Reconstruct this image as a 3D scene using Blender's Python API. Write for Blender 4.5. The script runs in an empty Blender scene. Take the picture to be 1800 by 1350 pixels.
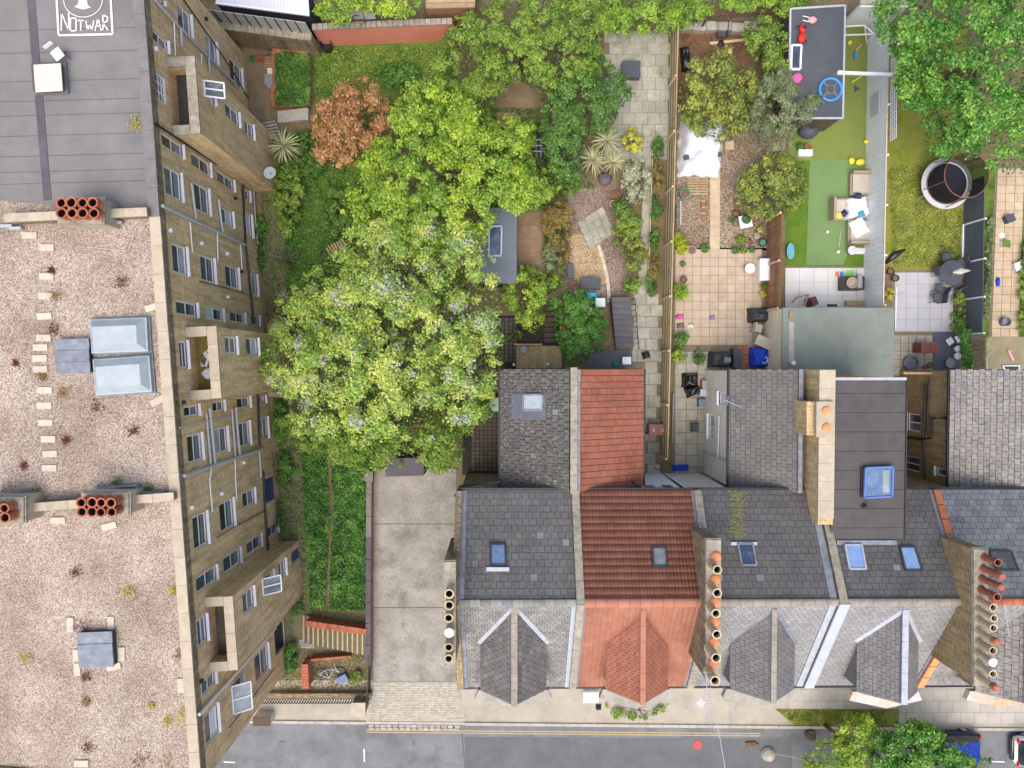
import bpy, math, random
from mathutils import Vector, Matrix, Quaternion, noise as mnoise
R = random.Random(11)
sc = bpy.context.scene
COL = sc.collection
# ------------------------------------------------------------------ camera
H = 43.0                      # drone height above the street
FPX = 1250.0                  # focal length in photo pixels (photo 1800 x 1350)
NAD = Vector(((888 - 900) / FPX, (675 - 642) / FPX, -1.0)).normalized()
QC = NAD.rotation_difference(Vector((0, 0, -1)))
cam_d = bpy.data.cameras.new('camera')
cam_d.sensor_width = 36.0
cam_d.lens = 36.0 * FPX / 1800.0
cam_d.clip_start = 0.5
cam_d.clip_end = 600.0
cam = bpy.data.objects.new('camera', cam_d)
COL.objects.link(cam)
cam.location = (0, 0, H)
cam.rotation_mode = 'QUATERNION'
cam.rotation_quaternion = QC
sc.camera = cam
# ------------------------------------------------------------------ sky and sun
SUN_EL, SUN_AZ = math.radians(66), math.radians(194)     # azimuth clockwise from north (+Y): light from the south
wd = bpy.data.worlds.new('World')
sc.world = wd
wd.use_nodes = True
nt = wd.node_tree
bgn = nt.nodes['Background']
sky = nt.nodes.new('ShaderNodeTexSky')
sky.sky_type = 'NISHITA'
sky.sun_disc = False
sky.sun_elevation = SUN_EL
sky.sun_rotation = SUN_AZ
sky.air_density = 1.0
sky.dust_density = 5.0
sky.ozone_density = 1.2
nt.links.new(sky.outputs[0], bgn.inputs[0])
bgn.inputs[1].default_value = 0.15
sl = bpy.data.lights.new('sun', 'SUN')
sl.energy = 1.05
sl.angle = math.radians(60)
sl.color = (1.0, 0.96, 0.88)
sun = bpy.data.objects.new('sun', sl)
COL.objects.link(sun)
sdir = Vector((math.sin(SUN_AZ) * math.cos(SUN_EL), math.cos(SUN_AZ) * math.cos(SUN_EL), math.sin(SUN_EL)))
sun.rotation_mode = 'QUATERNION'
sun.rotation_quaternion = (-sdir).to_track_quat('-Z', 'Y')
sun.location = (0, 0, 60)
sc.view_settings.view_transform = 'Standard'
sc.view_settings.look = 'None'
sc.view_settings.exposure = 0.7
sc.view_settings.gamma = 1.0
sc.view_settings.use_curve_mapping = False
sc.cycles.max_bounces = 6
sc.cycles.diffuse_bounces = 3
sc.cycles.glossy_bounces = 3
sc.cycles.transmission_bounces = 4
sc.cycles.transparent_max_bounces = 6

# ------------------------------------------------------------------ helpers
def ray(px, py):
    return QC @ Vector(((px - 900) / FPX, (675 - py) / FPX, -1.0))
def P(px, py, z=0.0):
    d = ray(px, py)
    t = (z - H) / d.z
    return Vector((d.x * t, d.y * t, z))
def onplane(px, py, p0, n):
    d = ray(px, py); c = Vector((0, 0, H))
    t = (p0 - c).dot(n) / d.dot(n)
    return c + d * t
def M2(px): return px / FPX * H      # photo pixels to metres at street level

ORG = {}
def lin(c):
    return tuple(((x / 255) / 12.92 if x / 255 <= 0.04045 else ((x / 255 + 0.055) / 1.055) ** 2.4) for x in c) + (1.0,)

class NT:
    def __init__(s, name):
        s.m = bpy.data.materials.new(name); s.m.use_nodes = True
        s.t = s.m.node_tree; s.b = s.t.nodes['Principled BSDF']; s.pos = None
    def n(s, typ, **kw):
        x = s.t.nodes.new(typ)
        for k, v in kw.items():
            setattr(x, k, v)
        return x
    def l(s, a, b): s.t.links.new(a, b)
    def P(s):
        if s.pos is None: s.pos = s.n('ShaderNodeNewGeometry')
        return s.pos.outputs['Position']
    def noise(s, scale, detail=4, vec=None, rough=0.6):
        x = s.n('ShaderNodeTexNoise'); x.inputs['Scale'].default_value = scale; x.inputs['Detail'].default_value = detail
        x.inputs['Roughness'].default_value = rough
        s.l(vec if vec is not None else s.P(), x.inputs['Vector']); return x.outputs['Fac']
    def math(s, op, a, b=None, clamp=False):
        x = s.n('ShaderNodeMath', operation=op); x.use_clamp = clamp
        for i, v in enumerate((a, b)):
            if v is None: continue
            if isinstance(v, (int, float)): x.inputs[i].default_value = v
            else: s.l(v, x.inputs[i])
        return x.outputs[0]
    def ramp(s, fac, stops):
        x = s.n('ShaderNodeValToRGB'); e = x.color_ramp.elements
        while len(e) < len(stops): e.new(0.5)
        for i, (p, c) in enumerate(stops):
            e[i].position = p; e[i].color = lin(c) if len(c) == 3 else c
        s.l(fac, x.inputs[0]); return x.outputs[0]
    def mix(s, fac, a, b, mode='MIX'):
        x = s.n('ShaderNodeMix', data_type='RGBA', blend_type=mode)
        for i, v in ((0, fac), (6, a), (7, b)):
            if isinstance(v, (int, float)): x.inputs[i].default_value = v
            elif isinstance(v, tuple): x.inputs[i].default_value = lin(v) if len(v) == 3 else v
            else: s.l(v, x.inputs[i])
        return x.outputs[2]
    def rnd(s):
        oi = s.n('ShaderNodeObjectInfo'); g = s.n('ShaderNodeNewGeometry')
        return s.math('FRACT', s.math('ADD', oi.outputs['Random'], g.outputs['Random Per Island']))
    def bump(s, h, strength=0.3, dist=0.02):
        x = s.n('ShaderNodeBump'); x.inputs['Strength'].default_value = strength; x.inputs['Distance'].default_value = dist
        s.l(h, x.inputs['Height']); s.l(x.outputs[0], s.b.inputs['Normal'])
    def out(s, col, rough=0.85, spec=0.3):
        if isinstance(col, tuple): s.b.inputs['Base Color'].default_value = lin(col)
        else: s.l(col, s.b.inputs['Base Color'])
        s.b.inputs['Roughness'].default_value = rough
        s.b.inputs['Specular IOR Level'].default_value = spec
        return s.m

MATS = {}
def mat(name, c1, c2=None, scale=1.2, rnd=0.0, fine=0.25, fscale=30, bump=0.0, bscale=45, rough=0.85, spec=0.25, tint=None, metal=0.0, c3=None, stain=0.0, scol=(60, 55, 45), lichen=0.0, lcol=(186, 184, 170), dirt=0.0):
    """weathered surface: large blotches c1->c2, fine grain, optional per-piece variation and stains"""
    if name in MATS: return MATS[name]
    t = NT(name)
    c2 = c2 or c1
    if fine >= 0.1: fine *= 1.45
    a = t.noise(scale, 5)
    stops = [(0.32, c1), (0.68, c2)] if c3 is None else [(0.28, c1), (0.5, c2), (0.72, c3)]
    col = t.ramp(a, stops)
    if rnd > 0:
        r = t.rnd()
        v = t.math('ADD', t.math('MULTIPLY', r, 2 * rnd), 1 - rnd)
        hs = t.n('ShaderNodeHueSaturation'); t.l(v, hs.inputs['Value']); t.l(col, hs.inputs['Color'])
        if tint:
            r2 = t.math('FRACT', t.math('MULTIPLY', r, 7.31))
            col = t.mix(t.math('MULTIPLY', r2, 0.55), hs.outputs[0], tint)
        else:
            col = hs.outputs[0]
    if stain > 0:
        sfac = t.ramp(t.noise(0.55, 6, rough=0.7), [(0.5, (0, 0, 0, 1)), (0.66, (1, 1, 1, 1))])
        col = t.mix(t.math('MULTIPLY', sfac, stain), col, scol)
    if fine > 0:
        f = t.noise(fscale, 3)
        v = t.math('ADD', t.math('MULTIPLY', f, 2 * fine), 1 - fine)
        hs = t.n('ShaderNodeHueSaturation'); t.l(v, hs.inputs['Value']); t.l(col, hs.inputs['Color'])
        col = hs.outputs[0]
    if dirt > 0:
        col = t.mix(t.math('MULTIPLY', t.ramp(t.noise(6, 5, rough=.7), [(0.45, (0, 0, 0, 1)), (0.62, (1, 1, 1, 1))]), dirt), col, (58, 56, 56))
    if lichen > 0:
        lf = t.ramp(t.noise(11, 3, rough=.75), [(0.56, (0, 0, 0, 1)), (0.66, (1, 1, 1, 1))])
        col = t.mix(t.math('MULTIPLY', lf, lichen), col, lcol)
    if bump > 0:
        t.bump(t.noise(bscale, 4), bump, 0.03)
    m = t.out(col, rough, spec)
    t.b.inputs['Metallic'].default_value = metal
    MATS[name] = m
    return m

def mat_gravel(name, cols, scale=15, moss=None, mossamt=0.0):
    if name in MATS: return MATS[name]
    t = NT(name)
    v = t.n('ShaderNodeTexVoronoi'); v.inputs['Scale'].default_value = scale; t.l(t.P(), v.inputs['Vector'])
    sep = t.n('ShaderNodeSeparateColor'); t.l(v.outputs['Color'], sep.inputs[0])
    n = len(cols)
    col = t.ramp(sep.outputs[0], [((i + 0.5) / n, c) for i, c in enumerate(cols)])
    g = t.ramp(v.outputs['Distance'], [(0.4, (255, 255, 255)), (0.85, (160, 150, 140))])
    col = t.mix(0.8, col, g, 'MULTIPLY')
    b = t.noise(0.35, 6)
    col = t.mix(0.75, col, t.ramp(b, [(0.32, (186, 178, 170)), (0.62, (255, 255, 255))]), 'MULTIPLY')
    if moss:
        f = t.ramp(t.noise(0.8, 7, rough=0.7), [(0.60 - mossamt, (0, 0, 0, 1)), (0.72 - mossamt, (1, 1, 1, 1))])
        f2 = t.ramp(t.noise(12, 3), [(0.42, (0, 0, 0, 1)), (0.58, (1, 1, 1, 1))])
        col = t.mix(t.math('MULTIPLY', t.math('MULTIPLY', f, f2), 0.75), col, moss)
    t.bump(v.outputs['Distance'], 0.7, -0.03)
    MATS[name] = t.out(col, 0.9, 0.2)
    return MATS[name]

def mat_brick(name, c1, c2, c3, mortar, stain=0.35, bw=0.225, bh=0.075, scol=(70, 60, 45), streak=0.8):
    if name in MATS: return MATS[name]
    t = NT(name)
    g = t.n('ShaderNodeNewGeometry')
    cr = t.n('ShaderNodeVectorMath', operation='CROSS_PRODUCT'); cr.inputs[0].default_value = (0, 0, 1); t.l(g.outputs['True Normal'], cr.inputs[1])
    nm = t.n('ShaderNodeVectorMath', operation='NORMALIZE'); t.l(cr.outputs[0], nm.inputs[0])
    dt = t.n('ShaderNodeVectorMath', operation='DOT_PRODUCT'); t.l(nm.outputs[0], dt.inputs[0]); t.l(g.outputs['Position'], dt.inputs[1])
    sp = t.n('ShaderNodeSeparateXYZ'); t.l(g.outputs['Position'], sp.inputs[0])
    sn = t.n('ShaderNodeSeparateXYZ'); t.l(g.outputs['True Normal'], sn.inputs[0])
    flat = t.math('GREATER_THAN', t.math('ABSOLUTE', sn.outputs[2]), 0.7)
    c_w = t.n('ShaderNodeCombineXYZ'); t.l(dt.outputs['Value'], c_w.inputs[0]); t.l(sp.outputs[2], c_w.inputs[1])
    c_f = t.n('ShaderNodeCombineXYZ'); t.l(sp.outputs[0], c_f.inputs[0]); t.l(sp.outputs[1], c_f.inputs[1])
    mx = t.n('ShaderNodeMix', data_type='VECTOR'); t.l(flat, mx.inputs[0]); t.l(c_w.outputs[0], mx.inputs[4]); t.l(c_f.outputs[0], mx.inputs[5])
    vec = mx.outputs[1]
    br = t.n('ShaderNodeTexBrick'); t.l(vec, br.inputs['Vector'])
    br.inputs['Scale'].default_value = 1.0; br.inputs['Brick Width'].default_value = bw; br.inputs['Row Height'].default_value = bh
    br.inputs['Mortar Size'].default_value = 0.011; br.inputs['Bias'].default_value = 0.0
    br.inputs['Color1'].default_value = (0, 0, 0, 1); br.inputs['Color2'].default_value = (1, 1, 1, 1); br.inputs['Mortar'].default_value = (0.5, 0.5, 0.5, 1)
    col = t.ramp(br.outputs['Color'], [(0.1, c1), (0.5, c2), (0.9, c3)])
    # lengthwise streaks and large blotches of weather
    mp = t.n('ShaderNodeMapping'); mp.inputs['Scale'].default_value = (2.6, 0.3, 1); t.l(vec, mp.inputs['Vector'])
    st = t.noise(1.6, 5, mp.outputs[0])
    col = t.mix(streak, col, t.ramp(st, [(0.3, (150, 138, 120)), (0.58, (255, 255, 255))]), 'MULTIPLY')
    col = t.mix(br.outputs['Fac'], col, mortar)
    big = t.ramp(t.noise(0.45, 6, rough=0.65), [(0.45, (0, 0, 0, 1)), (0.7, (1, 1, 1, 1))])
    col = t.mix(t.math('MULTIPLY', big, stain), col, scol)
    f = t.noise(18, 3)
    hs = t.n('ShaderNodeHueSaturation'); t.l(t.math('ADD', t.math('MULTIPLY', f, 0.75), 0.625), hs.inputs['Value']); t.l(col, hs.inputs['Color'])
    t.bump(br.outputs['Fac'], 0.4, -0.01)
    MATS[name] = t.out(hs.outputs[0], 0.9, 0.15)
    return MATS[name]

def mat_leaf(name, cols, flower=None, famt=0.0, trans=0.35, alt=None, aamt=0.6):
    """foliage: per-leaf colour from a palette, lighter and darker clumps"""
    if name in MATS: return MATS[name]
    t = NT(name)
    g = t.n('ShaderNodeNewGeometry')
    r = g.outputs['Random Per Island']
    at = t.n('ShaderNodeAttribute'); at.attribute_name = 'clump'
    f = t.math('ADD', t.math('MULTIPLY', r, 0.55), t.math('MULTIPLY', at.outputs['Fac'], 0.45))
    n = len(cols)
    col = t.ramp(f, [((i + 0.5) / n, c) for i, c in enumerate(cols)])
    if alt:
        af = t.ramp(t.noise(0.75, 4, rough=.7), [(0.44, (0, 0, 0, 1)), (0.58, (1, 1, 1, 1))])
        col = t.mix(t.math('MULTIPLY', af, aamt), col, t.mix(t.math('MULTIPLY', r, .6), alt, tuple(min(255, int(c * 1.5)) for c in alt)))
    if flower:
        r2 = t.math('FRACT', t.math('MULTIPLY', r, 17.7))
        fl = t.ramp(t.noise(0.7, 4), [(0.53, (0, 0, 0, 1)), (0.62, (1, 1, 1, 1))])
        k = t.math('MULTIPLY', t.math('LESS_THAN', r2, famt), fl)
        col = t.mix(k, col, flower)
    m = t.out(col, 0.42, 0.45)
    tr = t.n('ShaderNodeBsdfTranslucent'); t.l(col, tr.inputs[0])
    mx = t.n('ShaderNodeMixShader'); mx.inputs[0].default_value = trans
    t.l(t.b.outputs[0], mx.inputs[1]); t.l(tr.outputs[0], mx.inputs[2])
    t.l(mx.outputs[0], t.t.nodes['Material Output'].inputs[0])
    MATS[name] = m
    return m

class MB:
    """collects polygons in world space; build() links them as ONE mesh object"""
    def __init__(s): s.v = []; s.f = []
    def add(s, vs, fs):
        o = len(s.v); s.v += [tuple(v) for v in vs]; s.f += [tuple(i + o for i in f) for f in fs]
        return s
    def poly(s, pts): return s.add(pts, [tuple(range(len(pts)))])
    def prism(s, pts, z0, z1):
        n = len(pts); a = sum(pts[i][0] * pts[(i + 1) % n][1] - pts[(i + 1) % n][0] * pts[i][1] for i in range(n))
        if a < 0: pts = pts[::-1]
        vs = [(p[0], p[1], z0) for p in pts] + [(p[0], p[1], z1) for p in pts]
        return s.add(vs, [tuple(range(n - 1, -1, -1)), tuple(range(n, 2 * n))] + [(i, (i + 1) % n, n + (i + 1) % n, n + i) for i in range(n)])
    def slab(s, pts, th, n=None):
        """3D convex polygon given thickness below it"""
        pts = [Vector(p) for p in pts]
        if n is None:
            n = (pts[1] - pts[0]).cross(pts[2] - pts[0]).normalized()
            if n.z < 0: pts = pts[::-1]; n = -n
        k = len(pts)
        vs = [p - n * th for p in pts] + pts
        return s.add(vs, [tuple(range(k - 1, -1, -1)), tuple(range(k, 2 * k))] + [(i, (i + 1) % k, k + (i + 1) % k, k + i) for i in range(k)])
    def box(s, c, sz, rz=0.0, rot=None):
        m = rot if rot is not None else Matrix.Rotation(rz, 3, 'Z')
        c = Vector(c); x, y, z = (d / 2 for d in sz)
        vs = [c + m @ Vector((a * x, b * y, d * z)) for d in (-1, 1) for a, b in ((-1, -1), (1, -1), (1, 1), (-1, 1))]
        return s.add(vs, [(3, 2, 1, 0), (4, 5, 6, 7), (0, 1, 5, 4), (1, 2, 6, 5), (2, 3, 7, 6), (3, 0, 4, 7)])
    def bar(s, a, b, w, h=None, up=Vector((0, 0, 1))):
        a = Vector(a); b = Vector(b); h = h or w
        d = (b - a); L = d.length
        if L < 1e-6: return s
        d /= L
        x = up.cross(d)
        if x.length < 1e-3: x = Vector((1, 0, 0)).cross(d)
        x.normalize(); z = d.cross(x)
        m = Matrix((d, x, z)).transposed()
        return s.box((a + b) / 2, (L, w, h), rot=m)
    def tube(s, pts, r, n=6, cap=True):
        pts = [Vector(p) for p in pts]; rs = r if isinstance(r, (list, tuple)) else [r] * len(pts)
        o = len(s.v)
        for i, p in enumerate(pts):
            d = (pts[min(i + 1, len(pts) - 1)] - pts[max(i - 1, 0)]).normalized()
            x = d.orthogonal().normalized() if abs(d.z) > 0.95 else Vector((0, 0, 1)).cross(d).normalized()
            y = d.cross(x)
            for k in range(n):
                a = 2 * math.pi * k / n
                s.v.append(tuple(p + (x * math.cos(a) + y * math.sin(a)) * rs[i]))
        for i in range(len(pts) - 1):
            for k in range(n):
                s.f.append((o + i * n + k, o + i * n + (k + 1) % n, o + (i + 1) * n + (k + 1) % n, o + (i + 1) * n + k))
        if cap:
            s.f.append(tuple(o + k for k in range(n - 1, -1, -1))); e = o + (len(pts) - 1) * n
            s.f.append(tuple(e + k for k in range(n)))
        return s
    def lathe(s, c, prof, n=12, sx=1.0, sy=1.0):
        """profile [(r, z)...] turned about the vertical through c"""
        c = Vector(c); o = len(s.v)
        for r, z in prof:
            for k in range(n):
                a = 2 * math.pi * k / n
                s.v.append((c.x + r * math.cos(a) * sx, c.y + r * math.sin(a) * sy, c.z + z))
        for i in range(len(prof) - 1):
            for k in range(n):
                s.f.append((o + i * n + k, o + i * n + (k + 1) % n, o + (i + 1) * n + (k + 1) % n, o + (i + 1) * n + k))
        if prof[0][0] > 1e-4: s.f.append(tuple(o + k for k in range(n - 1, -1, -1)))
        e = o + (len(prof) - 1) * n
        if prof[-1][0] > 1e-4: s.f.append(tuple(e + k for k in range(n)))
        return s
    def blob(s, c, rad, seg=8, rings=5, jit=0.12, rr=R):
        c = Vector(c); o = len(s.v)
        for i in range(rings + 1):
            th = math.pi * i / rings
            for k in range(seg):
                a = 2 * math.pi * k / seg
                j = 1 + rr.uniform(-jit, jit)
                s.v.append((c.x + rad[0] * math.sin(th) * math.cos(a) * j, c.y + rad[1] * math.sin(th) * math.sin(a) * j, c.z + rad[2] * math.cos(th) * j))
        for i in range(rings):
            for k in range(seg):
                s.f.append((o + i * seg + k, o + (i + 1) * seg + k, o + (i + 1) * seg + (k + 1) % seg, o + i * seg + (k + 1) % seg))
        return s
    def build(s, name, m, parent=None, smooth=False, attr=None):
        if parent is not None: org = ORG[parent.name]
        else:
            xs = [v[0] for v in s.v]; ys = [v[1] for v in s.v]; zs = [v[2] for v in s.v]
            org = Vector(((min(xs) + max(xs)) / 2, (min(ys) + max(ys)) / 2, min(zs)))
        me = bpy.data.meshes.new(name)
        me.from_pydata([(v[0] - org.x, v[1] - org.y, v[2] - org.z) for v in s.v], [], s.f)
        me.materials.append(m)
        if smooth: me.polygons.foreach_set('use_smooth', [True] * len(me.polygons))
        if attr is not None:
            a = me.attributes.new('clump', 'FLOAT', 'FACE'); a.data.foreach_set('value', attr)
        me.update()
        o = bpy.data.objects.new(name, me); COL.objects.link(o)
        if parent is not None: o.parent = parent
        else: o.location = org
        ORG[o.name] = org.copy()
        return o

def tag(o, label=None, cat=None, group=None, kind=None):
    if label: o['label'] = label
    if cat: o['category'] = cat
    if group: o['group'] = group
    if kind: o['kind'] = kind
    return o
def thing(name, label, cat, loc, group=None):
    o = bpy.data.objects.new(name, None); COL.objects.link(o)
    o.empty_display_size = 0.2
    o.location = loc; ORG[o.name] = Vector(loc)
    return tag(o, label, cat, group)
def struct(mb, name, m):
    return tag(mb.build(name, m), kind='structure')
def shared(key, fn):
    if key not in SH: SH[key] = fn()
    return SH[key]
SH = {}
def ubox(m):
    def mk():
        b = MB().box((0, 0, 0), (1, 1, 1)); me = bpy.data.meshes.new('piece'); me.from_pydata(b.v, [], b.f); me.materials.append(m); return me
    return shared(('ubox', m.name), mk)
def pc(name, me, parent, mtx):
    """one piece: an object of its own that shares mesh data; mtx is in world space"""
    o = bpy.data.objects.new(name, me); COL.objects.link(o)
    o.parent = parent
    o.matrix_basis = Matrix.Translation(-ORG[parent.name]) @ mtx
    return o
def pbox(name, m, parent, c, sz, rz=0.0, rot=None):
    r = rot.to_4x4() if rot is not None else Matrix.Rotation(rz, 4, 'Z')
    return pc(name, ubox(m), parent, Matrix.Translation(Vector(c)) @ r @ Matrix.Diagonal((sz[0], sz[1], sz[2], 1)))
def pbar(name, m, parent, a, b, w, h=None, up=Vector((0, 0, 1))):
    a = Vector(a); b = Vector(b); d = b - a; L = d.length; d.normalize(); h = h or w
    x = up.cross(d)
    if x.length < 1e-3: x = Vector((1, 0, 0)).cross(d)
    x.normalize(); z = d.cross(x)
    return pbox(name, m, parent, (a + b) / 2, (L, w, h), rot=Matrix((d, x, z)).transposed())
def single(mb, name, m, label, cat, group=None, smooth=False):
    return tag(mb.build(name, m, smooth=smooth), label, cat, group)

def clip_poly(sub, clip):
    """Sutherland-Hodgman, 2D, clip convex and counter-clockwise"""
    out = sub
    for i in range(len(clip)):
        a, b = clip[i], clip[(i + 1) % len(clip)]
        inp, out = out, []
        if not inp: break
        def side(p): return (b[0] - a[0]) * (p[1] - a[1]) - (b[1] - a[1]) * (p[0] - a[0])
        for j in range(len(inp)):
            p, q = inp[j - 1], inp[j]
            sp, sq = side(p), side(q)
            if (sp >= 0) != (sq >= 0):
                k = sp / (sp - sq); out.append((p[0] + (q[0] - p[0]) * k, p[1] + (q[1] - p[1]) * k))
            if sq >= 0: out.append(q)
    return out
def area2(p): return 0.5 * sum(p[i][0] * p[(i + 1) % len(p)][1] - p[(i + 1) % len(p)][0] * p[i][1] for i in range(len(p)))

BUD = {}
def tiles(root, parent, pts, down, tw, th, m, name='slate', thick=0.022, stag=0.5, limit=300, jit=0.006, skip=None, roll=0, off=0.0, gap=0.02):
    """lay tiles over a planar convex roof polygon; whole tiles are pieces of their own until the thing's budget is used up, the rest is one part"""
    pts = [Vector(p) for p in pts]
    n = (pts[1] - pts[0]).cross(pts[2] - pts[0]).normalized()
    if n.z < 0: n = -n
    d = Vector(down); d = (d - n * d.dot(n)).normalized()
    a = d.cross(n).normalized()                       # along the eaves
    o = pts[0]
    q = [((p - o).dot(a), (p - o).dot(d)) for p in pts]
    if area2(q) < 0: q = q[::-1]
    a0, a1 = min(p[0] for p in q), max(p[0] for p in q); d0, d1 = min(p[1] for p in q), max(p[1] for p in q)
    rest = MB()
    def wedge():
        b = MB()
        if roll:
            N = 6 * roll; vs = []
            for e, zz in ((0, 0.0), (1, thick)):
                for i in range(N + 1):
                    u = i / N; h = zz + 0.035 * (0.5 - 0.5 * math.cos(2 * math.pi * u * roll)) ** 1.5
                    vs.append(((u - 0.5) * (tw - gap * 0.3), (e - 0.5) * (th + 0.02), h))
            nn = N + 1
            vs += [((i / N - 0.5) * (tw - gap * 0.3), 0.5 * (th + 0.02), -0.01) for i in range(nn)]
            fs = [(i, nn + i, nn + i + 1, i + 1) for i in range(N)] + [(nn + i, 2 * nn + i, 2 * nn + i + 1, nn + i + 1) for i in range(N)]
            b.add(vs, fs)
        else:
            w, h = (tw - gap) / 2, th / 2
            g = gap * .8
            b.add([(-w, -h, -.012), (w, -h, -.012), (w, h - g, -.012), (-w, h - g, -.012), (-w, -h, .002), (w, -h, .002), (w, h - g, thick), (-w, h - g, thick)],
                  [(3, 2, 1, 0), (4, 5, 6, 7), (0, 1, 5, 4), (1, 2, 6, 5), (2, 3, 7, 6), (3, 0, 4, 7)])
        return b
    key = ('tile', tw, th, m.name, thick, roll, gap)
    wb = wedge()
    def mk():
        me = bpy.data.meshes.new(name); me.from_pydata(wb.v, [], wb.f); me.materials.append(m)
        if roll: me.polygons.foreach_set('use_smooth', [True] * len(me.polygons))
        return me
    me = shared(key, mk)
    def mk2():
        e = me.copy(); e.materials.clear(); e.materials.append(MATS['replaced_slate']); return e
    me2 = shared(key + ('replaced',), mk2) if name == 'slate' and 'replaced_slate' in MATS else me
    # local frame: x along, y down the slope, z out
    bas = Matrix((a, d, n)).transposed()
    flip = bas.determinant() < 0
    if flip: bas = Matrix((-a, d, n)).transposed()
    row = 0; y = d0 + off
    while y < d1 + th:
        x = a0 - tw * (stag if row % 2 else 0)
        while x < a1 + tw:
            rc = [(x + gap / 2, y), (x + tw - gap / 2, y), (x + tw - gap / 2, y + th - gap * .8 * (not roll)), (x + gap / 2, y + th - gap * .8 * (not roll))]
            cl = clip_poly(rc, q)
            ar = area2(cl) if len(cl) > 2 else 0
            full = ar > 0.97 * (tw - gap) * (th - gap * .8 * (not roll))
            if ar > 0.12 * tw * th:
                cx = sum(p[0] for p in cl) / len(cl); cy = sum(p[1] for p in cl) / len(cl)
                c3 = o + a * cx + d * cy
                if skip is None or not skip(c3):
                    if full:
                        ang = R.uniform(-jit, jit) * 2
                        mtx = Matrix.Translation(o + a * (x + tw / 2) + d * (y + th / 2 + R.uniform(-jit, jit)) + n * R.uniform(0.001, 0.006)) @ bas.to_4x4() @ Matrix.Rotation(ang, 4, 'Z')
                        if BUD.get(root.name, 0) < limit:
                            BUD[root.name] = BUD.get(root.name, 0) + 1
                            pc(name, me2 if R.random() < .012 else me, parent, mtx)
                        else:
                            rest.add([mtx @ Vector(v) for v in wb.v], wb.f)
                    else:
                        k = len(cl)
                        top = [o + a * p[0] + d * p[1] + n * (0.002 + thick * max(0, min(1, (p[1] - y) / th))) for p in cl]
                        bot = [o + a * p[0] + d * p[1] - n * 0.012 for p in cl]
                        fs = [tuple(range(k, 2 * k)) if flip is False else tuple(range(2 * k - 1, k - 1, -1))] + [(i, (i + 1) % k, k + (i + 1) % k, k + i) for i in range(k)]
                        rest.add(bot + top, fs)
            x += tw
        y += th; row += 1
    if rest.v:
        ro = rest.build(name + '_field', m, parent); ro['kind'] = 'stuff'

class Wall:
    """vertical wall with real openings; u runs along it, n points outwards"""
    def __init__(s, a, b, z0, z1, out):
        s.a = Vector((a[0], a[1], 0)); s.b = Vector((b[0], b[1], 0)); s.z0 = z0; s.z1 = z1
        s.u = (s.b - s.a); s.L = s.u.length; s.u.normalize()
        s.n = Vector((s.u.y, -s.u.x, 0))
        if s.n.dot(Vector(out).to_3d() if len(out) == 3 else Vector((out[0], out[1], 0))) < 0: s.n = -s.n
        s.w = []
    def at(s, u, z, d=0.0): return s.a + s.u * u + Vector((0, 0, z)) + s.n * d
    def uz(s, px, py):
        p = onplane(px, py, s.a, s.n); return (p - s.a).dot(s.u), p.z
    def rect(s, p, q):
        u0, za = s.uz(*p); u1, zb = s.uz(*q)
        return min(u0, u1), max(u0, u1), min(za, zb), max(za, zb)
    def hole(s, r): s.w.append(r)
    def build(s, name, m, parent, depth=0.13):
        b = MB()
        us = sorted({0, s.L} | {max(0, min(s.L, x)) for r in s.w for x in r[:2]}); zs = sorted({s.z0, s.z1} | {max(s.z0, min(s.z1, x)) for r in s.w for x in r[2:]})
        def quad(p):
            nn = (p[1] - p[0]).cross(p[2] - p[0])
            b.poly(p if nn.dot(s.n) > 0 else p[::-1])
        for i in range(len(us) - 1):
            j = 0
            while j < len(zs) - 1:
                uc = (us[i] + us[i + 1]) / 2
                def inh(k): zc = (zs[k] + zs[k + 1]) / 2; return any(r[0] < uc < r[1] and r[2] < zc < r[3] for r in s.w)
                if inh(j): j += 1; continue
                e = j
                while e + 1 < len(zs) - 1 and not inh(e + 1): e += 1
                quad([s.at(us[i], zs[j]), s.at(us[i + 1], zs[j]), s.at(us[i + 1], zs[e + 1]), s.at(us[i], zs[e + 1])])
                j = e + 1
        for r in s.w:
            c = [(r[0], r[2]), (r[1], r[2]), (r[1], r[3]), (r[0], r[3])]
            for k in range(4):
                p, q2 = c[k], c[(k + 1) % 4]
                b.poly([s.at(*p), s.at(*q2), s.at(*q2, -depth), s.at(*p, -depth)])
        return b.build(name, m, parent)

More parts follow.
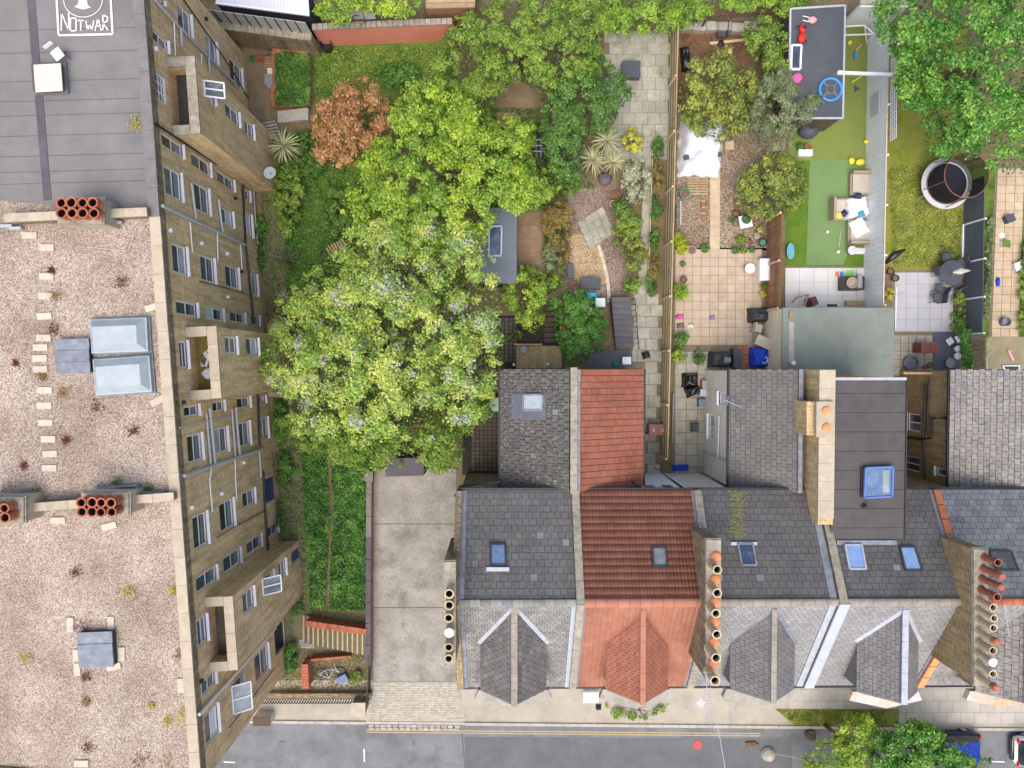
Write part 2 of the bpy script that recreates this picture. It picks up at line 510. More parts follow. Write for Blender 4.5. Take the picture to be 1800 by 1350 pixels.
def window(parent, w, r, fm, gm, mull=1, bars=0, sill=True, depth=0.09, fw=0.07, name='window', tr=0, sash_=False):
    """frame, mullions, panes and sill in a wall opening r = (u0, u1, z0, z1)"""
    u0, u1, z0, z1 = r
    rot = Matrix((w.u, w.n, Vector((0, 0, 1)))).transposed()
    b = MB(); D = 0.06
    def bb(ua, ub, za, zb, d=-depth): b.box(w.at((ua + ub) / 2, (za + zb) / 2, d), (ub - ua, D, zb - za), rot=rot)
    bb(u0, u1, z0, z0 + fw); bb(u0, u1, z1 - fw, z1); bb(u0, u0 + fw, z0 + fw, z1 - fw); bb(u1 - fw, u1, z0 + fw, z1 - fw)
    us = [u0 + (u1 - u0) * i / (mull + 1) for i in range(mull + 2)]
    for x in us[1:-1]: bb(x - fw / 2, x + fw / 2, z0 + fw, z1 - fw)
    zs = [z0, z1]
    for k in range(tr):
        zz = z0 + (z1 - z0) * (k + 1) / (tr + 1)
        bb(u0 + fw, u1 - fw, zz - fw / 3, zz + fw / 3, -depth + 0.003)
    f = b.build(name, fm, parent)
    if sash_:
        for k in (0, 1):
            g = gm[R.randrange(len(gm))] if isinstance(gm, list) else gm
            za, zb = (z0, (z0 + z1) / 2) if k == 0 else ((z0 + z1) / 2, z1)
            pbox('pane', g, f, w.at((u0 + u1) / 2, (za + zb) / 2, -depth - .012 + .012 * k), (u1 - u0 - fw * .9, .02, zb - za - fw * .8), rot=rot)
    for i in range(len(us) - 1 if not sash_ else 0):
        g = gm[R.randrange(len(gm))] if isinstance(gm, list) else gm
        pbox('pane', g, f, w.at((us[i] + us[i + 1]) / 2, (z0 + z1) / 2, -depth - 0.012 + 0.001 * i), (us[i + 1] - us[i] - fw * 0.9, 0.02, z1 - z0 - fw * 1.6), rot=rot)
    if sill:
        pbox('sill', fm, f, w.at((u0 + u1) / 2, z0 - 0.03, 0.005), (u1 - u0 + 0.1, 0.24, 0.06), rot=rot)
    return f
# ------------------------------------------------------------------ materials
m_brickF = mat_brick('flats_brick_brightened', (214, 178, 126), (232, 198, 146), (243, 214, 168), (210, 190, 158), stain=0.34, scol=(156, 132, 102))  # stock brick with colours raised to make up for shade on the long front
m_brick = mat_brick('stock_brick', (146, 124, 88), (166, 142, 102), (184, 160, 120), (150, 138, 114), stain=0.4, scol=(112, 98, 76))
m_brick_dark = mat_brick('sooty_brick', (138, 122, 98), (158, 140, 112), (182, 164, 134), (128, 118, 104), stain=0.5)
m_brick_new = mat_brick('pale_yellow_brick', (182, 150, 98), (202, 172, 120), (220, 194, 144), (206, 190, 160), stain=0.1, scol=(170, 140, 90))
m_brick_red = mat_brick('red_brick', (168, 86, 60), (190, 104, 76), (205, 124, 92), (150, 130, 110), stain=0.2)
m_white = mat('white_frame', (232, 234, 238), (222, 224, 230), fine=0.04, rough=0.45, spec=0.4)
m_cream = mat('cream_render', (226, 220, 206), (214, 206, 190), scale=0.8, fine=0.06, stain=0.25, scol=(190, 178, 156))
m_wrender = mat('white_render', (232, 232, 230), (220, 222, 224), scale=0.7, fine=0.05, stain=0.2, scol=(200, 198, 190))
def glass(name, c, rough=0.12):
    t = NT(name); r = t.rnd(); g = t.noise(2.2, 2)
    col = t.ramp(t.math('ADD', t.math('MULTIPLY', r, 0.6), t.math('MULTIPLY', g, 0.4)), [(0.25, tuple(int(x * 0.6) for x in c)), (0.75, tuple(min(255, int(x * 1.35)) for x in c))])
    MATS[name] = t.out(col, rough, 0.5); return MATS[name]
m_glass = glass('window_glass', (62, 72, 80))
m_curtain = glass('window_glass_with_curtain', (150, 156, 160), 0.2)
m_skyglass = glass('skylight_glass', (98, 122, 156), 0.06)
m_whglass = glass('frosted_skylight_glass', (118, 126, 132), 0.2)
m_felt = mat('roof_felt', (112, 110, 110), (128, 126, 125), scale=0.7, fine=0.12, fscale=14, stain=0.5, scol=(118, 114, 104))
m_felt_line = mat('felt_seam', (84, 80, 86), (98, 94, 100), fine=0.1)
m_gravel = mat_gravel('roof_gravel', [(160, 144, 130), (188, 172, 158), (198, 184, 172), (212, 200, 190), (184, 168, 154), (172, 156, 142)], 21, moss=(136, 98, 80), mossamt=0.0)
m_coping = mat('concrete_coping', (168, 156, 136), (186, 174, 154), scale=2.5, rnd=0.07, fine=0.18, fscale=22, bump=0.2)
m_coping_dk = mat('painted_coping', (112, 109, 108), (128, 125, 123), scale=2, rnd=0.05, fine=0.22, fscale=24, bump=0.3)
m_coping_gr = mat('lichened_coping', (120, 114, 104), (150, 144, 130), scale=4, rnd=0.08, fine=0.3, fscale=26, bump=0.3, c3=(170, 162, 140))
m_pot = mat('terracotta_pot', (164, 94, 68), (180, 112, 86), scale=4, rnd=0.16, fine=0.2, dirt=.3)
m_potbuff = mat('buff_pot', (188, 168, 136), (206, 188, 158), scale=4, rnd=0.12, fine=0.18, dirt=.22)
m_potcap = mat('orange_cap', (226, 140, 92), (234, 156, 108), scale=4, rnd=0.05, fine=0.08)
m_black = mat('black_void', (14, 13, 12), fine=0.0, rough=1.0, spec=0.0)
m_blackpl = mat('black_plastic', (34, 34, 36), (44, 44, 46), fine=0.1, rough=0.4, spec=0.5)
m_lead = mat('lead_sheet', (104, 110, 121), (124, 130, 140), scale=3, rnd=0.05, fine=0.14, rough=0.6, spec=0.25, c3=(142, 147, 154))
m_leadlt = mat('pale_lead', (160, 165, 176), (178, 182, 192), scale=3, fine=0.08, rough=0.5)
m_zinc = mat('grp_dome', (148, 160, 166), (166, 176, 180), scale=1.6, fine=0.06, rough=0.35, spec=0.5)
m_grey = mat('grey_pipe', (170, 176, 182), (184, 190, 196), fine=0.06, rough=0.4, spec=0.4)
m_dark = mat('dark_grey_paint', (56, 56, 60), (70, 70, 74), fine=0.1)
m_slabc = mat('concrete_paver', (184, 172, 156), (200, 190, 174), scale=4, rnd=0.08, fine=0.2, bump=0.2)
m_mossfl = mat('mossy_floor', (92, 84, 40), (116, 110, 58), scale=6, fine=0.4, fscale=20, c3=(66, 60, 34), bump=0.5)
m_navy = glass('navy_panel', (38, 52, 92), 0.3)
m_wood = mat('weathered_timber', (150, 128, 96), (172, 152, 120), scale=5, rnd=0.14, fine=0.2, fscale=18)
GL = [m_glass, m_glass, m_glass, m_glass, m_curtain]

# ------------------------------------------------------------------ the block of flats on the left
ZP = 12.4; ZD = 12.02
wa = P(250, 0, ZP); wb_ = P(349.2, 1350, ZP)
ud = (wb_ - wa); ud.z = 0; ud.normalize()
nn_ = Vector((-ud.y, ud.x, 0));  nn_ = nn_ if nn_.x > 0 else -nn_
def onwall(px, py): return onplane(px, py, wa, nn_)
cN = onwall(428, 93); cS = onwall(508, 1170)
FW = Wall(cN, cS, -0.4, ZP - 0.12, (1, 0))
FL = FW.L
flats = thing('apartment_block', 'long yellow brick block of flats with gravel roof and white windows', 'building', (FW.a.x - 6, (FW.a.y + FW.b.y) / 2, 0))
def zf(ox, oy, s):
    return lambda x, y: (ox + x / s, oy + y / s)
z1 = zf(0, 0, 3.376); z5 = zf(240, 0, 4.656); z6 = zf(240, 280, 4.656); z7 = zf(270, 560, 4.656); z8 = zf(300, 840, 4.656); z9 = zf(320, 1060, 4.656)
main_w = [
 (z5, (100, -110), (222, 45)), (z5, (330, 10), (450, 312)), (z5, (560, 255), (660, 545)), (z5, (755, 455), (865, 742)), (z5, (122, 222), (255, 432)),
 (z1, (955, 780), (1085, 940)), (z1, (1130, 895), (1248, 1050)), (z1, (1285, 1005), (1388, 1137)), (z6, (855, 220), (925, 347)),
 (z6, (222, 40), (372, 347)), (z6, (468, 180), (598, 462)), (z6, (680, 380), (790, 562)), (z6, (868, 420), (947, 642)),
 (z6, (285, 682), (418, 952)), (z6, (518, 777), (642, 1017)), (z6, (722, 857), (837, 1067)), (z6, (910, 922), (990, 1120)),
 (z6, (320, 1150), (495, 1292)), (z6, (560, 1200), (708, 1327)), (z6, (760, 1240), (885, 1347)), (z6, (935, 1270), (1004, 1362)),
 (z7, (245, 720), (368, 790)), (z7, (480, 682), (575, 752)), (z7, (678, 650), (788, 722)), (z7, (855, 635), (914, 687)),
 (z7, (270, 960), (400, 1152)), (z7, (495, 905), (607, 1082)), (z7, (692, 857), (790, 1027)), (z7, (865, 817), (937, 972)),
 (z8, (175, 327), (305, 532)), (z8, (395, 217), (520, 387)), (z8, (585, 127), (687, 202)),
 (z8, (205, 827), (375, 832)), (z8, (428, 662), (570, 692)), (z8, (618, 537), (740, 557)), (z8, (785, 417), (875, 442)),
 (z9, (160, 662), (272, 657)), (z9, (180, 942), (300, 1052)), (z9, (590, 452), (710, 532)), (z9, (400, 690), (505, 800)),
 (z7, (205, 182), (282, 405)), (z9, (120, 152), (207, 302)),
]
rects = []
for zz_, a_, b_ in main_w:
    r = FW.rect(zz_(*a_), zz_(*b_)); rects.append(r); FW.hole(r)
door_r = FW.rect(z5(135, 560), z5(247, 862)); FW.hole(door_r)
navy_r = [FW.rect(z8(765, 15), z8(865, 167)), FW.rect(z9(752, 222), z9(850, 342))]
for r in navy_r: FW.hole(r)
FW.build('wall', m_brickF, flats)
for i, r in enumerate(rects):
    window(flats, FW, r, m_white, GL, mull=0, tr=1, sash_=True)
fd = window(flats, FW, door_r, m_white, m_glass, mull=2, tr=3, sill=False, name='balcony_door', fw=0.075)
for r in navy_r: window(flats, FW, r, m_wrender, m_navy, mull=0, fw=0.04)
# other walls, roof decks
wW = Vector((-26.5, 0, 0))
def wx(u, inset): return FW.at(u, 0, -inset)
b = MB()
pN, pS = FW.at(0, 0), FW.at(FL, 0)
qN = Vector((-26.5, pN.y + 1.2, 0)); qS = Vector((-26.5, pS.y + 1.2, 0))
for a_, c_ in ((pN, qN), (pS, qS), (qN, qS)):
    b.poly([(a_.x, a_.y, -0.4), (c_.x, c_.y, -0.4), (c_.x, c_.y, ZP - 0.1), (a_.x, a_.y, ZP - 0.1)])
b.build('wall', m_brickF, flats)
uA = FW.uz(*z1(895, 1300))[0]; 
# the party walls cross the roof at these places along the front
def uroof(px, py): p = P(px, py, ZD); return (p - FW.a).dot(FW.u)
u_p1 = uroof(150, 388); u_p2 = uroof(170, 895)
def deck(u0, u1, z): 
    a_, c_ = wx(u0, 0.34), wx(u1, 0.34)
    return [(a_.x, a_.y, z), (c_.x, c_.y, z), (-26.4, c_.y + 1.2, z), (-26.4, a_.y + 1.2, z)]
MB().prism(deck(0.1, u_p1, ZD), ZD - 0.5, ZD).build('felt_roof', m_felt, flats)
MB().prism(deck(u_p1, u_p2, ZD), ZD - 0.5, ZD + 0.02).build('gravel_roof', m_gravel, flats)
MB().prism(deck(u_p2, FL - 0.1, ZD), ZD - 0.5, ZD + 0.01).build('gravel_roof', m_gravel, flats)
# parapet and its coping stones, one by one
b = MB(); b.prism([FW.at(0, 0, -0.01), FW.at(FL, 0, -0.01), FW.at(FL, 0, -0.33), FW.at(0, 0, -0.33)], ZD - 0.4, ZP - 0.08)
b.build('parapet', m_brick_dark, flats)
u = 0.0
rotw = Matrix((FW.u, FW.n, Vector((0, 0, 1)))).transposed()
while u < FL:
    L_ = min(1.22, FL - u)
    mm = m_coping_dk if u < u_p1 - 0.2 else m_coping
    pbox('coping_stone', mm, flats, FW.at(u + L_ / 2, ZP - 0.04 + R.uniform(-.004, .004), -0.16 + R.uniform(-.006, .006)), (L_ - 0.012, 0.46, 0.1), rot=rotw)
    u += 1.22
# darker soldier course below the coping
pbox('soldier_course', m_brick_dark, flats, FW.at(FL / 2, ZP - .38, .006), (FL - .02, .03, .56), rot=rotw)
# felt seams
for py in (52, 92, 138, 172, 206, 238, 272, 300, 326):
    y0 = P(0, py + R.uniform(-5, 5), ZD); x1 = wx(uroof(200, py), 0.36).x
    pbox('felt_seam', m_felt_line, flats, ((x1 - 24) / 2, y0.y, ZD + 0.004), (x1 + 24, 0.022, 0.008), rz=0.03)
a_, c_ = P(52, -30, ZD), P(84, 352, ZD)
pbar('felt_seam', m_felt_line, flats, a_ + Vector((0, 0, .01)), c_ + Vector((0, 0, .01)), 0.34, 0.03)
def onroof(px, py, z=0.0): return P(px, py, ZD + 0.02 + z)
# mural lettering painted on the felt (border, two words, ring)
m_paint = mat('white_roof_paint', (206, 204, 200), (226, 224, 220), scale=5, fine=0.2)
pz = 0.012
def stroke(mb, pts, w):
    for p, q in zip(pts[:-1], pts[1:]): mb.bar(onroof(*p, pz), onroof(*q, pz), w, 0.006)
mu = MB()
stroke(mu, [(98, -30), (103, 62), (198, 60), (193, -30)], 0.09)
def letter(segs, x0, x1, y0, y1):
    for sg in segs:
        stroke(mu, [(x0 + (x1 - x0) * u_ + (y0 - y1) * 0.0, y0 + (y1 - y0) * v_) for u_, v_ in sg], 0.06)
letter([[(0, 1), (0, 0), (1, 1), (1, 0)]], 108, 121, 22, 54)
letter([[(0, 0), (0, 1), (1, 1), (1, 0), (0, 0)]], 124, 134, 32, 54)
letter([[(0, 0), (1, 0)], [(.5, 0), (.5, 1)]], 137, 147, 36, 54)
letter([[(0, 0), (.25, 1), (.5, .35), (.75, 1), (1, 0)]], 151, 165, 36, 54)
letter([[(0, 1), (.5, 0), (1, 1)], [(.22, .62), (.78, .62)]], 167, 178, 32, 54)
letter([[(0, 1), (0, 0), (.9, .15), (.9, .4), (0, .55), (1, 1)]], 181, 190, 26, 53)
ring = [(146 + 34 * math.cos(a), 0 + 30 * math.sin(a)) for a in [math.pi * k / 16 for k in range(17)]]
stroke(mu, ring, 0.035)
mu.prism([onroof(x, y, pz) for x, y in [(131, 12), (137, 8), (140, -6), (152, -6), (154, 8), (160, 13), (146, 17)]], ZD + 0.024, ZD + 0.036)
tag(mu.build('roof_lettering', m_paint, flats), 'white painted border with hand lettered words on the felt roof')
# hatch with pale boards, chair beside it
q = [onroof(62, 116), onroof(106, 114), onroof(109, 158), onroof(66, 160)]
MB().prism([onroof(60, 113), onroof(118, 111), onroof(122, 165), onroof(64, 168)], ZD + 0.02, ZD + 0.12).build('hatch_kerb', m_felt, flats)
t = thing('roof_hatch', 'square cream boarded hatch on the grey felt roof', 'hatch', onroof(85, 137, 0.1))
m_creamb = mat('cream_boarding', (232, 220, 196), (220, 206, 178), scale=3, fine=0.1, stain=0.15, scol=(150, 130, 100))
ang = math.atan2(ud.x, -ud.y)
MB().box(onroof(84, 137, 0.26), (1.12, 1.14, 0.34), rz=0.06).build('hatch_box', m_felt_line, t)
for k in (-1, 1): pbox('board', m_creamb, t, onroof(85, 137, 0.45) + Vector((k * 0.285, 0.017 * k, 0)), (0.56, 1.14, 0.05), rz=0.06)
t = thing('folding_chair', 'white seated folding chair beside the cream roof hatch', 'chair', onroof(101, 95))
c0 = onroof(101, 95, 0.45); rz_ = math.radians(-52)
ex = Vector((math.cos(rz_), math.sin(rz_), 0)); ey = Vector((-ex.y, ex.x, 0))
MB().box(c0, (0.45, 0.42, 0.035), rz=rz_).build('seat', m_white, t)
MB().box(c0 - ex * 0.27 + Vector((0, 0, 0.36)), (0.03, 0.42, 0.18), rz=rz_).build('backrest', m_white, t)
m_rust = mat('rusty_steel', (122, 84, 66), (146, 104, 84), fine=0.2)
for sx in (-1, 1):
    for sy in (-1, 1):
        tp = c0 + ey * (0.2 * sy) - ex * (0.24 * sx); bt = c0 + ey * (0.2 * sy) + ex * (0.24 * sx); bt.z = ZD + 0.02
        MB().tube([bt, tp] + ([tp - ex * 0.04 + Vector((0, 0, .46))] if sx > 0 else []), 0.014).build('leg', m_rust, t)
# party walls with chimney stacks
def stack(root, px0, py0, px1, py1, zb, zt, mm, pots, pm, hgt=0.75, r=0.17, lean=0, cap=None, spec=None):
    c = [P(px0, py0, zt), P(px1, py0, zt), P(px1, py1, zt), P(px0, py1, zt)]
    s = MB(); s.prism(c, zb, zt)
    st = s.build('chimney_stack', mm, root)
    cx = sum((v for v in c), Vector()) / 4
    s2 = MB(); g = [v + (v - cx).normalized() * 0.09 for v in c]
    s2.prism(g, zt - 0.16, zt - 0.02); s2.prism([v + (v - cx).normalized() * 0.02 for v in c], zt - .01, zt + 0.05)
    s2.build('stack_cap', cap or m_coping_gr, st)
    for i, (x, y, *o_) in enumerate(pots):
        kind = o_[0] if o_ else 'p'
        p = P(x, y, zt + 0.05)
        chimney_pot(st, p, kind, pm, hgt, r)
    return st
def chimney_pot(st, p, kind, pm, hgt, r):
    if kind == 'p':          # open pot: shell with a dark throat
        hh = hgt * R.uniform(0.88, 1.08); r *= R.uniform(.93, 1.05)
        po = MB().lathe(p, [(r * 0.95, 0), (r, 0.04), (r * 0.86, 0.12), (r * 0.80, hh * 0.8), (r * 0.95, hh * 0.84), (r * 0.98, hh), (r * 0.72, hh), (r * 0.68, hh * 0.3), (0.001, hh * 0.3)], 14).build('chimney_pot', pm, st, smooth=False)
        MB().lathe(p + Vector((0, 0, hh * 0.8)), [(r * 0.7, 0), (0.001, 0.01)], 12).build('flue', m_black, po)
    elif kind == 'c':        # low capped pot
        MB().lathe(p, [(r * 1.05, 0), (r * 1.02, 0.1), (r * 0.8, 0.16), (r * 0.3, 0.2), (0.001, 0.205)], 14).build('pot_cap', m_potcap, st)
    elif kind == 'w':        # pot with white dished cowl
        po = MB().lathe(p, [(r * 0.95, 0), (r * 0.85, 0.1), (r * 0.85, hgt * 0.9)], 14).build('chimney_pot', pm, st)
        MB().lathe(p + Vector((0, 0, hgt * 0.92)), [(r * 0.4, 0), (r * 1.06, 0.03), (r * 1.0, 0.09), (r * 0.3, 0.13), (.001, 0.14)], 14).build('cowl', m_white, po)
    elif kind == 'k':        # pot with slotted clay hood
        hh = hgt
        po = MB().lathe(p, [(r * 0.95, 0), (r, 0.04), (r * 0.86, 0.12), (r * 0.82, hh)], 14).build('chimney_pot', pm, st)
        MB().lathe(p + Vector((0, 0, hh)), [(r * 0.9, 0), (r * 0.92, 0.05), (r * 0.78, 0.22), (r * 0.84, 0.25), (r * 0.6, 0.3), (.001, 0.31)], 12).build('hood', m_pot, po)
def coping_run(root, a, b, z, w, n, mm, th=0.09, mw=None, base=None):
    a = Vector((a[0], a[1], 0)); b = Vector((b[0], b[1], 0)); d = (b - a)
    if base is not None:
        MB().bar(Vector((a.x, a.y, (z + base) / 2 - th / 2)), Vector((b.x, b.y, (z + base) / 2 - th / 2)), w * 0.8, z - base - th).build('party_wall', mw or m_brick_dark, root)
    for i in range(n):
        p = a + d * (i / n); q2 = a + d * ((i + 1) / n); e = (q2 - p).normalized() * 0.006
        p = Vector((p.x, p.y, z - th / 2 + R.uniform(-.005, .005))); q2 = Vector((q2.x, q2.y, p.z))
        pbar('coping_stone', mm, root, p + e, q2 - e, w, th)
coping_run(flats, P(6, 383, 12.75), P(258, 372, 12.75), 12.75, 0.36, 6, m_coping, base=ZD - 0.1)
stack(flats, 104, 348, 180, 392, ZD - 0.1, 13.35, m_coping, [(117 + 18.5 * i + (2 if j else 0), 360 + 18.5 * j) for j in (0, 1) for i in range(4)], m_pot, hgt=0.42, r=0.235)
coping_run(flats, P(45, 893, 12.75), P(305, 873, 12.75), 12.75, 0.36, 7, m_coping, base=ZD - 0.1)
stack(flats, 146, 866, 226, 904, ZD - 0.1, 13.35, m_coping, [(157 + 17.5 * i, 879 + 16 * j) for j in (0, 1) for i in range(4)], m_pot, hgt=0.6, r=0.225)
st = stack(flats, -40, 874, 42, 918, ZD - 0.1, 13.35, m_coping, [(-14, 891), (6, 890), (23, 889), (-12, 907), (25, 905)], m_pot, hgt=0.6, r=0.225)
chimney_pot(st, P(7, 906, 13.4), 'w', m_pot, 0.4, 0.2)
for (px, py) in ((14, 398), (30, 402), (190, 388), (206, 392)):
    pbox('flashing', m_leadlt, flats, onroof(px, py, 0.1), (0.5, 0.12, 0.3), rz=0.04)
a_ = onroof(0, 862, .12)
for p, q in (((0, 868), (62, 866)), ((62, 866), (64, 890)), ((165, 858), (243, 852)), ((243, 852), (244, 866)), ((244, 866), (290, 866))):
    pbar('lead_flashing', m_lead, flats, onroof(*p, .22), onroof(*q, .22), 0.1, 0.3)
# roof lights and hatch
def domelight(px, py, w, l, rz):
    c = onroof(px, py)
    o = MB(); hw, hl = w / 2, l / 2
    lv = [(hw, hl, 0.0), (hw, hl, 0.28), (hw - .05, hl - .05, 0.3), (hw - .28, hl - .34, 0.62)]
    m = Matrix.Rotation(rz, 3, 'Z'); vs = []
    for x, y, z in lv: vs += [c + m @ Vector((sx * x, sy * y, z)) for sx, sy in ((-1, -1), (1, -1), (1, 1), (-1, 1))]
    fs = [(i * 4 + k, i * 4 + (k + 1) % 4, i * 4 + 4 + (k + 1) % 4, i * 4 + 4 + k) for i in range(3) for k in range(4)] + [(12, 13, 14, 15)]
    o.add(vs, fs)
    d_ = o.build('roof_light', m_zinc, flats)
    k = MB().box(c + Vector((0, 0, 0.05)), (w + 0.14, l + 0.14, 0.1), rz=rz); k.build('kerb', m_lead, d_)
domelight(215, 590, 2.42, 1.45, 0.04); domelight(221, 660, 2.42, 1.55, 0.07)
def leadhatch(px, py, w, l, rz):
    c = onroof(px, py, 0.16); m = Matrix.Rotation(rz, 3, 'Z')
    h = MB().box(c, (w - .06, l - .06, 0.3), rz=rz).build('access_hatch', m_dark, flats)
    for k in range(3): pbox('lead_sheet', m_lead, h, c + m @ Vector((0, (k - 1) * l / 3, 0.17 + 0.03 * (k == 1))), (w, l / 3 - 0.01, 0.06), rz=rz)
leadhatch(132, 626, 1.45, 1.48, 0.03); leadhatch(172, 1139, 1.5, 1.55, 0.04)
for px, py, rz in ((82, 435, 0), (82, 486, 0), (80, 520, 0), (78, 556, .05), (77, 594, -.03), (71, 611, 0), (70, 630, .04), (71, 649, 0), (79, 686, 0), (78, 713, 0), (80, 743, 0), (85, 772, 0), (88, 798, .04), (87, 823, 0), (277, 705, .5), (192, 925, .25), (102, 915, 0),
                   (124, 1098, 1.57), (195, 1096, 1.57), (134, 1154, 1.57), (136, 1175, 1.57), (200, 1172, .2), (214, 1150, 1.57), (143, 1342, 0), (318, 1205, 1.57), (52, 414, 0), (268, 540, .3)):
    pbox('paver', m_slabc, flats, onroof(px, py, 0.03), (0.62, 0.28, 0.06), rz=rz)
# bent aerial dropped on the gravel
t = MB(); t.tube([onroof(154, 434, .05), onroof(222, 441, .05)], 0.018); t.tube([onroof(226, 440, .04), onroof(240, 398, .12)], 0.014)
for k in range(5): t.tube([onroof(160 + 12 * k, 432 + 1.5 * k, .06), onroof(161 + 12 * k, 440 + 1.2 * k, .06)], 0.007, 4)
single(t, 'fallen_aerial', m_grey, 'bent silver aerial lying on the gravel near the upper chimney', 'aerial')

# ---- bays
def bay(px0, px1, wins, floor_m, extra=()):
    z = 10.6
    o0 = P(*px0, z); o1 = P(*px1, z)
    u0 = (o0 - FW.a).dot(FW.u); u1 = (o1 - FW.a).dot(FW.u)
    dp = ((o0 + o1) / 2 - FW.a).dot(FW.n)
    a, b_ = FW.at(u0, 0, dp), FW.at(u1, 0, dp)
    w = Wall(a, b_, -0.4, z - 0.1, FW.n)
    rs = []
    for (zz_, p, q, st_) in wins:
        r = w.rect(zz_(*p), zz_(*q)); w.hole(r); rs.append((r, st_))
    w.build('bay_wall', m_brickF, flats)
    b = MB()
    for uu in (u0, u1):
        p, q = FW.at(uu, 0, 0), FW.at(uu, 0, dp)
        b.poly([(p.x, p.y, -.4), (q.x, q.y, -.4), (q.x, q.y, z - 0.1), (p.x, p.y, z - 0.1)])
    # inside faces of the balcony parapet
    i0, i1 = FW.at(u0 + .36, 0, 0), FW.at(u0 + .36, 0, dp - .36); i2, i3 = FW.at(u1 - .36, 0, dp - .36), FW.at(u1 - .36, 0, 0)
    for p, q in ((i0, i1), (i1, i2), (i2, i3)):
        b.poly([(p.x, p.y, 9.5), (q.x, q.y, 9.5), (q.x, q.y, z - 0.1), (p.x, p.y, z - 0.1)])
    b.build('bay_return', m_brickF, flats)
    f = MB(); f.prism([i0, i1, i2, i3], 9.4, 9.6); f.build('balcony_floor', floor_m, flats)
    mm = m_coping if px0[1] > 400 else m_coping_gr
    n = 4
    for i in range(n):
        ua, ub = u0 - .03 + (u1 - u0 + .06) * i / n, u0 - .03 + (u1 - u0 + .06) * (i + 1) / n
        pbox('coping_stone', mm, flats, FW.at((ua + ub) / 2, z - .05, dp - .18), (ub - ua - .012, .44, .1), rot=rotw)
    for uu, s_ in ((u0, 1), (u1, -1)):
        pbox('coping_stone', mm, flats, FW.at(uu + s_ * .18, z - .05, (dp - .41) / 2), (.44, dp - .42, .1), rot=rotw)
    for r, st_ in rs:
        fo = window(flats, w, r, m_wrender if st_ == 'n' else m_white, m_navy if st_ == 'n' else GL, mull=0, tr=0 if st_ in ('n', 'o') else 1, sash_=st_ == 'w')
        if st_ == 'o': sash(fo, w, r)
    return w
def sash(fo, w, r):
    """top-hung casement standing open, outwards"""
    u0, u1, z0, z1 = r; hz = z1 - 0.05
    d = 0.75; e = w.n * d + Vector((0, 0, -(z1 - z0) * 0.35))
    a, b = w.at(u0, hz, 0.02), w.at(u1, hz, 0.02); c2, d2 = b + e, a + e
    s = MB()
    for p, q in ((a, b), (b, c2), (c2, d2), (d2, a), ((a + b) / 2, (c2 + d2) / 2)): s.bar(p, q, 0.06, 0.05)
    so = s.build('open_sash', m_white, fo)
    MB().slab([p - Vector((0, 0, .015)) for p in (a, b, c2, d2)], 0.008).build('pane', m_curtain, so)
B1 = bay((345, 99), (346, 234), [(z5, (545, 655), (640, 860), 'o'), (z5, (720, 822), (840, 1042), 'w'), (z5, (880, 962), (957, 1142), 'w')], mat('dark_asphalt_floor', (62, 58, 62), (74, 70, 74), fine=0.15))
B2 = bay((379, 574), (387, 699), [(z7, (580, 142), (680, 287), 'w'), (z7, (750, 152), (857, 302), 'w')], m_mossfl)
B3 = bay((409, 1049), (415, 1177), [(z8, (585, 962), (682, 1047), 'w'), (z8, (745, 832), (842, 882), 'o'), (z8, (880, 707), (942, 790), 'w'), (z8, (985, 612), (1064, 652), 'n')], mat('dirty_floor', (72, 66, 58), (92, 86, 74), scale=3, fine=0.3))
# open sash on the main wall at the street end
sash(flats, FW, rects[39])
# balcony clutter: rolled sheets and tank
s = MB(); cb = B2.at(1.4, 9.75, -0.75)
for k in range(5): s.tube([cb + Vector((R.uniform(-.3, .3), R.uniform(-.5, .5), R.uniform(0, .2))), cb + Vector((R.uniform(-.3, .3), R.uniform(-.5, .5), R.uniform(.1, .3)))], 0.07)
s.blob(cb + Vector((0, -.7, .1)), (.28, .3, .2))
single(s, 'rubbish_heap', m_leadlt, 'pale rolled sheets heaped on the mossy middle balcony', 'rubbish')
# pipes on the front
def wpipe(pts, r, m, name='pipe', d=0.1, w=FW):
    return MB().tube([onplane(x, y, w.a, w.n) + w.n * d for x, y in pts], r, 8).build(name, m, flats)
def wpipe_z(pts, zfun, r, m, name='pipe', d=0.1): return wpipe([zfun(*p) for p in pts], r, m, name, d)
wpipe_z([(192, 382), (900, 712)], z6, 0.08, m_grey); wpipe_z([(432, 200), (470, 490)], z6, 0.06, m_grey); wpipe_z([(655, 330), (690, 600)], z6, 0.06, m_grey)
for p, q in (((420, 515), (440, 760)), ((645, 610), (650, 830)), ((835, 700), (850, 920))): wpipe_z([p, q], z6, 0.03, m_white)
wpipe_z([(855, 215), (880, 700), (925, 1110), (945, 1350)], z6, 0.06, m_blackpl); wpipe_z([(500, 1000), (700, 1050), (935, 1118)], z6, 0.025, m_blackpl)
wpipe_z([(945, 240), (960, 500), (978, 690)], z6, 0.04, m_grey)
wpipe_z([(230, 1288), (885, 1062)], z7, 0.085, m_grey); wpipe_z([(195, 895), (400, 840), (620, 800)], z7, 0.035, m_grey)
wpipe_z([(440, 735), (485, 1190)], z7, 0.07, m_grey); wpipe_z([(415, 780), (450, 1190)], z7, 0.05, m_grey); wpipe_z([(655, 730), (690, 1130)], z7, 0.07, m_grey); wpipe_z([(625, 740), (652, 1130)], z7, 0.05, m_grey)
wpipe_z([(455, 1230), (440, 1345)], z7, 0.03, m_white); wpipe_z([(650, 1160), (655, 1345)], z7, 0.03, m_white); wpipe_z([(850, 1090), (865, 1300)], z7, 0.05, m_grey)
wpipe_z([(840, 625), (855, 1040)], z7, 0.06, m_blackpl)
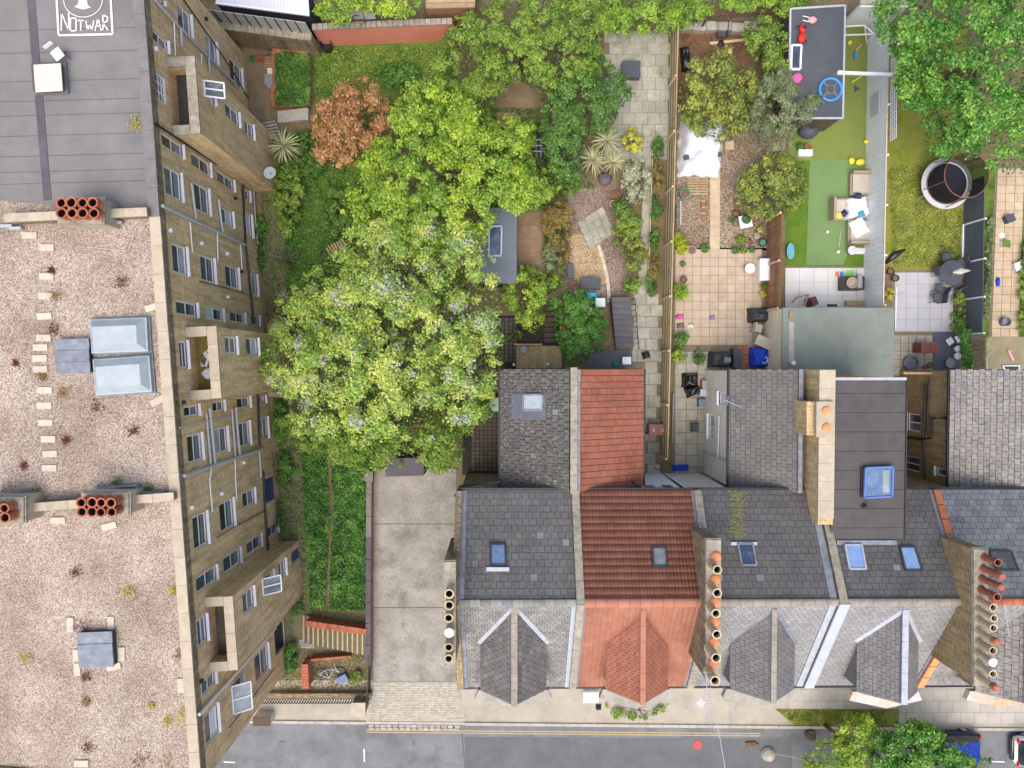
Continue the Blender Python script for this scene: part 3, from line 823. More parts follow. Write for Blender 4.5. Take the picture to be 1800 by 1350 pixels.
wpipe_z([(300, 0), (325, 280)], z8, 0.03, m_white); wpipe_z([(515, 0), (525, 190)], z8, 0.03, m_white); wpipe_z([(745, -60), (760, 250), (785, 590)], z8, 0.06, m_blackpl)
wpipe_z([(360, 490), (550, 380), (760, 265)], z8, 0.025, m_blackpl)
wpipe_z([(120, 915), (430, 575), (750, 205)], z9, 0.075, m_white); wpipe_z([(370, 1022), (560, 780), (745, 530)], z9, 0.025, m_blackpl)
wpipe_z([(130, 0), (330, 220), (800, 695)], z5, 0.07, m_grey); wpipe_z([(290, 180), (300, 460)], z5, 0.03, m_white); wpipe_z([(345, 240), (355, 385)], z5, 0.06, m_grey); wpipe_z([(515, 440), (515, 560)], z5, 0.03, m_white); wpipe_z([(575, 470), (585, 600)], z5, 0.06, m_grey)
wpipe_z([(370, 0), (760, 560), (905, 812)], z5, 0.035, m_blackpl); wpipe_z([(140, 1010), (190, 1050), (640, 1345)], z5, 0.05, m_blackpl)
# string course and air vents
def vent(px, py, m=m_white):
    p = onplane(px, py, FW.a, FW.n); pbox('vent', m, flats, p + FW.n * 0.06, (0.16, 0.16, 0.14), rot=rotw)
for p in (z6(270, 585), z6(525, 690), z6(735, 775), z6(740, 1128), z8(165, 243), z8(410, 130), z7(730, 1180), z7(975, 515), z5(150, 400)): vent(*p)
for p in (z6(800, 320), z6(850, 920), z7(235, 685), z9(150, 640), z5(560, 155)): vent(*p, m_blackpl)
# satellite dish on the first bay
t = thing('satellite_dish', 'grey satellite dish on the corner of the upper bay', 'dish', P(461, 305, 2.6))
c = onplane(462, 303, B1.a, B1.n) + B1.n * 0.35
s = MB(); ax = Vector((0.55, -0.55, 0.6)).normalized(); q4 = ax.to_track_quat('Z', 'Y')
prof = [(0.001, 0), (.15, .015), (.28, .06), (.36, .11)]
tmp = MB().lathe((0, 0, 0), prof, 14); s.add([c + q4 @ Vector(v) for v in tmp.v], tmp.f)
s.build('dish', m_grey, t); MB().tube([c, c - B1.n * 0.36], 0.025).build('bracket', m_dark, t); MB().tube([c, c + ax * 0.4], 0.015).build('feed_arm', m_dark, t)
# ------------------------------------------------------------------ the terrace of houses
ZR, ZER, ZEF = 9.3, 6.6, 5.4
YR = P(1000, 1060, ZR).y; YER = P(1000, 862, ZER).y; YEF = P(1000, 1207, ZEF).y
XP = [P(801, 1060, ZR).x, P(1020, 1060, ZR).x, P(1250, 1060, ZR).x, P(1481, 1060, ZR).x, P(1699, 1060, ZR).x, P(1699, 1060, ZR).x + 5.85]
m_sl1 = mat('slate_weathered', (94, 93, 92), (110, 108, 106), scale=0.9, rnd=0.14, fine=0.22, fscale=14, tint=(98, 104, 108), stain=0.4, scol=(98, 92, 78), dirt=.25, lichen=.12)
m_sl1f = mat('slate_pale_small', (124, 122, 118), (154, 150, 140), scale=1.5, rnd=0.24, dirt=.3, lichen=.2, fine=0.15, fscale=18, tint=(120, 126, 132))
m_sl1d = mat('slate_purple', (106, 101, 98), (122, 116, 111), scale=1.2, rnd=0.24, fine=0.15, tint=(92, 94, 100))
m_slx1 = mat('slate_lichened', (86, 84, 82), (110, 106, 101), scale=2.2, rnd=0.2, fine=0.35, fscale=12, tint=(84, 83, 86), stain=0.55, scol=(62, 60, 62), dirt=.75, lichen=.45)
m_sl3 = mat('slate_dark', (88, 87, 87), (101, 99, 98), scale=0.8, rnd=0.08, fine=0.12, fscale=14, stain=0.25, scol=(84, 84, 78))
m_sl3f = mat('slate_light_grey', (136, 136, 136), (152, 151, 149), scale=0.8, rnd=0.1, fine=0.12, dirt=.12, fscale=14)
m_slx3 = mat('slate_brownish', (98, 96, 94), (113, 110, 107), scale=1.1, rnd=0.09, fine=0.16, fscale=15, stain=0.25, scol=(112, 104, 92))
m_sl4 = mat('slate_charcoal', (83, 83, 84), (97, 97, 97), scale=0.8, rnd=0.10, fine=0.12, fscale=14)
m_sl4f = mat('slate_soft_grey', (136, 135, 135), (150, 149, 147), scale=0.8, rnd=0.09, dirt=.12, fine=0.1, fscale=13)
m_sl4d = mat('slate_mid_grey', (112, 110, 111), (126, 124, 123), scale=0.9, rnd=0.12, dirt=.15, fine=0.1)
m_sl5 = mat('slate_blue_grey', (94, 98, 102), (116, 120, 124), scale=1.3, rnd=0.2, fine=0.16, tint=(112, 116, 120))
m_slx5 = mat('slate_mottled', (128, 126, 126), (150, 147, 144), scale=1.6, rnd=0.17, dirt=.4, lichen=.35, fine=0.24, fscale=15, tint=(150, 140, 130))
mat('replaced_slate', (112, 116, 122), (122, 126, 132), scale=2, rnd=.1, fine=.12)
m_red = mat('red_pantile', (140, 90, 72), (156, 104, 85), scale=1.0, rnd=0.07, fine=0.12, fscale=14, stain=0.25, scol=(120, 76, 60))
m_redf = mat('pale_red_tile', (156, 105, 84), (170, 117, 96), scale=1.0, rnd=0.08, fine=0.14, fscale=14, stain=0.4, scol=(140, 92, 74), dirt=.1)
m_redd = mat('mid_red_tile', (142, 92, 74), (158, 105, 86), scale=1.0, rnd=0.14, fine=0.12, stain=0.25, scol=(140, 84, 64))
m_redx = mat('brick_red_tile', (134, 83, 66), (148, 95, 78), scale=0.8, rnd=0.12, fine=0.2, fscale=12, stain=0.5, scol=(112, 62, 50), dirt=.15)
m_ridge = mat('ridge_terracotta', (164, 112, 91), (178, 125, 104), rnd=0.06, fine=0.1)
m_ridgeg = mat('ridge_grey', (134, 128, 118), (158, 150, 138), scale=4, rnd=0.07, fine=0.2)
m_stone = mat('weathered_stone', (158, 154, 144), (176, 172, 162), scale=3, fine=0.2, fscale=16, bump=0.3, stain=0.3, scol=(110, 104, 92))
m_stonew = mat('white_stone', (202, 200, 194), (186, 182, 174), scale=3, fine=0.2, stain=0.7, scol=(196, 146, 72))
m_blfelt = mat('black_membrane', (74, 72, 72), (86, 82, 80), scale=1.2, fine=0.08, rough=0.6)
m_gutter = mat('black_gutter', (38, 38, 42), fine=0.05, rough=0.4)

def rear_n():
    a, b, c = Vector((0, YER, ZER)), Vector((1, YER, ZER)), Vector((0, YR, ZR)); return a, (b - a).cross(c - a).normalized()
RP, RN = rear_n(); RN = RN if RN.z > 0 else -RN
FP_, FN_ = Vector((0, YEF, ZEF)), Vector((0, -(ZR - ZEF), YR - YEF)); FN_ = Vector((0, (YEF - YR) * 0 - (ZR - ZEF), (YR - YEF))).normalized()
def onrear(px, py): return onplane(px, py, RP, RN)
def onfront(px, py): return onplane(px, py, FP_, FN_)
def roof_window(parent, q, fm, gm, name='roof_window', th=0.09, fw=0.09, inner=None):
    """q: four world points on a roof plane, in order"""
    q = [Vector(v) for v in q]; n = (q[1] - q[0]).cross(q[3] - q[0]).normalized()
    n = n if n.z > 0 else -n
    q = [v + n * .05 for v in q]
    c = sum(q, Vector()) / 4
    b = MB()
    for i in range(4):
        b.bar(q[i] + n * th / 2, q[(i + 1) % 4] + n * th / 2, fw, th, up=n)
    f = b.build(name, fm, parent)
    g = [c + (v - c) * 0.92 + n * (th * 0.55) for v in q]
    MB().slab(g, 0.03).build('pane', gm, f)
    return f
def px_quad(fn, pts): return [fn(*p) for p in pts]
def house(i, label, rear_m, front_m, wall_m):
    xa, xb = XP[i], XP[i + 1]
    h = thing('terraced_house', label, 'house', ((xa + xb) / 2, (YER + YEF) / 2, 0), 'terrace houses')
    b = MB(); b.prism([(xa + .02, YER - .12), (xb - .02, YER - .12), (xb - .02, YEF + .25), (xa + .02, YEF + .25)], -0.05, ZEF - 0.05)
    b.prism([(xa + .02, YER - .12), (xb - .02, YER - .12), (xb - .02, YER - .5), (xa + .02, YER - .5)], ZEF - 0.05, ZER - .08)
    b.build('wall', wall_m, h)
    for x in (xa + .03, xb - .03):        # gable and party walls up to the slopes
        g = MB(); P5 = [(YER - .12, ZEF - .06), (YER - .12, ZER - .1), (YR, ZR - .1), (YEF + .25, ZEF - .06)]
        g.add([(x - .1, y, z) for y, z in P5] + [(x + .1, y, z) for y, z in P5], [(0, 1, 2, 3), (7, 6, 5, 4), (0, 1, 5, 4), (1, 2, 6, 5), (2, 3, 7, 6)])
        g.build('party_wall', m_brick_dark, h)
    i0, i1 = xa + .16, xb - .16
    rr = MB(); rr.slab([(i0, YER, ZER - .03), (i1, YER, ZER - .03), (i1, YR, ZR - .03), (i0, YR, ZR - .03)], 0.06)
    rear = rr.build('roof', m_dark, h)
    ff = MB(); ff.slab([(i0, YEF, ZEF - .03), (i1, YEF, ZEF - .03), (i1, YR, ZR - .03), (i0, YR, ZR - .03)], 0.06)
    front = ff.build('roof', m_dark, h)
    g = MB(); g.bar((xa, YER + .07, ZER - .06), (xb, YER + .07, ZER - .06), .12, .09); g.build('gutter', m_gutter, h)
    g = MB(); g.bar((xa, YEF - .07, ZEF - .06), (xb, YEF - .07, ZEF - .06), .12, .09); g.build('gutter', m_gutter, h)
    return h, rear, front, i0, i1
def rearq(i0, i1): return [(i0, YER, ZER), (i1, YER, ZER), (i1, YR, ZR), (i0, YR, ZR)]
def frontq(i0, i1): return [(i0, YEF, ZEF), (i1, YEF, ZEF), (i1, YR, ZR), (i0, YR, ZR)]
def slope_coping(h, x, mm, w=0.38, n=5, up=0.2, front_m=None, which=(0, 1)):
    for k, (y0, z0, y1, z1) in enumerate(((YER, ZER, YR, ZR), (YEF, ZEF, YR, ZR))):
        if k not in which: continue
        a, c = Vector((x, y0, z0 + up)), Vector((x, y1, z1 + up))
        for j in range(n):
            p, q = a.lerp(c, j / n), a.lerp(c, (j + 1) / n); e = (q - p).normalized() * .006
            pbar('coping_stone', (front_m or mm) if k else mm, h, p + e, q - e, w, 0.09)
        MB().bar(a - Vector((0, 0, .16)), c - Vector((0, 0, .16)), w * .75, .24).build('parapet', m_brick_dark, h)
def flash(h, x, which=0, m=m_lead, w=0.22, up=0.05):
    y0, z0 = (YER, ZER) if which == 0 else (YEF, ZEF)
    MB().bar((x, y0, z0 + up), (x, YR, ZR + up), w, 0.03).build('lead_flashing', m, h)
def ridge(h, i0, i1, mm, L=0.47, r=0.14, name='ridge_tile', flat=False):
    n = max(1, int((i1 - i0) / L)); L = (i1 - i0) / n
    def mk():
        b = MB(); N = 6
        vs = []
        for e in (-.5, .5):
            for k in range(N + 1):
                a = math.pi * k / N
                vs.append((e * (L - .015), math.cos(a) * r * 1.3, math.sin(a) * r * (0.6 if flat else 1)))
        b.add(vs, [(k, k + 1, N + 2 + k, N + 1 + k) for k in range(N)] + [tuple(range(N + 1)), tuple(range(2 * N + 1, N, -1))])
        me = bpy.data.meshes.new(name); me.from_pydata(b.v, [], b.f); me.materials.append(mm); return me
    me = shared(('ridge', mm.name, round(L, 3), r), mk)
    for k in range(n):
        pc(name, me, h, Matrix.Translation((i0 + (k + .5) * L, YR, ZR + 0.0)) @ Matrix.Rotation(R.uniform(-.01, .01), 4, 'Z'))
def front_bay(h, S, T, VL, VR, FL_, FR_, roof_m, tw, th, ridge_m, lead_m, cap_m, wall_m, limit, roll=0, cheek=None, thick=0.022, rw=0.16):
    s = onfront(*S); vl, vr = onfront(*VL), onfront(*VR)
    ze = (vl.z + vr.z) / 2
    vl = Vector((vl.x, vl.y, ze)); vr = Vector((vr.x, vr.y, ze))
    fl = P(*FL_, ze); fr = P(*FR_, ze); fl.x = vl.x; fr.x = vr.x
    yf = (fl.y + fr.y) / 2; fl.y = fr.y = yf
    s.z -= 0.02
    tpt = P(*T, s.z); tpt.x = (vl.x + vr.x) / 2 * 0.5 + s.x * 0.5; s.x = tpt.x
    wl = MB(); wl.prism([vl + Vector((.12, 0, 0)), fl + Vector((.12, .1, 0)), Vector((tpt.x, tpt.y + .22, 0)), fr + Vector((-.12, .1, 0)), vr + Vector((-.12, 0, 0))], -.05, ze - .04)
    wl.build('bay_wall', wall_m, h)
    for side, (v, f_) in enumerate(((vl, fl), (vr, fr))):
        pts = [s, v, f_, tpt]
        MB().slab([p - Vector((0, 0, .03)) for p in pts], .05).build('bay_roof', m_dark, h)
        tiles(h, h, pts, (v.x - s.x, 0, -1), tw, th, roof_m, name='tile' if roll or 'red' in roof_m.name else 'slate', limit=limit, roll=roll, thick=thick)
        # valley
        MB().bar(s + Vector((0, 0, .05)), v + Vector(((-.1 if side == 0 else .1), 0, .05)), rw, .03).build('valley_lead', lead_m, h)
        # apron against the front
    n = 6
    for k in range(n):
        p, q = s.lerp(tpt, k / n), s.lerp(tpt, (k + 1) / n)
        pbar('ridge_tile', ridge_m, h, p + Vector((0, -.006, .05)), q + Vector((0, .006, .05)), .26 if rw < .2 else .3, .07)
    # pointed stone cornice below the eaves
    zc = ze - 0.12
    c1, c2, c3 = fl + Vector((-.12, -.05, 0)), Vector((tpt.x, tpt.y - .1, 0)), fr + Vector((.12, -.05, 0))
    o1, o2, o3 = fl + Vector((-.3, -.5, 0)), Vector((tpt.x, tpt.y - .95, 0)), fr + Vector((.3, -.5, 0))
    for a_, b_, c_, d_ in ((c1, o1, o2, c2), (c2, o2, o3, c3)):
        m = MB(); m.prism([a_, b_, c_, d_], zc - .35, zc); m.build('stone_cornice', cap_m, h)
    return s, tpt, vl, vr, fl, fr, ze

# ---- house 1: grey slates, gable end on the driveway
h1, re1, fr1, i0, i1 = house(0, 'end terrace house with old grey slate roof beside the concrete driveway', m_sl1, m_sl1f, m_brick_dark)
lw = P(860, 955, 7.5)
rw1 = [onrear(862, 957), onrear(888, 957), onrear(889, 994), onrear(863, 994)]
tiles(h1, re1, rearq(i0, i1), (0, 1, -.6), .36, .345, m_sl1, thick=.016)
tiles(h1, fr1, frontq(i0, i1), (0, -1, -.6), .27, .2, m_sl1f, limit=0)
slope_coping(h1, XP[1], m_coping_gr, n=5)
flash(h1, XP[0] + .28, 0); flash(h1, XP[0] + .28, 1); flash(h1, XP[1] - .3, 1, m_leadlt)
ridge(h1, i0, i1, m_sl1f, flat=True)
f = roof_window(re1, rw1, m_dark, m_skyglass)
a_, b_ = onrear(855, 1000), onrear(895, 1000); MB().bar(a_ + Vector((0, 0, .05)), b_ + Vector((0, 0, .05)), .2, .05).build('lead_apron', m_leadlt, f)
front_bay(h1, (905, 1066), (900, 1241), (845, 1130), (960, 1130), (845, 1213), (955, 1213), m_sl1d, .3, .26, m_ridgeg, m_leadlt, m_stone, m_brick_dark, 0, rw=.2)
# brick gable top and its stack
for k in range(9):
    a = Vector((XP[0], YER, ZER + .16)).lerp(Vector((XP[0], YR, ZR + .16)), k / 9); c = Vector((XP[0], YER, ZER + .16)).lerp(Vector((XP[0], YR, ZR + .16)), (k + 1) / 9)
    pbar('coping_stone', m_brick_dark, h1, a, c, .34, .12)
for k in range(9):
    a = Vector((XP[0], YEF, ZEF + .16)).lerp(Vector((XP[0], YR, ZR + .16)), k / 9); c = Vector((XP[0], YEF, ZEF + .16)).lerp(Vector((XP[0], YR, ZR + .16)), (k + 1) / 9)
    pbar('coping_stone', m_brick, h1, a, c, .34, .12)
stack(h1, 780, 988, 801, 1168, 5.5, 10.2, m_brick_dark, [(792, 1034), (792, 1054), (791, 1076), (792, 1101, 'w'), (791, 1127), (791, 1146)], m_potbuff, hgt=0.8, r=0.215)

# ---- house 2: red tiles
h2, re2, fr2, i0, i1 = house(1, 'terrace house with red tiled roof and pointed red front bay', m_red, m_redf, m_wrender)
tiles(h2, re2, rearq(i0, i1), (0, 1, -.6), .345, .352, m_red, name='pantile', roll=2, stag=0, thick=.03)
tiles(h2, fr2, frontq(i0, i1), (0, -1, -.6), .26, .34, m_redf, name='tile', stag=0, roll=1, limit=0)
ridge(h2, i0, i1, m_ridge, L=.53, r=.17)
flash(h2, XP[2] - .22, 0, m_lead, .16); flash(h2, XP[2] - .22, 1, m_lead, .14); flash(h2, XP[1] + .24, 1, m_lead, .1)
roof_window(re2, [onrear(1146, 963), onrear(1170, 963), onrear(1172, 996), onrear(1148, 996)], m_dark, m_whglass)
front_bay(h2, (1131, 1072), (1131, 1238), (1065, 1131), (1174, 1131), (1062, 1212), (1175, 1212), m_redd, .30, .17, m_ridge, m_redd, m_stone, m_brick, 0, thick=.03)
slope_coping(h2, XP[2], m_coping_gr, n=5)
pt = []
for i, y in enumerate((978, 1018, 1058, 1092, 1128, 1166)): pt.append((1258 - i, y, 'c'))
for i, y in enumerate((990, 1029, 1065, 1098, 1138, 1178)): pt.append((1249 - i * .9, y, 'p'))
stack(h2, 1241, 950, 1267, 1196, 5.5, 10.3, m_brick_dark, pt, m_potbuff, hgt=1.15, r=0.225)

# ---- house 3
h3, re3, fr3, i0, i1 = house(2, 'terrace house with dark slate rear roof and mossy streak above one skylight', m_sl3, m_sl3f, m_cream)
tiles(h3, re3, rearq(i0, i1), (0, 1, -.6), .40, .335, m_sl3, thick=.018)
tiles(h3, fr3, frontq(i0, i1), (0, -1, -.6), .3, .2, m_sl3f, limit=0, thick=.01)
ridge(h3, i0, i1, m_ridgeg, L=.6, r=.14)
slope_coping(h3, XP[3], m_coping_gr, n=5, which=(0,))
slope_coping(h3, XP[3], m_grey, w=.5, n=1, up=.25, which=(1,))
flash(h3, XP[3] - .42, 0, m_lead, .34); flash(h3, XP[3] - .42, 1, m_leadlt, .34)
f = roof_window(re3, [onrear(1296, 957), onrear(1322, 957), onrear(1329, 994), onrear(1303, 994)], m_lead, m_skyglass)
MB().bar(onrear(1284, 956) + RN * .05, onrear(1330, 956) + RN * .05, .16, .05).build('lead_apron', m_leadlt, f)
# moss that grew down the slates above the skylight
m_mossr = mat('roof_moss', (116, 118, 76), (128, 126, 92), scale=8, fine=0.35, fscale=20)
b = MB()
for k in range(420):
    x, y = R.gauss(1298, 7.5), R.uniform(864, 945)
    if abs(x - 1298) > 20: continue
    p = onrear(x, y) + RN * .022; s_ = R.uniform(.02, .06)
    b.add([p + Vector((-s_, -s_, -s_ * .55)), p + Vector((s_, -s_, -s_ * .55)) , p + Vector((s_, s_, s_ * -.55 + .02)), p + Vector((-s_, s_, -s_ * .55 + .02)), p + RN * .025], [(0, 1, 4), (1, 2, 4), (2, 3, 4), (3, 0, 4)])
tag(b.build('moss', m_mossr, h3), kind='stuff')
front_bay(h3, (1361, 1070), (1354, 1236), (1284, 1128), (1396, 1132), (1282, 1211), (1395, 1211), m_sl4d, .3, .24, m_ridgeg, m_lead, m_stone, m_sl4d, 0, thick=.018)

# ---- house 4 with flat-roofed loft
h4, re4, fr4, i0, i1 = house(3, 'terrace house with black flat loft extension and two rear skylights', m_sl4, m_sl4f, m_brick)
tiles(h4, re4, rearq(i0, i1), (0, 1, -.6), .36, .30, m_sl4, thick=.016)
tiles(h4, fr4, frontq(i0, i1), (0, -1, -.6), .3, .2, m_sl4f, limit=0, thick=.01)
ridge(h4, i0, i1, m_ridgeg, L=.6, r=.14)
flash(h4, XP[4] - .2, 0, m_lead, .2); flash(h4, XP[4] - .2, 1, m_lead, .2); flash(h4, XP[3] + .3, 1, m_zinc, .2)
roof_window(re4, [onrear(1484, 959), onrear(1513, 959), onrear(1521, 1001), onrear(1492, 1001)], m_leadlt, m_skyglass)
roof_window(re4, [onrear(1580, 962), onrear(1606, 962), onrear(1619, 1003), onrear(1590, 1003)], m_dark, m_skyglass)
MB().bar(onrear(1470, 954) + RN * .04, onrear(1575, 954) + RN * .04, .22, .05).build('lead_apron', m_lead, h4)
front_bay(h4, (1593, 1071), (1590, 1238), (1507, 1127), (1614, 1128), (1507, 1216), (1615, 1216), m_sl4d, .34, .2, m_leadlt, m_leadlt, m_stonew, m_sl4d, 0, thick=.018, rw=.2)
for k, (zz_, mm) in enumerate((((YER, ZER), m_pot), ((YEF, ZEF), m_potcap))):
    a, c = Vector((XP[4], zz_[0], zz_[1] + .2)), Vector((XP[4], YR, ZR + .2))
    for j in range(3): pbar('coping_tile', mm, h4, a.lerp(c, j * .14), a.lerp(c, (j + 1) * .14 - .01), .36, .12)
    MB().bar(a - Vector((0, 0, .16)), c - Vector((0, 0, .16)), .3, .24).build('parapet', m_brick, h4)
ps = [(1730, 979, 'p', 0), (1728, 999, 'k', 0), (1726, 1017, 'k', 0), (1724, 1036, 'p', 0), (1720, 1055, 'p', 1), (1719, 1072, 'p', 1), (1720, 1090, 'p', 1), (1719, 1110, 'k', 1), (1720, 1129, 'p', 1), (1719, 1148, 'w', 1), (1719, 1168, 'p', 1), (1718, 1188, 'k', 1)]
st4 = stack(h4, 1711, 966, 1736, 1203, 5.5, 10.3, m_brick, [], m_potbuff)
for x, y, k, c in ps: chimney_pot(st4, P(x, y, 10.35), k, m_potbuff if c else m_pot, 1.05, 0.19)
# loft box and rear outrigger
ZL = 7.9
lq = [P(1466, 668, ZL), P(1589, 668, ZL), P(1584, 948, ZL), P(1460, 948, ZL)]
xl0, xl1 = min(v.x for v in lq), max(v.x for v in lq); yl0, yl1 = lq[2].y, lq[0].y
w = Wall((xl0, yl1), (xl1, yl1), -0.05, ZL - .12, (0, 1))
for r in ((.4, 2.1, 4.6, 6.9), (2.3, 3.3, 5.2, 6.9)): w.hole(r)
w.build('wall', m_brick, h4)
window(h4, w, (.4, 2.1, 4.6, 6.9), m_dark, m_navy, mull=0, sill=False); window(h4, w, (2.3, 3.3, 5.2, 6.9), m_dark, m_skyglass, mull=0, sill=False)
b = MB()
for a, c in (((xl0, yl1), (xl0, yl0)), ((xl1, yl1), (xl1, yl0)), ((xl0, yl0), (xl1, yl0))):
    b.poly([(a[0], a[1], -.05), (c[0], c[1], -.05), (c[0], c[1], ZL - .1), (a[0], a[1], ZL - .1)])
b.build('wall', m_brick, h4)
fr_ = MB().prism([(xl0 + .01, yl1 - .01), (xl1 + .1, yl1 - .01), (xl1 + .1, yl0), (xl0 + .01, yl0)], ZL - .1, ZL).build('flat_roof', m_blfelt, h4)
for k in range(8): pbox('membrane_seam', m_dark, fr_, ((xl0 + xl1) / 2 + .05, yl1 - (k + .7) * (yl1 - yl0) / 8.3, ZL + .006), (xl1 - xl0, .035, .012))
pbox('edge_trim', m_leadlt, fr_, ((xl0 + xl1) / 2 + .05, yl1 + .06, ZL - .03), (xl1 - xl0 + .1, .14, .16))
pbox('edge_trim', m_blackpl, fr_, (xl1 + .13, (yl1 + yl0) / 2, ZL), (.06, yl1 - yl0, .14))
f = roof_window(fr_, [P(1519, 822, ZL + .12), P(1567, 820, ZL + .12), P(1565, 872, ZL + .12), P(1517, 874, ZL + .12)], mat('blue_frame', (92, 122, 178), fine=.04), m_skyglass, th=.14)
MB().box(P(1516, 847, ZL) + Vector((0, 0, .05)), (.25, 1.5, .1)).build('upstand', m_blackpl, fr_)
q0 = P(1556, 822, ZL + .24); MB().box(P(1557, 846, ZL + .27), (.32, 1.1, .01)).build('blind', m_whglass, f)
MB().lathe(P(1518, 890, ZL), [(.16, 0), (.15, .04), (.09, .06), (.08, .25), (.1, .27), (.001, .28)], 12).build('vent_pipe', m_dark, fr_)
# raised wall between houses 3 and 4
ZW = 8.2
cw = [P(1441, 650, ZW), P(1461, 650, ZW), P(1459, 912, ZW), P(1439, 912, ZW)]
xw0, xw1 = cw[0].x, xl0 - .005
b = MB(); b.prism([(xw0 + .03, cw[0].y), (xw1, cw[0].y), (xw1, cw[2].y - .3), (xw0 + .03, cw[2].y - .3)], -.05, ZW - .08); b.build('raised_wall', m_brick_new, h4)
nco = 8
for k in range(nco):
    y0 = cw[0].y + (cw[2].y - cw[0].y) * k / nco; y1 = cw[0].y + (cw[2].y - cw[0].y) * (k + 1) / nco
    pbox('coping_stone', m_coping, h4, ((xw0 + xw1) / 2, (y0 + y1) / 2, ZW - .035), (xw1 - xw0 + .02, abs(y1 - y0) - .01, .09))
s4 = MB(); cc = [P(1418, 706, 8.0), P(1442, 706, 8.0), P(1442, 765, 8.0), P(1418, 765, 8.0)]; s4.prism(cc, 3, 8.0); s4 = s4.build('chimney_stack', m_brick_new, h4)
MB().box(P(1449, 737, 8.32), (.85, 1.75, .16)).build('stack_cap', m_coping, s4)
for y in (722, 752): MB().lathe(P(1452, y, 8.4), [(.2, 0), (.2, .1), (.1, .16), (.001, .17)], 14).build('pot_cap', m_potcap, s4)

# ---- house 5 at the right edge
h5, re5, fr5, i0, i1 = house(4, 'terrace house at right edge with mottled blue grey slates', m_sl5, m_slx5, m_brick)
tiles(h5, re5, rearq(i0, i1), (0, 1, -.6), .36, .30, m_sl5, thick=.016)
tiles(h5, fr5, frontq(i0, i1), (0, -1, -.6), .36, .3, m_slx5, limit=0)
ridge(h5, i0, i1, m_pot, L=.5, r=.14)
roof_window(re5, [onrear(1738, 970), onrear(1775, 970), onrear(1788, 1003), onrear(1750, 1003)], m_dark, m_whglass)
dx = XP[4] - XP[3]
def sh(px, py, k=1.0): p = onfront(px, py) + Vector((dx, 0, 0)); d = QC.inverted() @ (p - Vector((0, 0, H))); return 900 + d.x / -d.z * FPX, 675 - d.y / -d.z * FPX
pj = lambda p: (lambda d: (900 + d.x / -d.z * FPX, 675 - d.y / -d.z * FPX))(QC.inverted() @ (p - Vector((0, 0, H))))
def shz(px, py, z): return pj(P(px, py, z) + Vector((dx, 0, 0)))
zeb = onfront(1507, 1127).z
front_bay(h5, sh(1593, 1071), shz(1590, 1238, 9), sh(1507, 1127), sh(1614, 1128), shz(1507, 1216, zeb), shz(1615, 1216, zeb), m_slx5, .36, .3, m_leadlt, m_lead, m_stonew, m_brick, 0)

# ---- rear outriggers (lean-to roofs either side of party walls)
def outrig(h, xe, ze, xt, zt, y0, y1, roof_m, tw, th, wall_m, name='slate', limit=300, roll=0, thick=.022, stag=.5, wins=(), gap=.02):
    """lean-to: eaves at xe, top at xt; y0 north end, y1 against the house"""
    s = -1 if xe < xt else 1
    out = (s, 0)
    w = Wall((xe - s * .08, y0 - .1), (xe - s * .08, y1), -.05, ze - .05, out)
    for r, m_, g_ in wins: w.hole(r)
    w.build('outrigger_wall', wall_m, h)
    for r, m_, g_ in wins: window(h, w, r, m_, g_, mull=1 if r[1] - r[0] > .7 else 0)
    b = MB(); b.add([(xe - s * .08, y0 - .1, -.05), (xt, y0 - .1, -.05), (xt, y0 - .1, zt - .05), (xe - s * .08, y0 - .1, ze - .05)], [(0, 1, 2, 3)]); b.build('outrigger_end', wall_m, h)
    q = [(xe, y0, ze), (xe, y1, ze), (xt, y1, zt), (xt, y0, zt)]
    ro = MB().slab([Vector(v) - Vector((0, 0, .03)) for v in q], .06).build('outrigger_roof', m_dark, h)
    tiles(h, ro, q, (xe - xt, 0, ze - zt), tw, th, roof_m, name=name, limit=limit, roll=roll, thick=thick, stag=stag, gap=gap)
    MB().bar((xe + s * .06, y0, ze - .05), (xe + s * .06, y1, ze - .05), .11, .09).build('gutter', m_gutter, h)
    return ro, w
y0 = P(940, 649, 6).y; y1 = YER - .1
BUD[h1.name] = 150
o1, w1 = outrig(h1, P(880, 700, 5.1).x, 5.1, P(1001, 700, 6.8).x, 6.8, y0, y1, m_slx1, .33, .31, m_wrender, thick=.05, gap=.03)
pr, pn = Vector((P(880, 700, 5.1).x, 0, 5.1)), None
a = Vector((P(880, 700, 5.1).x, 0, 5.1)); c = Vector((P(1001, 700, 6.8).x, 0, 6.8)); on_ = (c - a).cross(Vector((0, 1, 0))).normalized(); on_ = on_ if on_.z > 0 else -on_
oq = lambda px, py: onplane(px, py, a, on_)
MB().slab([v + on_ * .06 for v in (oq(900, 692), oq(962, 690), oq(960, 738), oq(900, 735))], .02).build('lead_apron', mat('dull_lead', (88, 92, 100), (102, 106, 114), scale=3, fine=.14), o1)
roof_window(o1, [oq(922, 694), oq(956, 694), oq(955, 721), oq(921, 721)], m_lead, m_whglass, th=.12)
o2, w2 = outrig(h2, P(1131, 700, 5.1).x, 5.1, P(1018, 700, 6.8).x, 6.8, y0, y1 - .0, m_redx, .33, .16, m_wrender, name='tile', limit=0, stag=0, thick=.045, gap=.028)
coping_run(h2, (P(1009, 700, 6.95).x, y0 + .1), (P(1009, 700, 6.95).x, y1), 7.0, .36, 7, m_coping_gr, base=3, mw=m_brick_dark)
MB().bar((P(1018, 700, 6.9).x, y0, 6.86), (P(1018, 700, 6.9).x, y1, 6.86), .12, .05).build('lead_flashing', m_lead, h2)
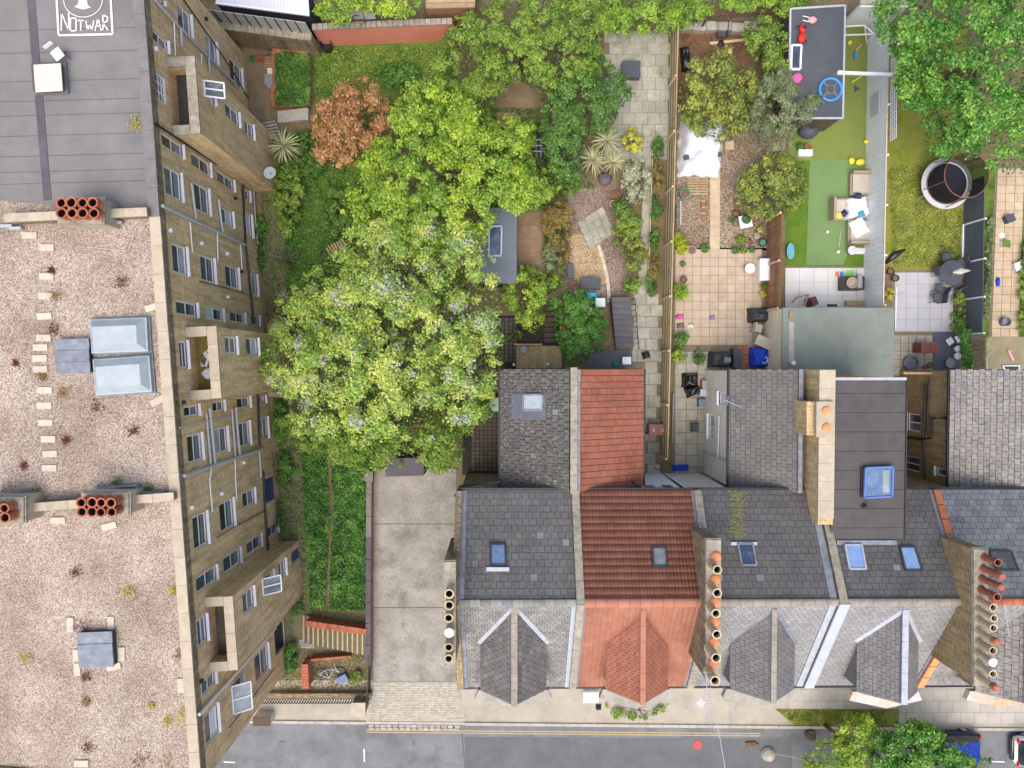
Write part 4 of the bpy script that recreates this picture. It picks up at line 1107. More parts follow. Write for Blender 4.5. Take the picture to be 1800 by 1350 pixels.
# white painted gable walls of the rear return where the two roofs meet the house
BUD[h3.name] = 180
wn3 = [((2.6, 4.0, 1.0, 2.1), m_wrender, m_curtain), ((1.2, 1.9, 3.0, 4.2), m_wrender, m_curtain)]
o3, w3 = outrig(h3, P(1282, 700, 5.1).x, 5.1, P(1413, 700, 6.9).x, 6.9, y0, y1, m_slx3, .36, .26, m_cream, thick=.018, wins=wn3)
MB().bar((P(1412, 700, 7).x - .1, y0, 6.92), (P(1412, 700, 7).x - .1, y1, 6.92), .2, .06).build('lead_flashing', m_lead, h3)
zpa, zpb = Vector((w3.a.x - .1, -5.2, 4.9)), Vector((w3.a.x - .1, -5.2, .2))
MB().tube([zpa, zpb], .05, 8).build('downpipe', m_grey, h3)
MB().tube([Vector((w3.a.x - .1, -2.8, 3.4)), Vector((w3.a.x - .1, -5.2, 3.2))], .05, 8).build('downpipe', m_grey, h3)
t_ = MB(); p = Vector((w3.a.x + .3, -2.2, 5.9)); t_.tube([p, p + Vector((-1.0, .4, .3))], .02); t_.tube([p + Vector((-.8, .1, .2)), p + Vector((-.8, .6, .35))], .012)
t_.tube([p, p + Vector((0, 0, -.7))], .02)
t_.build('aerial', m_leadlt, h3)
BUD[h5.name] = 150
wn5 = [(None,)]
W5 = Wall((P(1670, 700, 5.1).x + .08, y0), (P(1670, 700, 5.1).x + .08, y1), 0, 5, (-1, 0))
wn5 = [(W5.rect((1596, 723), (1618, 757)), m_white, m_glass), (W5.rect((1589, 796), (1616, 828)), m_white, m_glass), (W5.rect((1646, 818), (1664, 836)), m_white, m_glass)]
o5, w5 = outrig(h5, P(1670, 700, 5.1).x, 5.1, XP[5] - .3, 6.9, y0, y1, m_slx5, .34, .27, m_brick, thick=.026, wins=wn5)
def w5p(pts, r): MB().tube([onplane(x, y, w5.a, w5.n) + w5.n * .1 for x, y in pts], r, 8).build('downpipe', m_gutter, h5)
w5p([(1630, 675), (1626, 765), (1628, 840)], .06); w5p([(1636, 666), (1632, 765)], .05); w5p([(1590, 768), (1625, 772), (1641, 770), (1641, 735), (1668, 735)], .07)
MB().box(P(1630, 656, 3.2), (2.8, .12, .25)).build('sign_board', m_wood, h5)
# rear walls of the houses get their small upper windows
for h, x0, x1, mm in ((h2, P(1145, 858, 6).x, P(1200, 858, 6).x, m_white),):
    b = MB()
    for k in range(2):
        b.box((x0 + k * .95, YER - .06, 5.6), (.7, .1, 1.2))
    b.build('window', m_white, h)
    b = MB()
    for k in range(2): b.box((x0 + k * .95, YER - .0, 5.6), (.52, .04, 1.0))
    b.build('pane', m_glass, h)
# downpipes running diagonally between gutters
for h, pts in ((h1, [(800, 872), (808, 855), (880, 846)]), (h2, [(1110, 845), (1124, 860)]), (h3, [(1150, 822), (1212, 866)]), (h3, [(1230, 830), (1290, 862)]), (h5, [(1588, 855), (1648, 872)])):
    MB().tube([P(x, y, 5.9 + .25 * k) for k, (x, y) in enumerate(pts)], .06, 8).build('downpipe', m_gutter, h)
# television aerials on the party stacks
def yagi(px, py, z, ex, ey, L, n, label, r=0.012):
    base = P(px, py, z); tip = base + Vector((ex, ey, 0.05)) * L
    t = thing('television_aerial', label, 'aerial', base)
    MB().tube([base - Vector((0, 0, 1.1)), base + Vector((0, 0, .05))], .02).build('mast', m_grey, t)
    MB().tube([base, tip], r * 1.3).build('boom', m_leadlt, t)
    s = Vector((-ey, ex, 0)).normalized()
    for k in range(n):
        p = base.lerp(tip, (k + .5) / n); l_ = .2 if k else .3
        MB().tube([p - s * l_, p + s * l_], r, 4).build('element', m_leadlt, t)
    return t
yagi(1240, 1180, 11.2, .08, -1, 2.5, 18, 'long many-bar aerial reaching over the pavement from the stack of alternating pots')
yagi(1285, 1228, 6.3, .12, -1, 1.3, 11, 'short aerial on the eaves of the house with the mossy streak')
yagi(1765, 1062, 11.0, .15, -1, 1.5, 10, 'upper aerial near the right edge stack of pots')
yagi(1755, 1170, 11.0, -.08, -1, 1.6, 10, 'lower aerial near the right edge stack of pots')
# ------------------------------------------------------------------ ground, street, walls, fences, paving
def G(px, py, z=0.0):
    """a spot on the ground, raised straight up by z"""
    p = P(px, py, 0.0); p.z = z; return p
def patch(name, pts, z, m, th=0.06, z0=0.0):
    return struct(MB().prism([G(x, y, z0) for x, y in pts], z - th, z), name, m)
m_soil = mat('garden_soil', (104, 92, 70), (124, 110, 84), scale=1.4, fine=0.3, fscale=14, bump=0.4, c3=(84, 84, 52))
m_asph = mat('asphalt', (108, 110, 113), (126, 128, 130), scale=0.7, fine=0.26, fscale=20, stain=0.6, scol=(90, 90, 90), bump=0.15)
m_pave = mat('pavement_beige', (160, 153, 139), (176, 169, 155), scale=0.8, fine=0.16, fscale=22, stain=0.5, scol=(138, 130, 114), rnd=0.05)
m_pslab = mat('paving_slab_grey', (172, 166, 156), (186, 180, 170), scale=1.2, fine=0.12, rnd=0.07, stain=0.25, scol=(150, 146, 136))
m_conc = mat('driveway_concrete', (142, 138, 130), (166, 162, 153), scale=0.9, fine=0.26, fscale=20, stain=0.7, scol=(110, 107, 94), bump=0.2, rnd=0.05, dirt=.18, lichen=.15)
m_kerb = mat('kerb_stone', (164, 158, 148), (180, 174, 164), scale=3, rnd=0.08, fine=0.2)
m_sett = mat('granite_sett', (150, 144, 136), (176, 170, 162), scale=4, rnd=0.15, fine=0.2)
m_yellow = mat('faded_yellow_line', (186, 166, 118), (158, 146, 118), scale=5, fine=0.3)
m_wline = mat('white_line', (226, 226, 226), (212, 212, 212), scale=6, fine=0.15)
m_block = mat_brick('block_paving', (170, 164, 150), (184, 178, 164), (196, 190, 178), (120, 116, 102), stain=0.2, bw=0.21, bh=0.105, scol=(140, 136, 118), streak=.15)
def grassmat(name, cols, scale=1.0):
    t = NT(name); a = t.noise(scale, 6); n = len(cols)
    col = t.ramp(a, [(0.25 + 0.5 * i / (n - 1), c) for i, c in enumerate(cols)])
    f = t.noise(24, 4); hs = t.n('ShaderNodeHueSaturation'); t.l(t.math('ADD', t.math('MULTIPLY', f, 1.1), 0.45), hs.inputs['Value']); t.l(col, hs.inputs['Color'])
    t.bump(t.noise(30, 5), 0.9, 0.05)
    MATS[name] = t.out(hs.outputs[0], 0.9, 0.1); return MATS[name]
m_grass = grassmat('rough_grass', [(58, 80, 38), (82, 108, 48), (108, 128, 58), (92, 100, 54)])
m_lawnE = grassmat('mossy_lawn', [(96, 112, 42), (124, 134, 52), (140, 140, 70), (104, 104, 48)], 0.9)
m_astro = mat('artificial_turf', (104, 130, 82), (114, 140, 90), scale=0.5, fine=0.1, fscale=40)
m_astro2 = mat('older_turf', (112, 126, 64), (122, 134, 70), scale=0.6, fine=0.16, fscale=30)
m_lawnD = grassmat('bright_lawn', [(74, 106, 38), (94, 124, 46), (106, 128, 50)], 1.2)
m_gravG = mat_gravel('garden_gravel', [(120, 104, 88), (158, 140, 118), (178, 160, 136), (140, 122, 104), (190, 176, 156)], 17)
m_gravP = mat_gravel('pinkish_chippings', [(128, 108, 100), (160, 142, 130), (178, 162, 150), (146, 128, 116)], 18)
m_gravY = mat_gravel('golden_gravel', [(170, 146, 112), (200, 176, 140), (214, 192, 158), (184, 160, 128)], 17)
m_tantile = mat('tan_patio_tile', (174, 157, 136), (188, 171, 150), scale=1.8, rnd=0.06, fine=0.14, stain=0.4, scol=(156, 128, 102))
m_buff = mat('buff_slab', (178, 158, 132), (194, 176, 150), scale=2, rnd=0.08, fine=0.12, stain=0.3, scol=(168, 146, 116))
m_york = mat('grey_green_flag', (152, 150, 136), (172, 170, 158), scale=1.2, rnd=0.14, fine=0.18, stain=0.7, scol=(118, 116, 84), dirt=.12)
m_porc = mat('pale_porcelain', (196, 195, 193), (206, 205, 203), scale=0.8, rnd=0.02, fine=0.04, stain=0.15, scol=(190, 188, 186))
m_porcE = mat('light_grey_tile', (168, 168, 173), (180, 180, 185), scale=0.8, rnd=0.03, fine=0.06, stain=0.3, scol=(168, 166, 166))
m_oldfl = mat('old_concrete_flag', (150, 146, 132), (170, 166, 152), scale=2.5, rnd=0.1, fine=0.2, stain=0.4, scol=(120, 116, 96))
m_joint = mat('mortar_bed', (128, 116, 96), (112, 102, 84), scale=4, fine=0.2)
m_brslab = mat('brown_slab', (134, 112, 88), (150, 128, 104), scale=1.5, rnd=0.08, fine=0.15, stain=0.3, scol=(104, 92, 70))

ky = lambda px: 1270 + (px - 640) * 0.010
kA, kB = G(300, ky(300)), G(2000, ky(2000))
wdir = (kB - kA).normalized()
kL, kR = kA - wdir * 60, kB + wdir * 60
struct(MB().prism([kL, kR, (60, 60), (-70, 60)], -1.0, -0.03), 'ground', m_soil)
struct(MB().prism([kL, kR, (60, -60), (-70, -60)], -1.0, -0.11), 'road', m_asph)
pav = patch('pavement', [(440, 1196), (2100, 1196), (2100, ky(2100) - .5), (440, ky(440) - .5)], 0.0, m_pave, th=0.12)
patch('forecourt', [(806, 1120), (2100, 1120), (2100, 1197), (806, 1197)], -.008, m_pslab)
n = 56
for i in range(n):
    a, b = G(440 + i * 29, ky(440 + i * 29), -.01), G(440 + i * 29 + 28.4, ky(440 + i * 29 + 28.4), -.01)
    if 640 < 440 + i * 29 + 14 < 812: a.z -= .06; b.z -= .06
    pbar('kerb_stone', m_kerb, pav, a, b, .17, .2)
for r in range(2):
    for i in range(15):
        pbox('sett', m_sett, pav, G(652 + i * 10.8 + R.uniform(-1, 1), 1276.5 + r * 5 + i * .1, -.075), (.31 + R.uniform(-.04, .03), .15, .1), rz=R.uniform(-.05, .05))
# slabs of the pavement at the right
for r in range(3):
    for i in range(18):
        x, y = 1388 + i * 24 + (r % 2) * 11, 1222 + r * 20
        if 1380 < x < 1560 and r == 2: continue
        pbox('slab', m_pslab, pav, G(x, y, -.004), (.80, .66, .03), rz=R.uniform(-.004, .004))
road_z = -.104
m_asph2 = mat('newer_asphalt', (92, 94, 97), (104, 106, 108), scale=0.8, fine=0.22, fscale=22, stain=0.4, scol=(116, 116, 114), bump=.15)
patch('road_resurfacing', [(816, 1297), (1392, 1300), (1400, 1500), (828, 1500)], -.106, m_asph2, th=.01)
def line(name, a, b, w, m, label, cat):
    p, q = G(*a, road_z), G(*b, road_z)
    return tag(MB().bar(p, q, w, .008).build(name, m), label, cat)
line('yellow_line', (644, 1284.5), (1338, 1291), .07, m_yellow, 'upper of the two faded yellow lines along the kerb', 'road marking')
line('yellow_line', (644, 1288.5), (1338, 1295), .07, m_yellow, 'lower of the two faded yellow lines along the kerb', 'road marking')
line('bay_corner', (392, 1341), (412, 1342), .07, m_wline, 'white parking bay corner mark beside the flats', 'road marking')
line('bay_corner', (639, 1318), (640, 1341), .07, m_wline, 'white parking bay corner mark near the dropped kerb', 'road marking')
line('bay_edge', (1740, 1340), (1768, 1341), .07, m_wline, 'short white bay line between the two parked cars', 'road marking')
line('road_seam', (812, 1290), (818, 1360), .06, mat('tar_seam', (90, 90, 92), fine=.1), 'dark straight tar seam across the road', 'road seam')
for i, (x, y, w_, h_) in enumerate(((495, 1305, .5, .1), (727, 1308, .2, .35))):
    single(MB().prism([G(x + w_ * 14 * math.cos(a), y + h_ * 14 * math.sin(a), road_z) for a in [k * 0.7 for k in range(9)]], road_z - .004, road_z + .003), 'tar_patch', m_blackpl, ['black tar streak on the road near the flats', 'small dark oil spot on the road below the driveway'][i], 'stain')
single(MB().lathe(G(1227, 1311, -.1), [(.27, 0), (.27, .02), (.001, .022)], 20), 'red_disc', mat('faded_red', (208, 84, 84), fine=.06), 'round faded red disc lying on the asphalt', 'disc')

# ---- driveway
drv = patch('driveway', [(655, 822), (803, 822), (800, 1199), (655, 1199)], 0.0, m_joint)
for i, (ya, yb) in enumerate(((824, 920), (921.5, 1067), (1068.5, 1198))):
    MB().prism([G(657, ya), G(802, ya), G(801, yb), G(656, yb)], -.03, .02 + .004 * i).build('concrete_slab', m_conc, drv)
patch('block_paving', [(652, 1199), (806, 1199), (818, 1266), (648, 1266)], 0.012, m_block)
w = thing('garden_wall', 'low dark capped brick wall along the left of the driveway', 'wall', G(655, 980))
a, b = G(654, 828), G(652, 1160)
MB().bar(a + Vector((0, 0, .45)), b + Vector((0, 0, .45)), .22, .9).build('wall', m_brick_red, w)
for i in range(9):
    p, q = a.lerp(b, i / 9), a.lerp(b, (i + 1) / 9 - .003); p.z = q.z = .94
    pbar('coping_stone', m_coping_dk if i < 3 else m_felt_line, w, p, q, .3, .09)
MB().box(G(655, 832, 1.05), (.5, .6, .5)).build('pier', m_coping_dk, w)
s = MB(); s.prism([G(688, 798, 2.2), G(752, 796, 2.2), G(752, 826, 2.2), G(688, 828, 2.2)], 0, 2.2); single(s, 'small_shed', m_felt_line, 'dark flat roofed shed half under the tree at the driveway end', 'shed')

# ---- strip beside the flats
m_dirt = mat('trodden_earth', (120, 106, 84), (138, 124, 100), scale=1.2, fine=0.22, fscale=20, stain=0.4, scol=(98, 92, 66))
patch('earth_path', [(425, 60), (470, 60), (480, 330), (505, 420), (500, 560), (540, 700), (545, 1060), (480, 1060), (440, 560)], -.01, m_dirt)
patch('rough_lawn', [(545, 70), (800, 70), (800, 240), (560, 250)], .03, m_grass)
patch('rough_lawn', [(485, 235), (640, 225), (700, 420), (620, 480), (540, 540), (500, 600), (505, 420), (482, 330)], 0.0, m_grass)
patch('ivy_bed', [(532, 740), (652, 740), (650, 1078), (545, 1078)], .01, m_soil)
patch('yard_floor', [(470, 1060), (660, 1090), (655, 1226), (470, 1226)], -.012, mat('mossy_yard', (96, 92, 70), (120, 114, 90), scale=1.5, fine=0.3, fscale=18, c3=(76, 84, 48)))
# arched brick wall by the middle bay
w = thing('arched_wall', 'brown brick wall with round arch beside the middle bay', 'wall', G(505, 700))
c = G(490, 690); e = G(526, 692)
mb = MB(); pts = [(0, 0), (0, 2.2), (1.25, 2.2), (1.25, 0), (1.05, 0)] + [(0.6 + .45 * math.cos(t_), 1.0 + .5 * math.sin(t_)) for t_ in [math.pi * k / 8 for k in range(9)]] + [(.15, 0)]
d = (e - c).normalized(); nrm = Vector((-d.y, d.x, 0)) * .14
k = len(pts)
mb.add([c + d * x + Vector((0, 0, z)) - nrm for x, z in pts] + [c + d * x + Vector((0, 0, z)) + nrm for x, z in pts], [tuple(range(k)), tuple(range(2 * k - 1, k - 1, -1))] + [(i, (i + 1) % k, k + (i + 1) % k, k + i) for i in range(k)])
mb.build('wall', m_brick_dark, w)
# steps with yellow nosings, brick edging
t = thing('yard_steps', 'flight of concrete steps with yellow edges by the street railings', 'steps', G(590, 1112))
for i in range(13):
    x0, x1 = 533 + i * 9.0, 542 + i * 9.0; ya, yb = 1080 + i * 1.6, 1130 + i * .9; hz = .08 + i * .07
    MB().prism([G(x0, ya), G(x1, ya), G(x1, yb), G(x0, yb)], -.02, hz).build('step', mat('dark_tread', (92, 86, 72), (108, 102, 86), scale=3, fine=.2, rnd=.08), t)
    MB().prism([G(x0, ya + 1, hz), G(x0 + 2.6, ya + 1, hz), G(x0 + 2.6, yb - 1, hz), G(x0, yb - 1, hz)], hz - .03, hz + .012).build('nosing', m_yellow, t)
def brick_run(root, a, b, z, w_, n_, m=m_pot, h_=.075, name='brick'):
    for i in range(n_):
        p, q = a.lerp(b, i / n_), a.lerp(b, (i + 1) / n_ - .0); e_ = (q - p).normalized() * .006
        p = Vector((p.x, p.y, z + R.uniform(-.004, .004))); q = Vector((q.x, q.y, p.z))
        pbar(name, m, root, p + e_, q - e_, w_, h_)
w = thing('step_wall', 'red brick capped wall on the upper side of the yellow edged steps', 'wall', G(595, 1090))
a, b = G(546, 1085, 1.0), G(650, 1100, 1.0); MB().bar(a - Vector((0, 0, .52)), b - Vector((0, 0, .52)), .28, 1.0).build('wall', m_brick_red, w); brick_run(w, a, b, 1.02, .36, 24)
w = thing('yard_wall', 'short red brick wall end in the bicycle yard', 'wall', G(543, 1180))
a, b = G(543, 1156, .9), G(545, 1198, .9); MB().bar(a - Vector((0, 0, .46)), b - Vector((0, 0, .46)), .34, .88).build('wall', m_brick_red, w); brick_run(w, a, b, .93, .4, 8)
w = thing('planter_wall', 'thin red brick edging behind the bicycle', 'wall', G(585, 1152))
a, b = G(550, 1154, .5), G(620, 1148, .5); MB().bar(a - Vector((0, 0, .26)), b - Vector((0, 0, .26)), .12, .48).build('wall', m_brick_red, w); brick_run(w, a, b, .52, .14, 14)
w = thing('boundary_wall', 'old stock brick boundary wall between yard and pavement', 'wall', G(560, 1215))
MB().bar(G(468, 1217, .25), G(655, 1217, .25), .3, .5).build('wall', m_brick_dark, w); MB().box(G(637, 1230, .6), (.75, .75, 1.2)).build('pier', m_brick_dark, w); MB().box(G(637, 1230, 1.24), (.85, .85, .1)).build('cap', m_coping, w)
t = thing('street_railing', 'black iron railing along the beige pavement by the flats', 'railing', G(545, 1226))
MB().bar(G(466, 1226, .72), G(622, 1226, .72), .04).build('rail', m_gutter, t); MB().bar(G(466, 1226, .15), G(622, 1226, .15), .04).build('rail', m_gutter, t)
for i in range(34): pbox('baluster', m_gutter, t, G(467 + i * 4.65, 1226, .4), (.045, .045, .8))
t = thing('iron_railing', 'dark railing leaning out beside the driveway entrance', 'railing', G(652, 1185))
MB().bar(G(653, 1140, 1.0), G(650, 1228, 1.0), .05).build('rail', m_gutter, t); MB().bar(G(653, 1140, .1), G(650, 1228, .1), .05).build('rail', m_gutter, t)
for i in range(16): pbox('baluster', m_gutter, t, G(653 - i * .2, 1141 + i * 5.6, .52), (.04, .04, 1.0))
t = thing('grit_bin', 'brown topped grey box standing on the pavement against the flats', 'box', G(466, 1258))
MB().box(G(468, 1256, .4), (1.0, .5, .8)).build('body', m_grey, t); MB().box(G(468, 1256, .83), (1.04, .54, .06)).build('lid', mat('brown_lid', (92, 76, 62), fine=.1), t)
s = MB()
for k in range(9): s.bar(G(527 + k * 2.6, 1125, .01), G(531 + k * 2.6, 1138, .01), .03, .02)
s.bar(G(526, 1125, .01), G(549, 1126, .01), .03, .02); s.bar(G(530, 1138, .01), G(553, 1139, .01), .03, .02)
single(s, 'drain_grate', m_grey, 'square metal grate at the foot of the yellow edged steps', 'grate')

# ---- fences
def fence(label, p0, p1, h, bw, bm, post_m, n_posts, name='timber_fence', rails=3, side=1, rail_m=None, top_m=None, gapf=.02):
    a, b = G(*p0), G(*p1); d = (b - a); L = d.length; d.normalize(); nn2 = Vector((d.y, -d.x, 0)) * side
    t = thing(name, label, 'fence', (a + b) / 2)
    n_ = int(L / bw); ang_ = math.atan2(d.y, d.x)
    for i in range(n_):
        p = a + d * (L * (i + .5) / n_)
        pbox('board', bm, t, p + Vector((0, 0, h / 2)) + nn2 * R.uniform(-.006, .006), (L / n_ - gapf, .022, h * R.uniform(.995, 1.004)), rz=ang_)
    for k in range(rails):
        z = h * (k + .5) / rails if rails > 1 else h * .5
        MB().bar(a + nn2 * .05 + Vector((0, 0, z)), b + nn2 * .05 + Vector((0, 0, z)), .05, .08).build('rail', rail_m or bm, t)
    for i in range(n_posts + 1):
        p = a + d * (L * i / n_posts) + nn2 * .09
        pbox('post', post_m, t, p + Vector((0, 0, h / 2 + .03)), (.1, .1, h + .1), rz=ang_)
    MB().bar(a + Vector((0, 0, h + .02)), b + Vector((0, 0, h + .02)), .08, .035).build('capping', top_m or rail_m or bm, t)
    return t
m_fence = mat('grey_brown_fence', (146, 130, 98), (166, 150, 118), scale=3, rnd=0.10, fine=0.16, fscale=18, stain=0.3, scol=(116, 108, 72))
m_fpost = mat('pale_post', (196, 178, 146), (206, 190, 160), fine=.1, rnd=.05)
m_wboard = mat('whitewashed_board', (220, 222, 222), (228, 230, 231), scale=2, rnd=0.03, fine=0.06, stain=.15, scol=(180, 184, 180))
m_brfence = mat('brown_fence', (138, 106, 80), (156, 124, 96), scale=2, rnd=0.16, fine=0.16)
m_anth = mat('anthracite_slat', (84, 90, 102), (94, 100, 112), rnd=.06, fine=.06, rough=.5)
m_lattice = mat('white_lattice', (216, 214, 218), fine=.05)
fence('long weathered timber fence with slanted posts between stone path and tiled patio', (1179, 62), (1161, 800), 1.85, .14, m_fence, m_fpost, 8, side=1)
fence('tall whitewashed board fence between the green turf and the mossy lawn', (1526, 40), (1517, 542), 2.3, .30, m_wboard, m_wboard, 6, side=-1, rails=1, rail_m=m_wboard, top_m=mat('pale_cap', (190, 176, 166), fine=.08), gapf=.014)
fence('brown board fence between the tan patio and the green turf', (1349, 388), (1345, 547), 2.2, .17, m_brfence, m_fpost, 2, side=1, rails=2, rail_m=mat('red_brown_rail', (122, 82, 58), fine=.1))
single(MB().box(G(1521, 196, 1.15), (.05, 1.25, .95)), 'fence_panel', m_grey, 'grey mesh panel hung on the whitewashed fence', 'panel')
t = thing('lattice_panel', 'white lattice panel standing above the whitewashed fence under the maple', 'trellis', G(1529, 180, 0))
a, b = G(1529, 92), G(1527, 270)
for i in range(30):
    p = a.lerp(b, (i + .5) / 30); pbox('slat', m_lattice, t, p + Vector((.02, 0, 2.65)), (.02, .04, .62))
for z in (2.35, 2.55, 2.75, 2.95): MB().bar(a + Vector((.03, 0, z)), b + Vector((.03, 0, z)), .03, .035).build('rail', m_lattice, t)
t = thing('slatted_fence', 'anthracite slatted fence with white posts beside the tan slab path', 'fence', G(1692, 460))
ys = [322, 396, 463, 527, 588]
for i in range(4):
    a, b = G(1694 - i * .8, ys[i] + 1), G(1694 - (i + 1) * .8, ys[i + 1] - 1)
    for k in range(13): pbar('slat', m_anth, t, a + Vector((0, 0, .1 + k * .142)), b + Vector((0, 0, .1 + k * .142)), .03, .13)
    pbox('post', m_white, t, G(1694 - (i + 1) * .8, ys[i + 1], 1.0), (.1, .1, 2.05))
MB().bar(G(1692, 395, .05), G(1690, 480, .05), .1, .12).build('gravel_board', m_white, t)
# timber trellis fence and walls along the top
w = thing('old_brick_wall', 'dark old brick garden wall next to the flats at the top', 'wall', G(480, 90))
MB().bar(G(400, 74, 1.1), G(566, 96, 1.1), .34, 2.2).build('wall', m_brick_dark, w)
for i in range(14):
    p, q = G(400, 74, 2.24).lerp(G(566, 96, 2.24), i / 14), G(400, 74, 2.24).lerp(G(566, 96, 2.24), (i + 1) / 14 - .004); pbar('coping_stone', m_coping_gr, w, p, q, .42, .08)
t = thing('grey_panel_fence', 'tall grey timber panel fence with dark battens above the old brick wall', 'fence', G(480, 75))
a, b = G(400, 68), G(566, 90)
for i in range(10):
    p, q = a.lerp(b, i / 10), a.lerp(b, (i + 1) / 10); p.z = q.z = 2.9
    pbar('panel', mat('silvered_panel', (160, 158, 156), (174, 172, 170), rnd=.08, fine=.12), t, p, q, .04, 1.3)
    pbox('batten', m_dark, t, p + Vector((0, -.04, 0)), (.05, .05, 1.35))
s = thing('corrugated_shed', 'pale corrugated shed roof at the top edge beside the flats', 'shed', G(470, 20))
q = [P(378, -20, 3.0), P(540, -20, 3.0), P(544, 27, 3.0), P(380, 6, 3.0)]
MB().prism(q, 0, 2.9).build('wall', m_dark, s)
rf = MB()
for i in range(28):
    a, b = q[0].lerp(q[1], i / 28), q[3].lerp(q[2], i / 28); c, e = q[0].lerp(q[1], (i + .55) / 28), q[3].lerp(q[2], (i + .55) / 28)
    rf.slab([a + Vector((0, 0, .02)), c + Vector((0, 0, .02)), e + Vector((0, 0, .02)), b + Vector((0, 0, .02))], .05)
rf.prism(q, 2.9, 2.98)
rf.build('roof', mat('pale_corrugated', (206, 208, 216), (220, 222, 228), fine=.06), s)
MB().bar(q[3] + Vector((0, 0, .04)), q[2] + Vector((0, 0, .04)), .12, .12).build('gutter', m_white, s)
w = thing('salmon_wall', 'salmon painted rendered wall behind the back garden', 'wall', G(680, 70))
MB().bar(G(566, 78, 1.05), G(800, 68, 1.05), .26, 2.1).build('wall', mat('salmon_render', (206, 128, 110), (214, 140, 122), scale=.8, fine=.06, stain=.2, scol=(190, 120, 100)), w)
for i in range(26):
    p, q = G(566, 78, 2.16).lerp(G(800, 68, 2.16), i / 26), G(566, 78, 2.16).lerp(G(800, 68, 2.16), (i + 1) / 26 - .004); pbar('coping_brick', m_coping_gr, w, p, q, .34, .1)
t = thing('trellis_screen', 'small grey timber screen above the salmon wall', 'fence', G(640, 72))
for i in range(4):
    p, q = G(598 + i * 19, 66), G(598 + (i + 1) * 19, 65); pbar('panel', MATS['silvered_panel'], t, p + Vector((0, 0, 2.75)), q + Vector((0, 0, 2.75)), .04, 1.0); pbox('post', m_dark, t, q + Vector((0, -.03, 2.75)), (.05, .05, 1.05))
t = thing('timber_hut', 'weathered timber hut roof at the top edge beside the trees', 'shed', G(790, 15))
q = [P(748, -30, 2.4), P(835, -30, 2.4), P(835, 12, 2.4), P(748, 14, 2.4)]; MB().prism(q, 0, 2.3).build('wall', m_brfence, t)
for i in range(5): MB().prism([q[0].lerp(q[3], i / 5), q[1].lerp(q[2], i / 5), q[1].lerp(q[2], (i + 1) / 5 - .02), q[0].lerp(q[3], (i + 1) / 5 - .02)], 2.3, 2.38 - i * .01).build('roof_board', m_wood, t)
w = thing('stone_kerb_wall', 'low grey stone wall at the back of the bare earth bed', 'wall', G(1250, 45))
for i in range(6): pbox('stone', m_stone, w, G(1205 + i * 22, 52 + R.uniform(-2, 2), .2), (.72, .5, .45), rz=R.uniform(-.06, .06))
t = thing('wire_fence', 'rusty wire mesh fence behind the bare earth bed', 'fence', G(1300, 30))
for k in range(5): MB().bar(G(1240, 36, .3 + k * .35), G(1390, 28, .3 + k * .35), .03).build('rail', m_rust, t)
for i in range(24): pbox('wire', m_rust, t, G(1240 + i * 6.5, 36 - i * .33, .95), (.02, .02, 1.8))
# white fence closing the turf garden
w = thing('white_garden_wall', 'white boarded wall closing the turf garden at the top', 'wall', G(1520, 45))
MB().bar(G(1480, 42, 1.1), G(1560, 42, 1.1), .2, 2.2).build('wall', m_wrender, w); MB().bar(G(1478, 36, 2.3), G(1560, 36, 2.3), .4, .12).build('cap', m_coping, w)

# ---- paving helper
def paving(name, pts, z, bed, o, ex, ey, nx, ny, m, gap=.03, th=.04, keep=None, stag=0.0):
    """a bed (structure) with slabs laid from pixel o along pixel vectors ex, ey"""
    st_ = patch(name, pts, z, bed)
    for j in range(ny):
        for i in range(nx):
            x0 = o[0] + ex[0] * (i + stag * (j % 2)) + ey[0] * j; y0 = o[1] + ex[1] * (i + stag * (j % 2)) + ey[1] * j
            if keep and not keep(x0 + (ex[0] + ey[0]) / 2, y0 + (ex[1] + ey[1]) / 2): continue
            c = G(x0 + (ex[0] + ey[0]) / 2, y0 + (ex[1] + ey[1]) / 2, z + .012 + R.uniform(-.004, .006))
            w_ = M2(math.hypot(*ex)) - gap; h_ = M2(math.hypot(*ey)) - gap
            pbox('slab', m, st_, c, (w_, h_, th), rz=-math.atan2(ex[1], ex[0]) + R.uniform(-.006, .006))
    return st_
pp = lambda q: (lambda x, y: all((q[(i + 1) % len(q)][0] - q[i][0]) * (y - q[i][1]) - (q[(i + 1) % len(q)][1] - q[i][1]) * (x - q[i][0]) > 0 for i in range(len(q))))
# garden A (first house)
patch('shaded_terrace', [(820, 555), (985, 555), (985, 655), (880, 655), (880, 835), (812, 835)], 0.0, mat('dark_tile_bed', (54, 50, 46), fine=.2))
tb = bpy.data.objects['shaded_terrace']
for j in range(38):
    for i in range(11):
        x, y = 832 + i * 7.3, 562 + j * 7.1
        if (x > 882 and y > 640) or (x > 905): continue
        pbox('tile', mat('dark_brown_tile', (88, 80, 70), (104, 96, 84), rnd=.15, fine=.2), tb, G(x, y, .012), (.2, .2, .02))
paving('shed_terrace', [(908, 368), (956, 368), (956, 480), (908, 480)], .0, m_joint, (910, 372), (21, 0), (0, 24), 2, 4, m_brslab)
t = thing('timber_deck', 'raised timber deck behind the end house', 'deck', G(945, 628))
for i in range(15): pbox('board', m_wood, t, G(910 + i * 5.2, 628, .32), (.165, 1.36, .04))
MB().box(G(946, 628, .15), (2.6, 1.3, .28)).build('frame', m_dark, t)
pbar('rail', m_wood, t, G(906, 606, .5), G(950, 606, .5), .09, .08); pbar('rail', m_wood, t, G(984, 575, .8), G(984, 646, .8), .09, .08)
for x, y in ((906, 606), (950, 606), (984, 577), (984, 645)): pbox('post', m_wood, t, G(x, y, .45), (.1, .1, .9))
t = thing('garden_steps', 'dark timber garden steps leading up from the deck', 'steps', G(968, 570))
